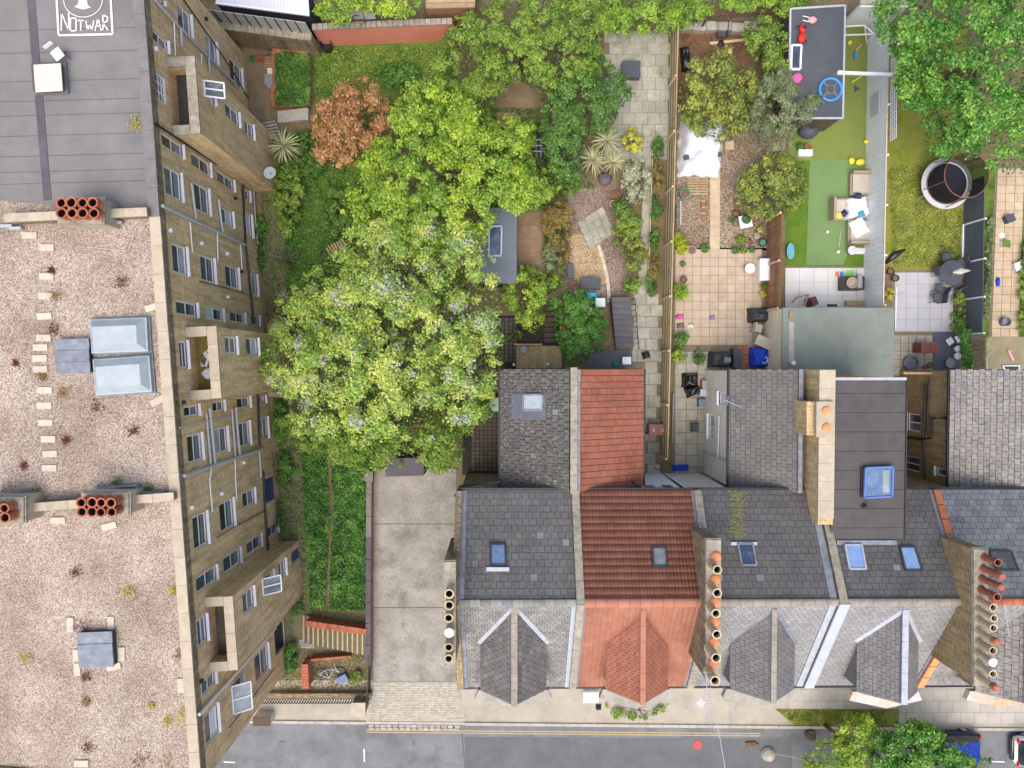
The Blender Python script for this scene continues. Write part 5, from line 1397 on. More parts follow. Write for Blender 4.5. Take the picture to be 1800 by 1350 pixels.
for i in range(8): pbox('step', mat('dark_timber', (74, 64, 52), (92, 82, 68), rnd=.12, fine=.2), t, G(968, 598 - i * 9, .1 + i * .0), (.78, .26, .18))
# garden studio with skylight
def flatbox(name, label, cat, top, z, wall_m, roof_m, trim_m=None, trim_w=.08, over=.0):
    t = thing(name, label, cat, G(*[sum(v[k] for v in top) / len(top) for k in (0, 1)]))
    q = [P(x, y, z) for x, y in top]; c = sum(q, Vector()) / len(q)
    MB().prism([c + (v - c) * .985 for v in q], -.02, z - .12).build('wall', wall_m, t)
    MB().prism(q, z - .12, z).build('roof', roof_m, t)
    if trim_m:
        for i in range(len(q)): pbar('trim', trim_m, t, q[i] + Vector((0, 0, .02)), q[(i + 1) % len(q)] + Vector((0, 0, .02)), trim_w, .08)
    return t
m_gfelt = mat('grey_grp_roof', (96, 104, 112), (106, 114, 122), scale=.7, fine=.06)
t = flatbox('garden_studio', 'grey flat roofed garden studio under the yellow green trees', 'shed', [(846, 365), (909, 365), (908, 498), (846, 498)], 2.5, m_dark, m_gfelt)
roof_window(t, [P(860, 399, 2.5), P(882, 398, 2.5), P(881, 450, 2.5), P(859, 450, 2.5)], m_leadlt, m_skyglass)
# garden B (second house)
patch('pink_gravel', [(1000, 330), (1100, 330), (1100, 520), (992, 520)], -.005, m_gravP)
patch('gold_gravel', [(1003, 412), (1030, 412), (1062, 440), (1070, 500), (1000, 500)], .004, m_gravY)
ct, st_ = math.cos(math.radians(-31)), math.sin(math.radians(-31))
sq = [(1016, 392), (1058, 362), (1081, 410), (1034, 438)]
paving('paved_square', sq, .012, m_joint, (1016, 391), (11.0, -7.0), (4.8, 11.8), 4, 4, m_york, gap=.025)
e = thing('sleeper_edge', 'curved line of grey edging stones beside the gold gravel', 'edging', G(1065, 470))
for i in range(9):
    a = i / 8; x = 1053 + 17 * math.sin(a * 1.6); y = 436 + a * 90
    pbox('edging_stone', m_slabc, e, G(x, y, .06), (.2, .38, .1), rz=.35 - a * .4)
paving('stone_patio', [(1060, 52), (1178, 52), (1170, 285), (1062, 285)], .0, m_joint, (1062, 55), (22.5, 0), (0, 20.5), 5, 11, m_york, stag=.4, gap=.03)
paving('flagstone_path', [(1105, 515), (1164, 515), (1158, 835), (1128, 835), (1128, 648), (1105, 645)], .0, m_joint, (1092, 516), (22, 0), (-.4, 20), 4, 16, m_york, stag=.35, keep=lambda x, y: 1108 < x < 1160 and not (x < 1128 and y > 645))
patch('narrow_path', [(1134, 280), (1146, 280), (1136, 520), (1120, 520)], .006, m_york)
patch('planted_bed', [(1146, 232), (1168, 232), (1165, 515), (1138, 515)], .01, m_soil)
e = thing('bed_edge', 'pale timber edging along the long planted bed', 'edging', G(1143, 370)); pbar('edging_board', m_fpost, e, G(1147, 234, .12), G(1138, 512, .12), .05, .22)
t = thing('dark_steps', 'charcoal steps with thin railing behind the red tiled house', 'steps', G(1090, 570))
m_chst = mat('charcoal_step', (88, 88, 92), (100, 100, 104), rnd=.06, fine=.1)
for i in range(9):
    y0 = 530 + i * 9.6; pbox('step', m_chst, t, G(1087 + i * 1.2, y0, .55 - i * .055), (1.12, .32, 1.1 - i * .11))
for s_ in (-1, 1):
    MB().tube([G(1088 + s_ * 20, 527, 1.5), G(1098 + s_ * 20, 615, 1.0)], .025).build('rail', m_gutter, t)
    for i in range(10): pbox('baluster', m_gutter, t, G(1088 + s_ * 20 + i * 1.1, 528 + i * 9.5, .75), (.025, .025, 1.3 - i * .05))
single(MB().prism([G(1032, 616), G(1110, 616), G(1112, 646), G(1030, 646)], 0, .12), 'charcoal_landing', m_chst, 'charcoal paved landing at the foot of the dark steps', 'landing')
# garden C (third house)
patch('bare_earth', [(1192, 55), (1320, 55), (1320, 200), (1192, 200)], .0, mat('brown_mulch', (112, 84, 62), (132, 102, 78), scale=2, fine=.35, fscale=16, bump=.5))
patch('gravel_garden', [(1190, 200), (1390, 200), (1350, 440), (1188, 440)], .0, m_gravG)
patch('tan_path', [(1248, 300), (1266, 300), (1265, 438), (1248, 438)], .012, m_buff)
tp = bpy.data.objects['tan_path']
for i in range(8): pbox('slab', m_buff, tp, G(1256.5, 308 + i * 16.6, .022), (.58, .54, .03))
paving('tan_patio', [(1184, 436), (1348, 436), (1346, 612), (1182, 612)], .0, m_joint, (1187, 438), (15.2, 0), (-.1, 15.3), 10, 11, m_tantile, gap=.022, keep=lambda x, y: True)
paving('paved_passage', [(1186, 612), (1282, 612), (1282, 652), (1240, 652), (1240, 838), (1180, 838)], -.004, m_joint, (1186, 618), (20, 0), (0, 20.3), 5, 11, m_oldfl, gap=.03, keep=lambda x, y: x < 1238 or y < 650)
patch('brick_floor', [(1296, 596), (1345, 596), (1345, 648), (1296, 648)], .016, m_brick_red)
# garden D (fourth house)
patch('older_turf', [(1478, 40), (1528, 40), (1526, 282), (1384, 282), (1390, 205), (1478, 205)], .0, m_astro2)
patch('lawn_edge', [(1384, 282), (1526, 282), (1520, 470), (1380, 470)], -.006, m_lawnD)
patch('bright_turf', [(1423, 281), (1526, 281), (1520, 380), (1481, 466), (1417, 466)], .012, m_astro)
paving('pale_patio', [(1379, 468), (1518, 468), (1516, 545), (1379, 545)], .0, m_joint, (1380, 471), (25, 0), (0, 24.5), 6, 3, m_porc, gap=.012, keep=lambda x, y: x < 1518)
t = flatbox('charcoal_garden_room', 'charcoal flat roof of the garden room with toys on it', 'shed', [(1389, 16), (1485, 10), (1481, 208), (1386, 208)], 2.4, MATS['dark_timber'], mat('charcoal_roof', (74, 78, 84), (84, 88, 94), scale=.8, fine=.1), m_leadlt, .1)
t = flatbox('flat_roof_extension', 'sage green flat roof extension behind the loft house', 'extension', [(1376, 541), (1572, 541), (1571, 664), (1374, 652)], 3.0, m_creamb, mat('sage_roof', (122, 130, 122), (134, 141, 132), scale=.8, fine=.08, stain=.5, scol=(110, 112, 90), rough=.95, spec=.05), None)
pbox('roof_strip', m_oldfl, t, P(1391, 602, 3.01), (.28, 2.3, .02)); pbox('vent', m_wood, t, P(1390, 553, 3.06), (.2, .35, .12)); MB().lathe(P(1392, 638, 3.0), [(.1, 0), (.1, .25), (.13, .26), (.001, .3)], 10).build('vent_pipe', m_white, t)
MB().prism([P(1356, 548, .9), P(1374, 543, .9), P(1374, 648, .9), P(1350, 648, .9)], 0, .9).build('bench', mat('pale_plywood', (206, 186, 148), (214, 196, 160), scale=2, fine=.06), t)
# garden E (fifth house)
patch('mossy_lawn', [(1528, 40), (1700, 40), (1694, 478), (1560, 478), (1519, 478)], .0, m_lawnE)
paving('grey_patio', [(1566, 474), (1690, 474), (1690, 588), (1566, 588)], .004, m_joint, (1572, 479), (20.6, 0), (0, 20.8), 6, 5, m_porcE, gap=.012, keep=lambda x, y: x < 1682)
paving('old_patio', [(1566, 588), (1640, 588), (1640, 660), (1566, 660)], .0, m_joint, (1568, 589), (14.2, 0), (0, 14.2), 5, 5, m_oldfl, gap=.03)
patch('blue_grey_deck', [(1640, 584), (1690, 584), (1690, 655), (1640, 655)], .02, m_anth)
# garden F
patch('garden_ground', [(1694, 290), (1900, 290), (1900, 660), (1690, 660)], -.004, m_grass)
paving('slab_path', [(1750, 290), (1795, 290), (1790, 592), (1738, 592)], .006, m_joint, (1753, 296), (15.8, 0), (-.55, 14.8), 3, 20, m_buff, gap=.025)
patch('damp_concrete', [(1735, 592), (1900, 592), (1900, 655), (1732, 655)], .0, mat('damp_concrete', (132, 124, 96), (150, 142, 112), scale=1, fine=.15, stain=.4, scol=(110, 106, 78)))
t = thing('timber_screen', 'dark brown boarded strip beside the damp concrete yard', 'fence', G(1715, 625))
for i in range(7): pbox('board', MATS['dark_timber'], t, G(1713, 594 + i * 9, .3), (.85, .28, .05))
# street verge
patch('grass_verge', [(1362, 1246), (1580, 1246), (1580, ky(1580)), (1400, ky(1400))], .012, m_lawnE)
# ------------------------------------------------------------------ trees, shrubs, ground cover
import numpy as np
NR = np.random.default_rng(5)
def leafmesh(name, parent, C, N, S, cl, m, aspect=0.62, label=None, lobes=False):
    """C centres, N normals, S sizes (numpy); every leaf is a small folded blade"""
    n = len(C)
    org = np.array(ORG[parent.name]) if parent is not None else np.zeros(3)
    N = N / np.linalg.norm(N, axis=1, keepdims=True)
    a = NR.normal(size=(n, 3)); a -= N * (a * N).sum(1, keepdims=True); a /= np.linalg.norm(a, axis=1, keepdims=True) + 1e-9
    b = np.cross(N, a)
    s = S[:, None]
    V = np.empty((n, 4, 3))
    V[:, 0] = C - a * s * 0.5
    V[:, 1] = C + b * s * 0.5 * aspect + N * s * 0.12 + a * s * 0.08
    V[:, 2] = C + a * s * 0.5 - N * s * 0.06
    V[:, 3] = C - b * s * 0.5 * aspect + N * s * 0.12 + a * s * 0.08
    V -= org
    me = bpy.data.meshes.new(name)
    me.vertices.add(4 * n); me.vertices.foreach_set('co', V.reshape(-1))
    me.loops.add(4 * n); me.loops.foreach_set('vertex_index', np.arange(4 * n, dtype=np.int32))
    me.polygons.add(n); me.polygons.foreach_set('loop_start', np.arange(0, 4 * n, 4, dtype=np.int32))
    try: me.polygons.foreach_set('loop_total', np.full(n, 4, dtype=np.int32))
    except Exception: pass
    at = me.attributes.new('clump', 'FLOAT', 'FACE'); at.data.foreach_set('value', cl.astype(np.float32))
    me.materials.append(m); me.update(calc_edges=True)
    o = bpy.data.objects.new(name, me); COL.objects.link(o)
    if parent is not None: o.parent = parent
    ORG[o.name] = Vector(org)
    return o
def inpoly(x, y, q):
    r = np.zeros(len(x), bool); j = len(q) - 1
    for i in range(len(q)):
        xi, yi = q[i]; xj, yj = q[j]
        c = ((yi > y) != (yj > y)) & (x < (xj - xi) * (y - yi) / (yj - yi + 1e-12) + xi); r ^= c; j = i
    return r
def edged(x, y, q):
    d = np.full(len(x), 1e9)
    for i in range(len(q)):
        a = np.array(q[i], float); b = np.array(q[(i + 1) % len(q)], float); ab = b - a
        t = np.clip(((x - a[0]) * ab[0] + (y - a[1]) * ab[1]) / (ab @ ab + 1e-9), 0, 1)
        d = np.minimum(d, np.hypot(x - a[0] - t * ab[0], y - a[1] - t * ab[1]))
    return d
QM = np.array(QC.to_matrix())
def PN(x, y, z):
    d = np.stack([(x - 900) / FPX, (675 - y) / FPX, -np.ones_like(x)], 1) @ QM.T
    t = (z - H) / d[:, 2]; r = d * t[:, None]; r[:, 2] = z; return r
def canopy(q, z0, z1, br, leaf, m, parent, cover=2.4, dens=1.5, name='crown', rise=60, flat=0.55, under=0.5, up=0.55, spread=0.35, mod=None, aspect=0.62):
    """fill a crown outline (photo pixels) with rounded leaf clumps between heights z0 and z1"""
    q = [(float(a), float(b)) for a, b in q]
    xs = [a for a, b in q]; ys = [b for a, b in q]
    ar = abs(area2(q)); sc_ = FPX / (H - z1)
    npx = (br * sc_)
    nb = max(4, int(cover * ar / (math.pi * npx * npx)))
    x = NR.uniform(min(xs), max(xs), nb * 4); y = NR.uniform(min(ys), max(ys), nb * 4)
    k = inpoly(x, y, q); x, y = x[k][:nb], y[k][:nb]
    d = edged(x, y, q)
    h = np.clip(d / rise, 0, 1); h = np.sqrt(1 - (1 - h) ** 2)
    nz = np.array([mnoise.noise(Vector((a * 0.018, b * 0.018, 3.3))) for a, b in zip(x, y)])
    z = z0 + (z1 - z0) * np.clip(h * (0.72 + 0.28 * NR.random(len(x))) + 0.28 * nz, 0.0, 1.15)
    B = PN(x, y, z); rad = br * (0.3 + 1.05 * NR.random(len(x)) ** 1.3)
    rad = np.minimum(rad, np.maximum(0.12, (d + npx * .35) / sc_))
    clump = NR.random(len(x)) * 0.6 + 0.4 * np.clip(nz + .5, 0, 1)
    la = leaf * leaf * aspect * 0.5
    Cs, Ns, Ss, Ks = [], [], [], []
    for i in range(len(x)):
        n = int(dens * 2.6 * math.pi * rad[i] ** 2 * (flat + .45) / la * 0.5) + 3
        v = NR.normal(size=(n, 3)); v /= np.linalg.norm(v, axis=1, keepdims=True)
        v[:, 2] = np.where(v[:, 2] < -0.25, -v[:, 2], v[:, 2])
        lob = 1 + .3 * np.sin(v[:, 0] * 5 + i) * np.sin(v[:, 1] * 5 + i * 2) ; rr_ = (rad[i] * NR.uniform(0.5, 1.15, n) * lob)[:, None]
        c = B[i] + v * rr_ * np.array([1, 1, flat])
        nn = v * 0.7 + np.array([0, 0, up]) + NR.normal(size=(n, 3)) * spread
        Cs.append(c); Ns.append(nn); Ss.append(leaf * NR.uniform(0.45, 1.5, n)); Ks.append(np.full(n, clump[i]) + NR.normal(size=n) * .08)
    # sparser leaves filling the inside
    nu = int(under * ar / sc_ ** 2 / la)
    x = NR.uniform(min(xs), max(xs), nu * 2); y = NR.uniform(min(ys), max(ys), nu * 2); k = inpoly(x, y, q); x, y = x[k][:nu], y[k][:nu]
    if len(x):
        d = edged(x, y, q); zz = z0 * NR.uniform(0.4, 1.0, len(x)) + (z1 - z0) * np.clip(d / rise, 0, 1) * .45 * NR.random(len(x))
        Cs.append(PN(x, y, zz)); Ns.append(NR.normal(size=(len(x), 3)) * .5 + np.array([0, 0, .8])); Ss.append(leaf * NR.uniform(.7, 1.4, len(x))); Ks.append(NR.random(len(x)) * .35)
    C = np.concatenate(Cs); N = np.concatenate(Ns); S = np.concatenate(Ss); K = np.clip(np.concatenate(Ks), 0, 1)
    return leafmesh(name, parent, C, N, S, K, m, aspect)
m_bark = mat('bark', (92, 78, 62), (112, 98, 80), scale=6, fine=0.3, bump=0.5)
def trunk(t, px, py, zt, r, q=None, limbs=5, n=3):
    b = G(px, py); mb = MB()
    mb.tube([b, b + Vector((.08, .05, zt * .35)), b + Vector((.02, .1, zt * .6))], [r * 1.3, r, r * .7], 8)
    xs = q or [(px, py)]
    for i in range(limbs):
        x, y = xs[int(i * len(xs) / limbs) % len(xs)]
        e = P(px + (x - px) * .6, py + (y - py) * .6, zt * .8)
        s = b + Vector((.03, .07, zt * R.uniform(.3, .55)))
        mid = s.lerp(e, .5) + Vector((R.uniform(-.2, .2), R.uniform(-.2, .2), .3))
        mb.tube([s, mid, e], [r * .5, r * .32, r * .12], 6)
        for k in range(n):
            f = mid.lerp(e, R.random()) ; mb.tube([f, f + Vector((R.uniform(-.9, .9), R.uniform(-.9, .9), R.uniform(.2, .7)))], [r * .14, r * .04], 4)
    mb.build('trunk', m_bark, t, smooth=True)
def tree(name, label, q, z0, z1, br, leaf, m, base=None, r=.16, cat='tree', group=None, **kw):
    cx = sum(a for a, b in q) / len(q); cy = sum(b for a, b in q) / len(q)
    if base is None:
        k = (H - (z0 + z1) / 2) / H; base = (888 + (cx - 888) * k, 642 + (cy - 642) * k)
    t = thing(name, label, cat, G(*base), group)
    trunk(t, base[0], base[1], z1, r, q)
    canopy(q, z0, z1, br, leaf, m, t, **kw)
    return t
LY = mat_leaf('leaf_yellow_green', [(92, 120, 46), (142, 168, 66), (184, 200, 88), (210, 218, 116), (232, 232, 150)], flower=(200, 194, 218), famt=.4, alt=(118, 158, 74), aamt=.62)
LU = mat_leaf('leaf_lime', [(77, 105, 33), (122, 154, 48), (165, 193, 63), (195, 218, 81), (214, 225, 94)], alt=(96, 134, 52))
LM = mat_leaf('leaf_mid_green', [(61, 92, 33), (92, 128, 46), (125, 161, 61), (158, 184, 77), (177, 195, 92)], alt=(120, 140, 58))
LD = mat_leaf('leaf_deep_green', [(42, 71, 28), (61, 98, 37), (87, 128, 50), (115, 158, 66), (141, 179, 83)], alt=(92, 124, 60))
LR = mat_leaf('leaf_copper', [(124, 84, 56), (172, 118, 80), (206, 152, 108), (224, 178, 132), (180, 148, 96)], alt=(136, 112, 64))
LO = mat_leaf('leaf_olive', [(80, 98, 62), (116, 132, 88), (148, 160, 114), (174, 182, 140), (188, 194, 156)], alt=(86, 104, 70))
LG = mat_leaf('leaf_golden_evergreen', [(60, 80, 34), (100, 122, 50), (148, 160, 68), (188, 192, 92), (208, 208, 118)], alt=(84, 108, 50), aamt=.5)
LA = mat_leaf('leaf_maple', [(48, 92, 36), (72, 124, 46), (102, 158, 60), (140, 188, 78), (196, 218, 100)], alt=(70, 122, 54), aamt=.5)
LS = mat_leaf('leaf_silver', [(132, 140, 105), (167, 174, 140), (198, 202, 167), (221, 223, 191)])
LB = mat_leaf('leaf_russet_shrub', [(101, 89, 46), (136, 114, 61), (167, 147, 79), (129, 140, 68)])
LH = mat_leaf('leaf_hedge', [(84, 114, 37), (122, 161, 50), (158, 193, 68), (184, 213, 88)], alt=(92, 120, 46))
LI = mat_leaf('leaf_ivy', [(48, 90, 34), (76, 128, 46), (106, 160, 62), (140, 186, 86)], alt=(64, 104, 44))

# the great climber-covered tree in the middle
q1 = [(470, 600), (490, 530), (530, 490), (575, 455), (610, 405), (660, 385), (720, 372), (800, 375), (856, 412), (872, 480), (880, 560), (884, 640), (870, 700), (838, 740), (790, 770), (700, 790), (600, 775), (520, 770), (498, 742), (530, 712), (478, 680), (444, 656), (452, 622)]
tree('flowering_climber_tree', 'huge yellow green tree dotted with lilac blossom beside the flats', q1, 3.2, 8.2, .5, .14, LY, base=(690, 610), r=.3, rise=150, cover=2.8, dens=1.3)
q2 = [(484, 738), (560, 730), (700, 745), (840, 700), (872, 712), (855, 745), (825, 760), (812, 800), (800, 835), (760, 830), (740, 806), (690, 822), (640, 832), (590, 815), (540, 790), (495, 782)]
tree('dark_green_tree', 'deep green leafy tree skirting the bottom of the lilac blossom tree', q2, 1.8, 4.6, .42, .14, LM, base=(680, 760), r=.16, rise=60)
q3 = [(608, 330), (640, 270), (690, 200), (700, 150), (760, 138), (830, 160), (868, 200), (905, 205), (940, 225), (930, 280), (952, 330), (940, 372), (900, 372), (868, 380), (862, 425), (780, 450), (690, 450), (640, 425), (600, 372)]
tree('lime_tree', 'bright lime green tree between the copper tree and the garden studio', q3, 3.0, 6.4, .46, .14, LU, r=.2, rise=90, cover=2.8)
q4 = [(546, 215), (562, 182), (592, 160), (618, 132), (662, 140), (686, 192), (688, 240), (655, 268), (628, 292), (592, 298), (560, 282), (553, 250)]
tree('copper_tree', 'small copper orange leaved tree in the back garden', q4, 1.8, 4.2, .42, .14, LR, r=.1, rise=45, dens=1.7)
q5 = [(786, 60), (800, 28), (860, 10), (905, -12), (1050, -12), (1062, 30), (1050, 80), (1075, 110), (1000, 150), (960, 165), (905, 142), (880, 165), (862, 205), (790, 165), (755, 120)]
tree('ivy_thicket', 'spreading mid green thicket along the top edge', q5, 1.6, 4.0, .36, .125, LM, r=.12, rise=45)
q6 = [(950, 160), (1000, 100), (1050, 95), (1098, 130), (1110, 170), (1085, 200), (1078, 235), (1040, 240), (1020, 262), (1042, 330), (1008, 336), (970, 300), (948, 240), (955, 200)]
tree('broad_shrub', 'round green shrub tree left of the grey stone patio', q6, 1.4, 3.4, .34, .125, LD, r=.1, rise=40, cat='shrub')
q6b = [(858, 260), (905, 215), (948, 210), (935, 262), (958, 300), (985, 330), (960, 352), (905, 355), (862, 330)]
tree('yellow_shrub', 'yellow leaved shrub beside the folded garden chairs', q6b, 1.2, 3.0, .36, .14, LU, r=.08, rise=35, cat='shrub')
hq = [(1040, -15), (1440, -15), (1430, 18), (1392, 30), (1330, 18), (1260, 22), (1215, 45), (1170, 62), (1110, 58), (1050, 62)]
tree('privet_hedge', 'long bright green hedge along the top edge', hq, 1.0, 2.3, .34, .13, LH, r=.06, rise=22, cat='hedge', cover=3)
q7 = [(1188, 160), (1202, 130), (1212, 104), (1250, 96), (1282, 84), (1300, 110), (1332, 130), (1330, 170), (1338, 200), (1316, 232), (1268, 252), (1228, 236), (1200, 215)]
tree('golden_evergreen', 'domed golden olive evergreen above the white tarpaulin', q7, 1.8, 4.2, .36, .15, LG, r=.12, rise=50, dens=1.6)
q8 = [(1320, 170), (1345, 135), (1380, 110), (1398, 150), (1418, 165), (1446, 172), (1430, 205), (1400, 225), (1396, 250), (1365, 262), (1330, 255), (1318, 220)]
tree('olive_tree', 'feathery grey green olive tree overhanging the charcoal roof', q8, 1.8, 3.6, .34, .12, LO, r=.09, rise=40, aspect=.4)
q9 = [(1304, 58), (1320, 36), (1350, 26), (1378, 45), (1400, 48), (1392, 90), (1388, 128), (1350, 130), (1325, 105)]
tree('bright_shrub', 'bright green shrub left of the charcoal garden room', q9, 1.2, 3.0, .34, .14, LM, r=.08, rise=30, cat='shrub')
q10 = [(1294, 330), (1308, 300), (1335, 282), (1360, 264), (1395, 275), (1420, 300), (1418, 340), (1402, 368), (1372, 388), (1330, 384), (1300, 365)]
tree('box_shrub', 'clipped domed dark olive shrub above the cluster of flower pots', q10, 1.0, 2.6, .3, .13, LG, r=.08, rise=35, cat='shrub', dens=1.7)
q11 = [(1528, 20), (1560, -20), (1860, -20), (1860, 320), (1770, 305), (1728, 290), (1690, 258), (1650, 282), (1620, 262), (1628, 205), (1590, 190), (1566, 140), (1585, 112), (1540, 62)]
tree('maple_tree', 'large fresh green maple filling the top right corner', q11, 3.5, 8.0, .5, .16, LA, base=(1650, 150), r=.26, rise=100, cover=2.6)
q12 = [(1412, 1330), (1440, 1302), (1470, 1290), (1482, 1262), (1512, 1258), (1530, 1250), (1545, 1290), (1540, 1330), (1530, 1420), (1408, 1420)]
tree('lime_street_tree', 'light yellow green street tree on the grass verge', q12, 1.6, 3.6, .34, .13, LU, r=.1, rise=50, dens=1.5, cover=2.8)
q13 = [(1535, 1262), (1548, 1275), (1562, 1288), (1592, 1262), (1628, 1268), (1660, 1290), (1700, 1310), (1742, 1335), (1745, 1440), (1540, 1440), (1530, 1310)]
tree('dark_street_tree', 'deeper green street tree partly covering the blue car', q13, 2.0, 4.4, .4, .14, LA, base=(1590, 1300), r=.12, rise=40, cover=3.2, dens=1.7)
q14 = [(552, 18), (580, -14), (660, -14), (740, -14), (738, 20), (700, 30), (645, 22), (610, 45), (575, 44)]
tree('lime_shrub', 'lime green shrub behind the salmon wall at the top', q14, 2.4, 3.8, .36, .14, LU, r=.08, rise=25, cat='shrub')
q14b = [(650, 12), (742, -10), (742, 25), (700, 34)]
q15 = [(968, 530), (990, 512), (1030, 510), (1058, 540), (1068, 575), (1058, 612), (1022, 640), (996, 645), (985, 610), (972, 570)]
tree('garden_dome_shrub', 'deep green domed shrub between timber deck and dark steps', q15, .8, 2.3, .32, .12, LI, r=.07, rise=35, cat='shrub')
q16 = [(885, 500), (908, 462), (922, 470), (928, 505), (950, 468), (958, 500), (958, 560), (940, 588), (915, 570), (900, 545), (880, 530)]
tree('ochre_shrub', 'ochre green shrub above the dark tiled terrace', q16, .9, 2.4, .32, .13, LU, r=.07, rise=25, cat='shrub')
q17 = [(946, 400), (958, 365), (985, 352), (1012, 372), (1010, 408), (988, 430), (965, 430)]
tree('russet_shrub', 'russet green shrub left of the paved square', q17, .8, 2.0, .28, .11, LB, r=.06, rise=25, cat='shrub')
def bush(label, q, z1, m, leaf=.11, br=.24, name='garden_shrub', group='garden shrubs', **kw):
    return tree(name, label, q, z1 * .35, z1, br, leaf, m, r=.04, rise=18, cat='shrub', group=group, **kw)
def oval(cx, cy, rx, ry, n=10): return [(cx + rx * math.cos(a) * R.uniform(.85, 1.1), cy + ry * math.sin(a) * R.uniform(.85, 1.1)) for a in [2 * math.pi * k / n for k in range(n)]]
bush('fresh green shrub right of the paved square', oval(1108, 392, 22, 28), 1.4, LM)
bush('yellow tinted shrub above the small path shrub', oval(1114, 440, 22, 40), 1.3, LG)
bush('small bright green shrub at the top of the dark steps', oval(1110, 500, 18, 18), 1.2, LM)
bush('silvery variegated shrub beside the narrow path', oval(1118, 318, 28, 42), 1.6, LS)
bush('yellow green globe shrub by the spiky palm', oval(1114, 246, 20, 24), 1.5, mat_leaf('leaf_gold', [(132, 140, 33), (177, 179, 48), (212, 209, 66), (231, 225, 92)]))
bush('green shrub beside the silvery shrub and stacked pots', oval(1092, 366, 16, 20), 1.0, LD)
for i, (y, m_, tx) in enumerate(((262, LI, 'dark shrub at the upper end of the long planted bed'), (312, LB, 'white flowered shrub in the long planted bed'), (366, LI, 'deep green shrub in the middle of the long planted bed'), (420, LD, 'leafy shrub in the lower half of the long planted bed'), (470, LB, 'bronze shrub low in the long planted bed'), (500, LI, 'round shrub at the lower end of the long planted bed'))):
    bush(tx, oval(1156 - i * 1.6, y, 11, 25), .8, m_, br=.2, leaf=.1)
bush('golden shrub against the fence at the patio corner', oval(1196, 428, 15, 22), 1.1, mat_leaf('leaf_acid', [(141, 158, 33), (184, 195, 48), (219, 225, 66)]))
bush('clipped lime green ball by the tan patio', oval(1196, 512, 14, 15, 14), .9, mat_leaf('leaf_ball', [(108, 149, 28), (146, 188, 44), (177, 216, 63)]), leaf=.09, br=.18, dens=2.0)
bush('grey green shrub in the corner of the side passage', oval(1196, 597, 15, 15), .8, LI)
bush('lime shrub above the black sacks', oval(1196, 625, 16, 12), .8, LU)
bush('green fern beside the black barbecue cover', oval(1228, 628, 12, 12), .6, LD)
bush('dark climber on the anthracite fence end', [(1692, 560), (1704, 556), (1706, 600), (1712, 640), (1700, 655), (1690, 640), (1688, 590)], 1.6, LI)
bush('potted seedlings along the edge of the grey patio', [(1678, 520), (1696, 515), (1698, 560), (1690, 590), (1678, 585)], .8, LM)
bush('yellow flowering plant at the foot of the whitewashed fence', oval(1562, 517, 9, 12), .7, MATS['leaf_gold'], leaf=.09, br=.15)
bush('leafy border between anthracite fence and slab path', [(1738, 380), (1748, 380), (1744, 470), (1738, 560), (1730, 560), (1732, 470)], .5, LO, leaf=.1, br=.15)
bush('green border at the right edge of the slab path', [(1800, 420), (1830, 420), (1830, 590), (1792, 590), (1794, 480)], .6, LM)
bush('broad leaved shrub low in the lawn beside the copper tree', oval(700, 130, 36, 26), .9, LI, leaf=.14)
bush('pale hosta clump beside the earth path', [(488, 290), (520, 280), (535, 330), (525, 400), (500, 425), (485, 380), (482, 330)], .9, LM, leaf=.15)
bush('dark leafy clump under the copper tree', [(520, 225), (565, 240), (575, 300), (545, 320), (520, 290)], 1.0, LD)
bush('weedy fringe along the foot of the flats', [(452, 375), (466, 380), (468, 470), (456, 480), (448, 420)], .4, LI)
bush('green weeds on the lawn beside the climber tree', [(580, 330), (640, 340), (640, 420), (590, 440), (570, 390)], .8, LD)
bush('green ivy patch by the blue door of the flats', [(484, 880), (498, 885), (496, 930), (486, 925)], .5, LI)
bush('weeds at the foot of the street end bay', [(505, 1040), (530, 1045), (535, 1078), (510, 1085)], .5, LI)
bush('weeds below the navy basement window', [(496, 1140), (520, 1130), (525, 1175), (500, 1190), (482, 1185)], .5, LI)
bush('green weeds beside the blue crate', oval(625, 1190, 14, 12), .3, LM)
bush('green fringe under the pointed red bay', [(1060, 1238), (1130, 1258), (1175, 1236), (1168, 1250), (1130, 1266), (1078, 1260)], .3, LM, leaf=.12)
bush('green shrub filling the gap beside the folded garden chairs', oval(985, 300, 26, 30), 1.6, LD)
bush('yellow green shrub above the garden studio terrace', oval(932, 352, 26, 20), 1.6, LU)
bush('grey green shrub beside the studio terrace', oval(968, 450, 16, 26), 1.2, LO)
bush('trailing shrub at the left of the gold gravel', oval(990, 440, 12, 30), .9, LB)
bush('fern like shrub below the studio terrace', oval(965, 492, 16, 18), 1.1, LU)
bush('mixed green shrub left of the paved square', oval(1006, 330, 18, 16), 1.0, LM)
bush('low shrub beside the studio roof edge', oval(930, 478, 16, 12), 1.4, LM)
bush('dark shrub in the gap above the shaded terrace', oval(905, 590, 14, 10), .9, LI)
bush('bushy plant between the silvery shrub and paved square', oval(1086, 412, 9, 22), .7, LG)
bush('ivy tumbling over the foot of the middle bay', [(486, 700), (500, 715), (505, 760), (490, 775), (478, 740)], .8, LI)
bush('ivy growing up the wall near the blue door', [(478, 800), (500, 795), (520, 830), (505, 860), (484, 850)], .9, LI)
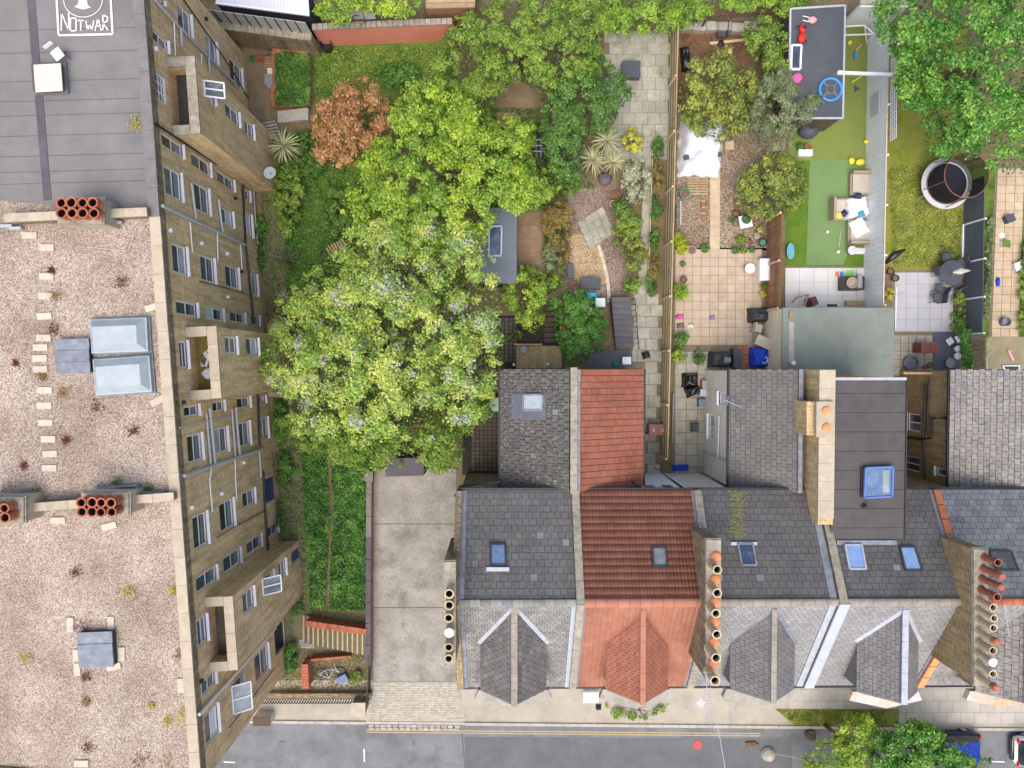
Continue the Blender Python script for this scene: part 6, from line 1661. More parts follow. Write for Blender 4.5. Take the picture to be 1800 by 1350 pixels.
# ground cover beds: ivy nobody could count
def cover(name, label, q, z, leaf, m, dens=2.2, hgt=.18):
    sc_ = FPX / H; ar = abs(area2(q)) / sc_ ** 2; n = int(dens * ar / (leaf * leaf * .31))
    xs = [a for a, b in q]; ys = [b for a, b in q]
    x = NR.uniform(min(xs), max(xs), n * 3); y = NR.uniform(min(ys), max(ys), n * 3); k = inpoly(x, y, q); x, y = x[k][:n], y[k][:n]
    nz = np.array([mnoise.noise(Vector((a * .06, b * .06, 1.7))) for a, b in zip(x, y)])
    zz = z + hgt * (NR.random(len(x)) * .7 + .45 + nz * .8)
    o = leafmesh(name, None, PN(x, y, zz), NR.normal(size=(len(x), 3)) * .45 + np.array([0, 0, 1]), leaf * NR.uniform(.6, 1.3, len(x)), np.clip(nz + .5, 0, 1), m)
    return tag(o, label, 'ground cover', kind='stuff')
cover('ivy_carpet', 'dense ivy carpet left of the worn strip between flats and driveway', [(528, 765), (572, 765), (579, 900), (575, 1000), (570, 1072), (544, 1074), (536, 900)], 0.02, .13, LI, 3.0, .28)
cover('ivy_carpet', 'dense ivy carpet right of the worn strip beside the driveway wall', [(580, 770), (651, 770), (649, 1074), (578, 1074), (584, 900)], 0.02, .13, LI, 3.0, .28)
cover('ivy_carpet', 'raised bed of dark ivy above the brick edging', [(483, 96), (500, 88), (545, 98), (545, 186), (484, 186)], 0.6, .13, LI, 2.6)
cover('weed_cover', 'mixed weeds spreading over the upper lawn', [(548, 84), (790, 84), (790, 200), (690, 150), (600, 150), (552, 180)], 0.03, .1, LM, .55, .1)
cover('weed_cover', 'dark weeds spreading over the shaded lawn under the trees', [(490, 240), (560, 240), (640, 330), (620, 460), (540, 540), (505, 560), (500, 420)], 0.0, .12, LI, .9, .15)
cover('weed_cover', 'low green plants under the trees of the middle gardens', [(800, 190), (960, 190), (1000, 300), (995, 500), (960, 520), (955, 370), (860, 360), (800, 300)], 0.0, .12, LD, .9, .2)
cover('weed_cover', 'straggling weeds over the earth path beside the flats', [(482, 560), (530, 700), (540, 1060), (500, 1060), (492, 900), (470, 600)], 0.0, .1, LI, .6, .12)
cover('weed_cover', 'weeds under the large lilac blossom tree', [(500, 560), (640, 470), (820, 480), (830, 700), (650, 780), (540, 740)], 0.0, .12, LI, .8, .2)
cover('weed_cover', 'weeds along the earth path between the two upper bays', [(458, 330), (482, 335), (505, 420), (500, 560), (468, 560), (456, 430)], 0.0, .1, LI, .45, .1)
cover('lawn_weeds', 'mossy tufts growing through the lawn round the trampoline', [(1562, 290), (1625, 290), (1640, 350), (1694, 370), (1692, 470), (1570, 470)], 0.0, .09, MATS['leaf_golden_evergreen'], .7, .05)
cover('verge_grass', 'rough grass growing on the street verge', [(1366, 1248), (1560, 1248), (1560, 1276), (1400, 1276)], 0.01, .1, LG, .8, .08)
cover('yard_weeds', 'weeds and dead leaves in the bicycle yard', [(484, 1140), (530, 1140), (650, 1150), (650, 1212), (490, 1212)], 0.0, .1, LB, .5, .05)
cover('leaf_litter', 'fallen leaves over the bare earth at the back', [(1196, 60), (1320, 60), (1300, 100), (1230, 100), (1200, 130)], 0.0, .09, mat_leaf('dead_leaf', [(96, 70, 48), (128, 98, 70), (150, 120, 90)]), .6, .03)
# spiky plants: each blade a piece
def blade_mesh(m, key, L=1.0, w=.07):
    def mk():
        b = MB(); n = 5; vs = []
        for i in range(n + 1):
            u = i / n; ww = w * (1 - u) ** .7 * (0.6 + .8 * min(1, u * 4)); z = .45 * u - .75 * u * u; x = u * L
            vs += [(x, -ww / 2, z), (x, 0, z - .012), (x, ww / 2, z)]
        fs = []
        for i in range(n): fs += [(3 * i, 3 * i + 1, 3 * i + 4, 3 * i + 3), (3 * i + 1, 3 * i + 2, 3 * i + 5, 3 * i + 4)]
        b.add(vs, fs); me = bpy.data.meshes.new('blade'); me.from_pydata(b.v, [], b.f); me.materials.append(m); return me
    return shared(('blade', key), mk)
def spiky(name, label, heads, n, m, key, stem=None):
    t = thing(name, label, 'plant', G(*heads[0][:2]))
    me = blade_mesh(m, key)
    for (px, py, z, L) in heads:
        c = P(px, py, z)
        for i in range(n):
            a = i * 2.39996 + R.uniform(-.15, .15); el = (i / n) ** .8 * 1.15 - .15; l_ = L * R.uniform(.8, 1.1)
            pc('blade', me, t, Matrix.Translation(c) @ Matrix.Rotation(a, 4, 'Z') @ Matrix.Rotation(-el, 4, 'Y') @ Matrix.Diagonal((l_, l_ * 1.05, l_, 1)))
        MB().tube([Vector((c.x, c.y, 0)), c + Vector((0, 0, .05))], .07, 8).build('stem', m_bark, t)
def blm(name, c1, c2):
    t = NT(name); r = t.rnd(); MATS[name] = t.out(t.ramp(r, [(.2, c1), (.8, c2)]), .5, .3); return MATS[name]
spiky('cordyline_palm', 'three headed pale spiky palm beside the silvery shrub', [(1042, 282, 1.6, .95), (1077, 286, 1.5, .9), (1066, 248, 1.9, 1.0)], 46, blm('palm_blade', (136, 140, 96), (182, 176, 138)), 'palm')
spiky('variegated_yucca', 'large striped yucca against the upper bay of the flats', [(500, 258, .7, 1.15)], 60, blm('yucca_blade', (120, 128, 86), (196, 194, 150)), 'yucca')
spiky('dark_yucca', 'dark spiky yucca beside the earth path', [(506, 456, .5, .85)], 40, blm('dark_blade', (64, 72, 48), (112, 112, 84)), 'dyucca')
spiky('small_yucca', 'spiky plant half hidden by the lilac blossom tree', [(500, 522, .4, .6)], 26, MATS['yucca_blade'], 'yucca')
# weeds on the flat roof: small plants of their own
def tuft(px, py, r, m, label, z=0.0, n=120):
    c = onroof(px, py); t = thing('roof_weed', label, 'weed', c, 'weeds on the flat roof')
    k = NR.normal(size=(n, 3)) * np.array([r * .5, r * .5, r * .22]); k[:, 2] = abs(k[:, 2]) + .02
    leafmesh('leaves', t, k + np.array(c), NR.normal(size=(n, 3)) * .6 + np.array([0, 0, .8]), .07 * NR.uniform(.6, 1.4, n), NR.random(n), m)
SR = mat_leaf('sedum_red', [(96, 44, 40), (128, 62, 54), (150, 84, 70)]); SY = mat_leaf('sedum_yellow', [(176, 160, 36), (204, 190, 60), (222, 210, 100)]); SB = mat_leaf('sedum_bronze', [(146, 112, 60), (172, 140, 84), (130, 112, 60)])
for px, py, r, m_, tx in ((146, 1103, .42, SR, 'largest dark red roof weed beside the lower lead hatch'), (152, 1188, .25, SR, 'red roof weed just below the lower lead hatch'), (170, 715, .4, SR, 'straggling red roof weed below the roof lights'), (236, 757, .3, SR, 'red roof weed near the parapet below the roof lights'), (118, 773, .24, SR, 'red roof weed right of the stepping slabs'), (95, 580, .3, SR, 'red roof weed beside the stepping slabs above the lead hatch'), (215, 497, .3, SR, 'faded red roof weed above the roof lights'), (135, 1005, .28, SR, 'lone red roof weed on the lower gravel roof'), (155, 1313, .28, SR, 'red roof weed near the bottom of the gravel roof'), (43, 818, .2, SR, 'small red roof weed left of the stepping slabs'), (28, 638, .16, SR, 'red roof weed at the left edge of the gravel'), (92, 476, .18, SR, 'small red weed by the upper stepping slabs'),
                        (47, 1155, .3, SY, 'bright yellow roof weed at the left edge'), (225, 1041, .3, SY, 'yellow roof weed in the middle of the lower gravel'), (305, 1038, .25, SY, 'yellow roof weed against the lower parapet'), (152, 1232, .24, SB, 'bronze roof weed below the lower hatch'), (320, 1256, .4, SY, 'largest yellow roof weed against the bottom parapet'), (295, 1265, .22, SY, 'small yellow roof weed beside the largest yellow one'), (267, 1239, .16, SY, 'tiny yellow roof weed near the bottom'), (112, 690, .35, SB, 'bronze weed patch below the upper lead hatch'), (239, 218, .35, SY, 'yellow weed in the gutter of the felt roof'), (317, 1150, .3, SB, 'bronze weed against the parapet near the bottom bay'), (100, 520, .3, SB, 'bronze weed by the stepping slabs'), (75, 662, .25, SB, 'bronze weed between stepping slabs'), (290, 1338, .5, SB, 'bronze weed mat at the bottom corner of the roof'), (250, 1335, .5, SR, 'dark red weed mat at the bottom of the roof'), (60, 866, .35, LI, 'green weed at the foot of the left chimney stack'), (262, 858, .25, LI, 'green weed beside the lower party wall flashing'), (205, 848, .25, LI, 'green weed above the lower chimney stack')):
    tuft(px, py, r, m_, tx)
# ------------------------------------------------------------------ small things
def cm(name, c, rough=.5, fine=.06, c2=None): return mat('c_' + name, c, c2 or tuple(min(255, x + 8) for x in c), fine=fine, rough=rough, scale=3)
c_teal = cm('teal', (60, 140, 132)); c_terra = m_pot; c_grpot = cm('grey_pot', (150, 146, 140)); c_blk = m_blackpl; c_wht = m_white; c_navy = cm('navy', (40, 46, 84)); c_blue = cm('blue', (30, 70, 190)); c_sky = cm('sky_blue', (60, 140, 220))
c_red = cm('red', (206, 42, 36), .35); c_pink = cm('pink', (226, 150, 156)); c_mag = cm('magenta', (200, 90, 150)); c_yel = cm('yellow', (226, 206, 60)); c_org = cm('orange', (226, 110, 44)); c_green = cm('green', (52, 140, 92)); c_lime = cm('lime', (140, 210, 100)); c_beige = cm('beige', (150, 138, 120)); c_brown = cm('brown_bin', (140, 88, 76)); c_grey = cm('mid_grey', (128, 130, 134)); c_cush = cm('cushion', (178, 170, 156)); c_dgrey = cm('slate_grey', (72, 76, 84))
def pot(label, px, py, r, h, m, plant=None, z=0.0, name='plant_pot', soil=True, lr=1.3):
    c = G(px, py, z); t = thing(name, label, 'pot', c, 'garden pots')
    MB().lathe(c, [(r * .72, 0), (r * .95, h * .9), (r * 1.05, h * .9), (r * 1.05, h), (r * .88, h), (r * .85, h * .8), (.001, h * .8)], 16).build('pot', m, t)
    if soil: MB().lathe(c + Vector((0, 0, h * .8)), [(r * .85, 0), (.001, .012)], 14).build('soil', MATS['brown_mulch'], t)
    if plant:
        n = int(140 * (r * lr / .3) ** 2) + 30
        k = NR.normal(size=(n, 3)); k /= np.linalg.norm(k, axis=1, keepdims=True); k[:, 2] = abs(k[:, 2]); k *= NR.uniform(.5, 1, n)[:, None] * r * lr
        leafmesh('foliage', t, k + np.array(c) + np.array([0, 0, h * .85]), k + NR.normal(size=(n, 3)) * .1 + np.array([0, 0, .2]), .09 * NR.uniform(.7, 1.4, n), NR.random(n), plant)
    return t
def boxthing(name, label, cat, px, py, sz, m, rz=0.0, z=0.0, lid=None, lid_m=None, bev=.0):
    c = G(px, py, z); t = thing(name, label, cat, c)
    MB().box(c + Vector((0, 0, sz[2] / 2)), sz, rz=rz).build('body', m, t)
    MB().box(c + Vector((0, 0, sz[2] + .02)), (sz[0] * 1.04, sz[1] * 1.04, .04), rz=rz).build('lid', lid_m or m, t)
    return t
def drape(mb, c, w, l, h, rz=0.0, n=10, rip=.06, slump=.25, seed=0):
    m = Matrix.Rotation(rz, 3, 'Z'); c = Vector(c); o = len(mb.v)
    for j in range(n + 1):
        for i in range(n + 1):
            u, v = i / n * 2 - 1, j / n * 2 - 1
            e = max(abs(u), abs(v)); z = h * (1 - max(0, (e - (1 - slump)) / slump) ** 1.5)
            z += rip * mnoise.noise(Vector((u * 2.2 + seed, v * 2.2, seed * 1.7))) * (1 if e < .99 else .2)
            p = c + m @ Vector((u * w / 2 * (1 + .1 * mnoise.noise(Vector((v * 3, seed, 0)))), v * l / 2 * (1 + .1 * mnoise.noise(Vector((u * 3, seed + 9, 0)))), max(.01, z)))
            mb.v.append(tuple(p))
    for j in range(n):
        for i in range(n): mb.f.append((o + j * (n + 1) + i, o + j * (n + 1) + i + 1, o + (j + 1) * (n + 1) + i + 1, o + (j + 1) * (n + 1) + i))
    return mb
def chair(label, px, py, rz, m, z=0.0, name='garden_chair', s=1.0):
    c = G(px, py, z); t = thing(name, label, 'chair', c); r3 = Matrix.Rotation(rz, 3, 'Z')
    L = lambda x, y, zz: c + r3 @ Vector((x * s, y * s, zz * s))
    MB().box(L(0, 0, .44), (.46 * s, .46 * s, .04), rz=rz).build('seat', m, t)
    MB().box(L(-.24, 0, .68), (.04 * s, .46 * s, .44 * s), rz=rz).build('backrest', m, t)
    for x in (-.21, .21):
        for y in (-.21, .21): MB().tube([L(x, y, 0), L(x, y, .44)], .016 * s).build('leg', m_dark, t)
        MB().tube([L(-.21, x * 1.1, .62), L(.21, x * 1.1, .62), L(.21, x * 1.1, .44)], .014 * s).build('arm', m_dark, t)
    return t
def rtable(label, px, py, r, h, m, leg_m=None, name='round_table'):
    c = G(px, py); t = thing(name, label, 'table', c)
    MB().lathe(c + Vector((0, 0, h - .03)), [(r * .96, 0), (r, .01), (r, .03), (r * .98, .04), (.001, .04)], 24).build('tabletop', m, t)
    for k in range(3):
        a = k * 2.094; MB().tube([c + Vector((math.cos(a) * r * .6, math.sin(a) * r * .6, 0)), c + Vector((math.cos(a) * r * .3, math.sin(a) * r * .3, h - .03))], .018).build('leg', leg_m or m_dark, t)
    return t
def ball(label, px, py, r, m, cat='ball', name='toy_ball', z=0):
    return single(MB().blob(G(px, py, z) + Vector((0, 0, r)), (r, r, r), 14, 8, 0), name, m, label, cat, smooth=True)
# -- garden C
t = thing('tarpaulin', 'crumpled white tarpaulin weighted down beside the timber fence', 'tarpaulin', G(1230, 265))
b = drape(MB(), G(1230, 264), 2.6, 3.2, .8, -.05, 26, .42, .34, 3); b.build('sheet', mat('white_tarp', (226, 228, 236), (212, 214, 224), scale=1.5, fine=.04, rough=.5), t, smooth=True)
for x, y in ((1201, 283), (1257, 278)): MB().box(G(x, y, .72), (.3, .26, .16), rz=.2).build('weight', c_dgrey, t)
t = thing('timber_pallet', 'weathered pallet lying beside the tan path', 'pallet', G(1225, 328))
for i in range(7): pbox('slat', m_wood, t, G(1225, 314 + i * 4.6, .13), (1.2, .12, .025))
for x in (1208, 1225, 1242): pbox('bearer', m_wood, t, G(x, 328, .06), (.09, 1.1, .1))
pot('large teal glazed pot against the timber fence', 1200, 343, .3, .55, c_teal, soil=True)
t = thing('white_rack', 'white slatted rack leaning on the timber fence', 'rack', G(1190, 380))
for i in range(9): pbox('slat', c_wht, t, G(1190, 362 + i * 4.5, .5), (.04, .09, .95))
for z in (.15, .85): pbar('rail', c_wht, t, G(1190, 360, z), G(1190, 400, z), .04)
e = thing('brick_row', 'short row of bricks on the gravel beside the tan path', 'bricks', G(1236, 370))
for i in range(9): pbox('brick', m_yellow if i % 3 == 0 else m_brick_red, e, G(1236, 354 + i * 3.6, .03), (.2, .1, .065))
for a in (('grey pot with bare soil at the patio corner', 1214, 441, .26, .34, c_grpot, None), ('pot of dark green leaves beside the grey corner pot', 1237, 438, .22, .28, c_grpot, LI), ('stone pot with grass in the row above the tan patio', 1290, 441, .22, .3, m_stone, LD), ('pot overflowing with bright green leaves above the tan patio', 1305, 441, .18, .25, c_terra, LM), ('small pale blue pot in the row above the tan patio', 1321, 441, .16, .25, cm('pale_blue', (170, 180, 210)), LI), ('brown pot under the domed olive shrub', 1294, 364, .2, .3, c_terra, None), ('black tub under the domed olive shrub', 1292, 377, .22, .25, c_blk, None), ('white pot left of the white square table', 1284, 390, .18, .25, c_wht, LI), ('large black pot below the white square table', 1300, 423, .27, .3, c_blk, LM), ('small pink pot beside the large black pot', 1311, 427, .13, .2, c_pink, None), ('navy pot beside the pink pot', 1317, 426, .13, .22, c_navy, None), ('black tub holding a teal dish', 1339, 427, .25, .2, c_blk, None), ('white pot by the brown fence', 1329, 416, .15, .2, c_wht, LS), ('grey pot with yellow flowers by the brown fence', 1334, 405, .16, .25, c_grpot, MATS['leaf_gold']), ('terracotta pot by the fence beside the golden shrub', 1199, 465, .14, .2, c_terra, LI), ('dark pot above the clipped lime ball', 1200, 492, .2, .25, c_blk, None),
          ('upper of two orange ringed pots below the white chest', 1339, 504, .17, .28, c_org, LI), ('lower orange ringed pot holding yellow flowers', 1338, 518, .17, .28, c_org, MATS['leaf_gold'])):
    pot(*a)
MB_ = MB().lathe(G(1339, 427, .18), [(.12, 0), (.16, .05), (.001, .06)], 14); single(MB_, 'teal_dish', c_teal, 'round teal dish in the black tub', 'dish')
t = thing('square_table', 'white square plastic table carrying a bowl of plants', 'table', G(1306, 390))
MB().box(G(1306, 392, .46), (.74, .74, .04), rz=.2).build('tabletop', c_wht, t)
for x in (-10, 10):
    for y in (-10, 10): MB().tube([G(1306 + x * .8, 392 + y * .8), G(1306 + x * .8, 392 + y * .8, .45)], .03).build('leg', c_wht, t)
pot('dark bowl of leaves on the white square table', 1306, 389, .27, .16, c_dgrey, LI, z=.48, lr=1.0)
rtable('white round plastic table on the tan patio', 1313, 474, .3, .55, c_wht, c_wht)
t = thing('storage_chest', 'white plastic storage chest against the brown fence', 'chest', G(1340, 476))
b = MB(); b.box(G(1340, 476, .25), (.68, 1.25, .5)); b.build('body', c_wht, t)
pr = [(-.34, .5), (-.3, .56), (-.1, .62), (.15, .62), (.32, .54), (.34, .5)]; c = G(1340, 476); k = len(pr)
MB().add([(c.x + x, c.y - .65, z) for x, z in pr] + [(c.x + x, c.y + .65, z) for x, z in pr], [tuple(range(k)), tuple(range(2 * k - 1, k - 1, -1))] + [(i, i + k, (i + 1) % k + k, (i + 1) % k) for i in range(k)]).build('lid', c_wht, t)
t = thing('covered_table', 'round table hidden under a crumpled black cover', 'table', G(1332, 554)); drape(MB(), G(1332, 554), 1.35, .9, .7, .05, 16, .14, .35, 8).build('cover', mat('black_cover', (50, 50, 54), (64, 64, 68), fine=.1, rough=.45), t, smooth=True)
chair('beige cushioned chair below the black covered table', 1326, 578, -.25, c_cush, s=1.2)
t = thing('blue_sack', 'bright blue bulk bag with white print against the pale bench', 'bag', G(1331, 628)); drape(MB(), G(1331, 628), 1.05, 1.25, .85, 0, 14, .12, .22, 5).build('bag', c_blue, t, smooth=True)
b = MB(); c = G(1334, 630, .9)
for a0, a1 in (((0, 0), (.12, .1)), ((.12, .1), (.2, -.1)), ((.2, -.1), (.1, -.3)), ((-.1, -.25), (.05, -.3))): b.bar(c + Vector((a0[0], a0[1], 0)), c + Vector((a1[0], a1[1], 0)), .05, .02)
b.build('print', c_wht, t)
single(MB().box(G(1334, 603, 1.0), (1.1, .62, .05), rz=-.42), 'white_board', c_cush, 'off white board resting on the blue bulk bag', 'board')
t = thing('covered_barbecue', 'black covered barbecue by the side passage', 'barbecue', G(1261, 632)); drape(MB(), G(1261, 632), 1.25, .95, .95, 0, 14, .08, .25, 11).build('cover', MATS['black_cover'], t, smooth=True); MB().box(G(1270, 633, .98), (.4, .3, .03)).build('label_patch', c_grey, t)
for i, (x, y, w_, l_, tx) in enumerate(((1212, 668, 1.0, .9, 'upper shiny black refuse sack in the side passage'), (1216, 686, .9, .7, 'lower shiny black refuse sack in the side passage'))):
    single(drape(MB(), G(x, y), w_, l_, .6, .4 * i, 14, .2, .5, 20 + i), 'refuse_sack', mat('sack_black', (30, 30, 34), fine=.08, rough=.25, spec=.5), tx, 'sack', 'refuse sacks', smooth=True)
boxthing('dark_cabinet', 'dark flat topped cabinet between the barbecue and brick floor', 'cabinet', 1289, 630, (.42, 1.1, .7), c_dgrey)
boxthing('red_crate', 'red edged crate by the cream wall', 'crate', 1236, 676, (.4, .5, .5), c_red, lid_m=c_grpot)
boxthing('blue_crate', 'pale blue crate by the cream wall', 'crate', 1233, 690, (.4, .4, .4), cm('pale_crate', (170, 186, 204)))
boxthing('grey_box', 'slate grey box below the crates by the cream wall', 'box', 1232, 708, (.5, .45, .45), c_dgrey, lid_m=cm('blue_grey', (110, 124, 140)))
chair('dark plastic chair folded in the side passage', 1218, 750, 0, c_dgrey)
t = MB(); t.tube([G(1182, 690, .3), G(1181, 780, .1)], .06, 8); single(t, 'white_pipe', c_grey, 'long pale pipe leaning along the timber fence', 'pipe')
single(drape(MB(), G(1196, 822), 1.0, .4, .25, .05, 12, .16, .5, 31), 'blue_sheet', c_blue, 'bundle of blue sheeting at the end of the side passage', 'sheet', smooth=True)
for i, (x, y, m_, tx) in enumerate(((1194, 557, c_mag, 'pink striped tub by the fence on the tan patio'), (1196, 572, cm('mauve', (128, 100, 104)), 'mauve cloth bundle by the fence on the tan patio'), (1213, 573, cm('pale_green', (190, 200, 170)), 'pale green cloth on the edge of the tan patio'), (1251, 558, cm('lilac_grey', (130, 120, 150)), 'small lilac grey sprig lying on the tan patio'))):
    single(drape(MB(), G(x, y), .5 if i < 3 else .35, .3, .22, .1, 8, .1, .5, 40 + i), 'cloth_bundle', m_, tx, 'bundle', smooth=True)
single(MB().bar(G(1247, 77, .05), G(1316, 70, .05), .16, .05), 'loose_plank', m_fpost, 'pale plank lying on the bare earth', 'plank')
t = thing('wheelbarrow', 'dark wheelbarrow tipped on the bare earth', 'wheelbarrow', G(1266, 58)); c = G(1266, 58)
MB().add([c + Vector(v) for v in ((-.22, -.4, .25), (.22, -.4, .25), (.3, .4, .25), (-.3, .4, .25), (-.28, -.5, .55), (.28, -.5, .55), (.38, .5, .55), (-.38, .5, .55))], [(0, 1, 2, 3), (0, 1, 5, 4), (1, 2, 6, 5), (2, 3, 7, 6), (3, 0, 4, 7)]).build('tray', c_dgrey, t)
for s_ in (-1, 1): MB().tube([c + Vector((s_ * .12, -.75, .2)), c + Vector((s_ * .22, .2, .28)), c + Vector((s_ * .28, .9, .5))], .02).build('handle', m_rust, t)
MB().lathe(c + Vector((0, -.7, 0)), [(.05, .0), (.18, .1), (.18, .2), (.05, .3)], 12).build('wheel', c_blk, t)
single(drape(MB(), G(1204, 105), .55, 1.5, .4, .1, 12, .2, .4, 51), 'black_sheeting', MATS['sack_black'], 'black plastic sheeting heaped by the timber fence', 'sheet', smooth=True)
for i in range(2): single(MB().box(G(1262 + i * 20, 258 - 2 * i, .03), (.52, .5, .06), rz=.03 * i), 'stepping_slab', m_buff, ['brown stepping slab at the tarpaulin edge', 'buff stepping slab on the gravel below the evergreen'][i], 'slab')
# -- garden B
boxthing('garden_bench', 'black bench box with slatted top on the gold gravel', 'bench', 1036, 500, (1.15, .62, .6), c_blk, lid_m=c_dgrey)
single(drape(MB(), G(1037, 519), .9, .42, .25, 0, 10, .1, .4, 61), 'blue_cover', cm('cyan', (80, 190, 220)), 'bright cyan cover below the black bench', 'cover', smooth=True)
boxthing('gas_grill', 'small grill with pale tray at the top of the dark steps', 'grill', 1052, 534, (.55, .5, .85), c_grey, lid_m=cm('tray', (190, 206, 204)))
boxthing('grey_planter', 'slim grey planter box beside the gold gravel', 'planter', 1002, 478, (.36, .85, .45), c_dgrey, rz=.05)
pot('purple pot below the slim grey planter', 1006, 499, .22, .35, cm('purple', (92, 60, 92)))
pot('upper empty ringed pot beside the silvery shrub', 1082, 345, .24, .3, m_pot); pot('lower empty ringed pot beside the silvery shrub', 1077, 360, .22, .28, m_coping)
single(MB().blob(G(1063, 315, .12), (.42, .42, .2), 12, 6, .06), 'dark_boulder', cm('slate_stone', (92, 84, 88)), 'dark rounded stone below the spiky palm', 'stone', smooth=True)
single(drape(MB(), G(1135, 624), .5, .45, .4, .3, 10, .15, .5, 63), 'black_bag', MATS['sack_black'], 'small black bag on the grey flagstone path', 'bag', smooth=True)
single(MB().lathe(G(1081, 640, .12), [(.16, 0), (.17, .12), (.1, .26), (.03, .34), (.001, .36)], 14), 'green_dome', c_green, 'green domed lamp on the charcoal landing', 'lamp')
boxthing('white_cooler', 'white lidded box on the charcoal landing', 'box', 1099, 634, (.5, .42, .4), c_grey, z=.12, lid_m=c_wht)
for i, x in enumerate((1143, 1158)):
    t = thing('wheelie_bin', ['left of the two small brown bins on the flagstone path', 'right hand small brown bin against the timber fence'][i], 'bin', G(x, 753)); c = G(x, 753)
    MB().prism([c + Vector((a * .24, b_ * .28, 0)) for a, b_ in ((-1, -1), (1, -1), (1, 1), (-1, 1))], .05, .95).build('body', c_brown, t); MB().box(c + Vector((0, 0, .98)), (.54, .64, .07)).build('lid', c_brown, t); MB().box(c + Vector((0, -.02, 1.03)), (.12, .2, .02)).build('sticker', c_grpot, t)
    for s_ in (-1, 1): MB().lathe(c + Vector((s_ * .22, -.26, 0)), [(.02, 0), (.1, .04), (.1, .12), (.02, .16)], 10).build('wheel', c_blk, t)
boxthing('slate_table', 'slate grey low table on the upper stone patio', 'table', 1107, 128, (1.05, .95, .5), c_dgrey)
# -- garden A
t = thing('fan_heater', 'round grey patio fan standing on the timber deck', 'fan', G(920, 615, .34)); c = G(920, 615, .34)
MB().lathe(c, [(.2, 0), (.05, .04), (.04, .5), (.24, .55), (.26, .62), (.2, .7), (.001, .72)], 16).build('head', m_lead, t); MB().lathe(c, [(.24, 0), (.24, .03), (.001, .04)], 16).build('base', c_grey, t)
for i, (x, y, tx) in enumerate(((903, 641, 'white gas bottle left of the timber deck'), (962, 640, 'white bottle on the timber deck'))): single(MB().lathe(G(x, y, .34 if i else 0), [(.1, 0), (.1, .35), (.04, .45), (.04, .5), (.001, .51)], 10), 'gas_bottle', c_wht, tx, 'bottle')
t = thing('folded_chair_stack', 'stack of folded metal garden chairs lying in the shaded clearing', 'chair', G(945, 260))  # several folded chairs in a stack, built as one object
for k in range(5): MB().bar(G(938 + k * 4, 246, .3 + .05 * k), G(938 + k * 4, 280, .3 + .05 * k), .06).build('frame', m_lead if k % 2 else c_navy, t)
for k in range(3): MB().bar(G(936, 250 + k * 10, .5), G(956, 251 + k * 10, .5), .05).build('crossbar', m_grey, t)
rtable('pale green round table beside the lichened slate roof', 872, 710, .42, .7, cm('mint', (160, 196, 172)))
patch('circular_paving', [(905 + 34 * math.cos(a), 175 + 36 * math.sin(a)) for a in [k * .4 for k in range(16)]], .004, m_brslab)
boxthing('timber_table', 'corner of a brown timber table under the lime tree', 'table', 890, 218, (1.1, .8, .7), m_brfence)
single(MB().box(G(925, 560, .25), (.5, .9, .5)), 'pale_planter', m_stone, 'pale stone block beside the dark tiled terrace', 'block')
# -- garden D
ZC = 2.42
t = thing('pink_scooter_toy', 'pink toy with white legs on the charcoal roof', 'toy', P(1425, 34, ZC)); c = P(1428, 35, ZC + .12); MB().blob(c, (.26, .2, .14), 10, 6, .1).build('body', c_pink, t, smooth=True)
for s_ in (-1, 1): MB().tube([c + Vector((-.1, s_ * .12, 0)), c + Vector((-.55, s_ * .12 + .1, 0))], .025).build('leg', c_wht, t)
t = thing('red_ride_on', 'glossy red ride on toy lying on the charcoal roof', 'toy', P(1408, 62, ZC)); c = P(1408, 62, ZC)
MB().blob(c + Vector((.03, .28, .16)), (.2, .26, .16), 12, 7, 0).build('bonnet', c_red, t, smooth=True); MB().blob(c + Vector((-.02, -.22, .16)), (.22, .28, .16), 12, 7, 0).build('boot', c_red, t, smooth=True); MB().lathe(c + Vector((.06, .3, .3)), [(.1, 0), (.1, .04), (.001, .05)], 12).build('steering_wheel', c_blk, t)
for sx in (-1, 1):
    for sy in (-.4, .4): MB().lathe(c + Vector((sx * .2, sy, 0)), [(.03, .02), (.09, .05), (.09, .12), (.03, .14)], 10).build('wheel', c_blk, t)
t = thing('roof_lantern', 'white framed roof light on the charcoal roof', 'roof light', P(1400, 100, ZC)); b = MB(); q = [P(1391, 80, ZC + .08), P(1408, 80, ZC + .08), P(1406, 122, ZC + .08), P(1390, 122, ZC + .08)]
for i in range(4): b.bar(q[i], q[(i + 1) % 4], .1, .16)
b.build('frame', c_wht, t); MB().slab(q, .04).build('pane', m_glass, t)
single(MB().blob(P(1400, 138, ZC + .1), (.3, .3, .15), 9, 5, .25), 'magenta_toy', c_mag, 'crumpled magenta toy at the edge of the charcoal roof', 'toy')
t = thing('nest_swing', 'blue rimmed round nest swing seat on the charcoal roof', 'swing', P(1460, 157, ZC)); c = P(1460, 157, ZC + .1)
b = MB()
ring_ = [c + Vector((math.cos(a) * .62, math.sin(a) * .62, 0)) for a in [2 * math.pi * k / 28 for k in range(29)]]; b.tube(ring_, .075, 8, cap=False); b.build('rim', c_sky, t, smooth=True)
MB().lathe(c + Vector((0, 0, -.03)), [(.58, 0), (.58, .015), (.001, .02)], 24).build('net', c_dgrey, t)
b = MB(); rr2 = [c + Vector((math.cos(a) * .24, math.sin(a) * .24, .02)) for a in [2 * math.pi * k / 16 for k in range(17)]]; b.tube(rr2, .02, 6, cap=False)
for k in range(4): a = math.pi / 4 + k * math.pi / 2; b.bar(c + Vector((math.cos(a) * .24, math.sin(a) * .24, .02)), c + Vector((math.cos(a) * .6, math.sin(a) * .6, .02)), .05, .02)
b.build('strap', m_lead, t)
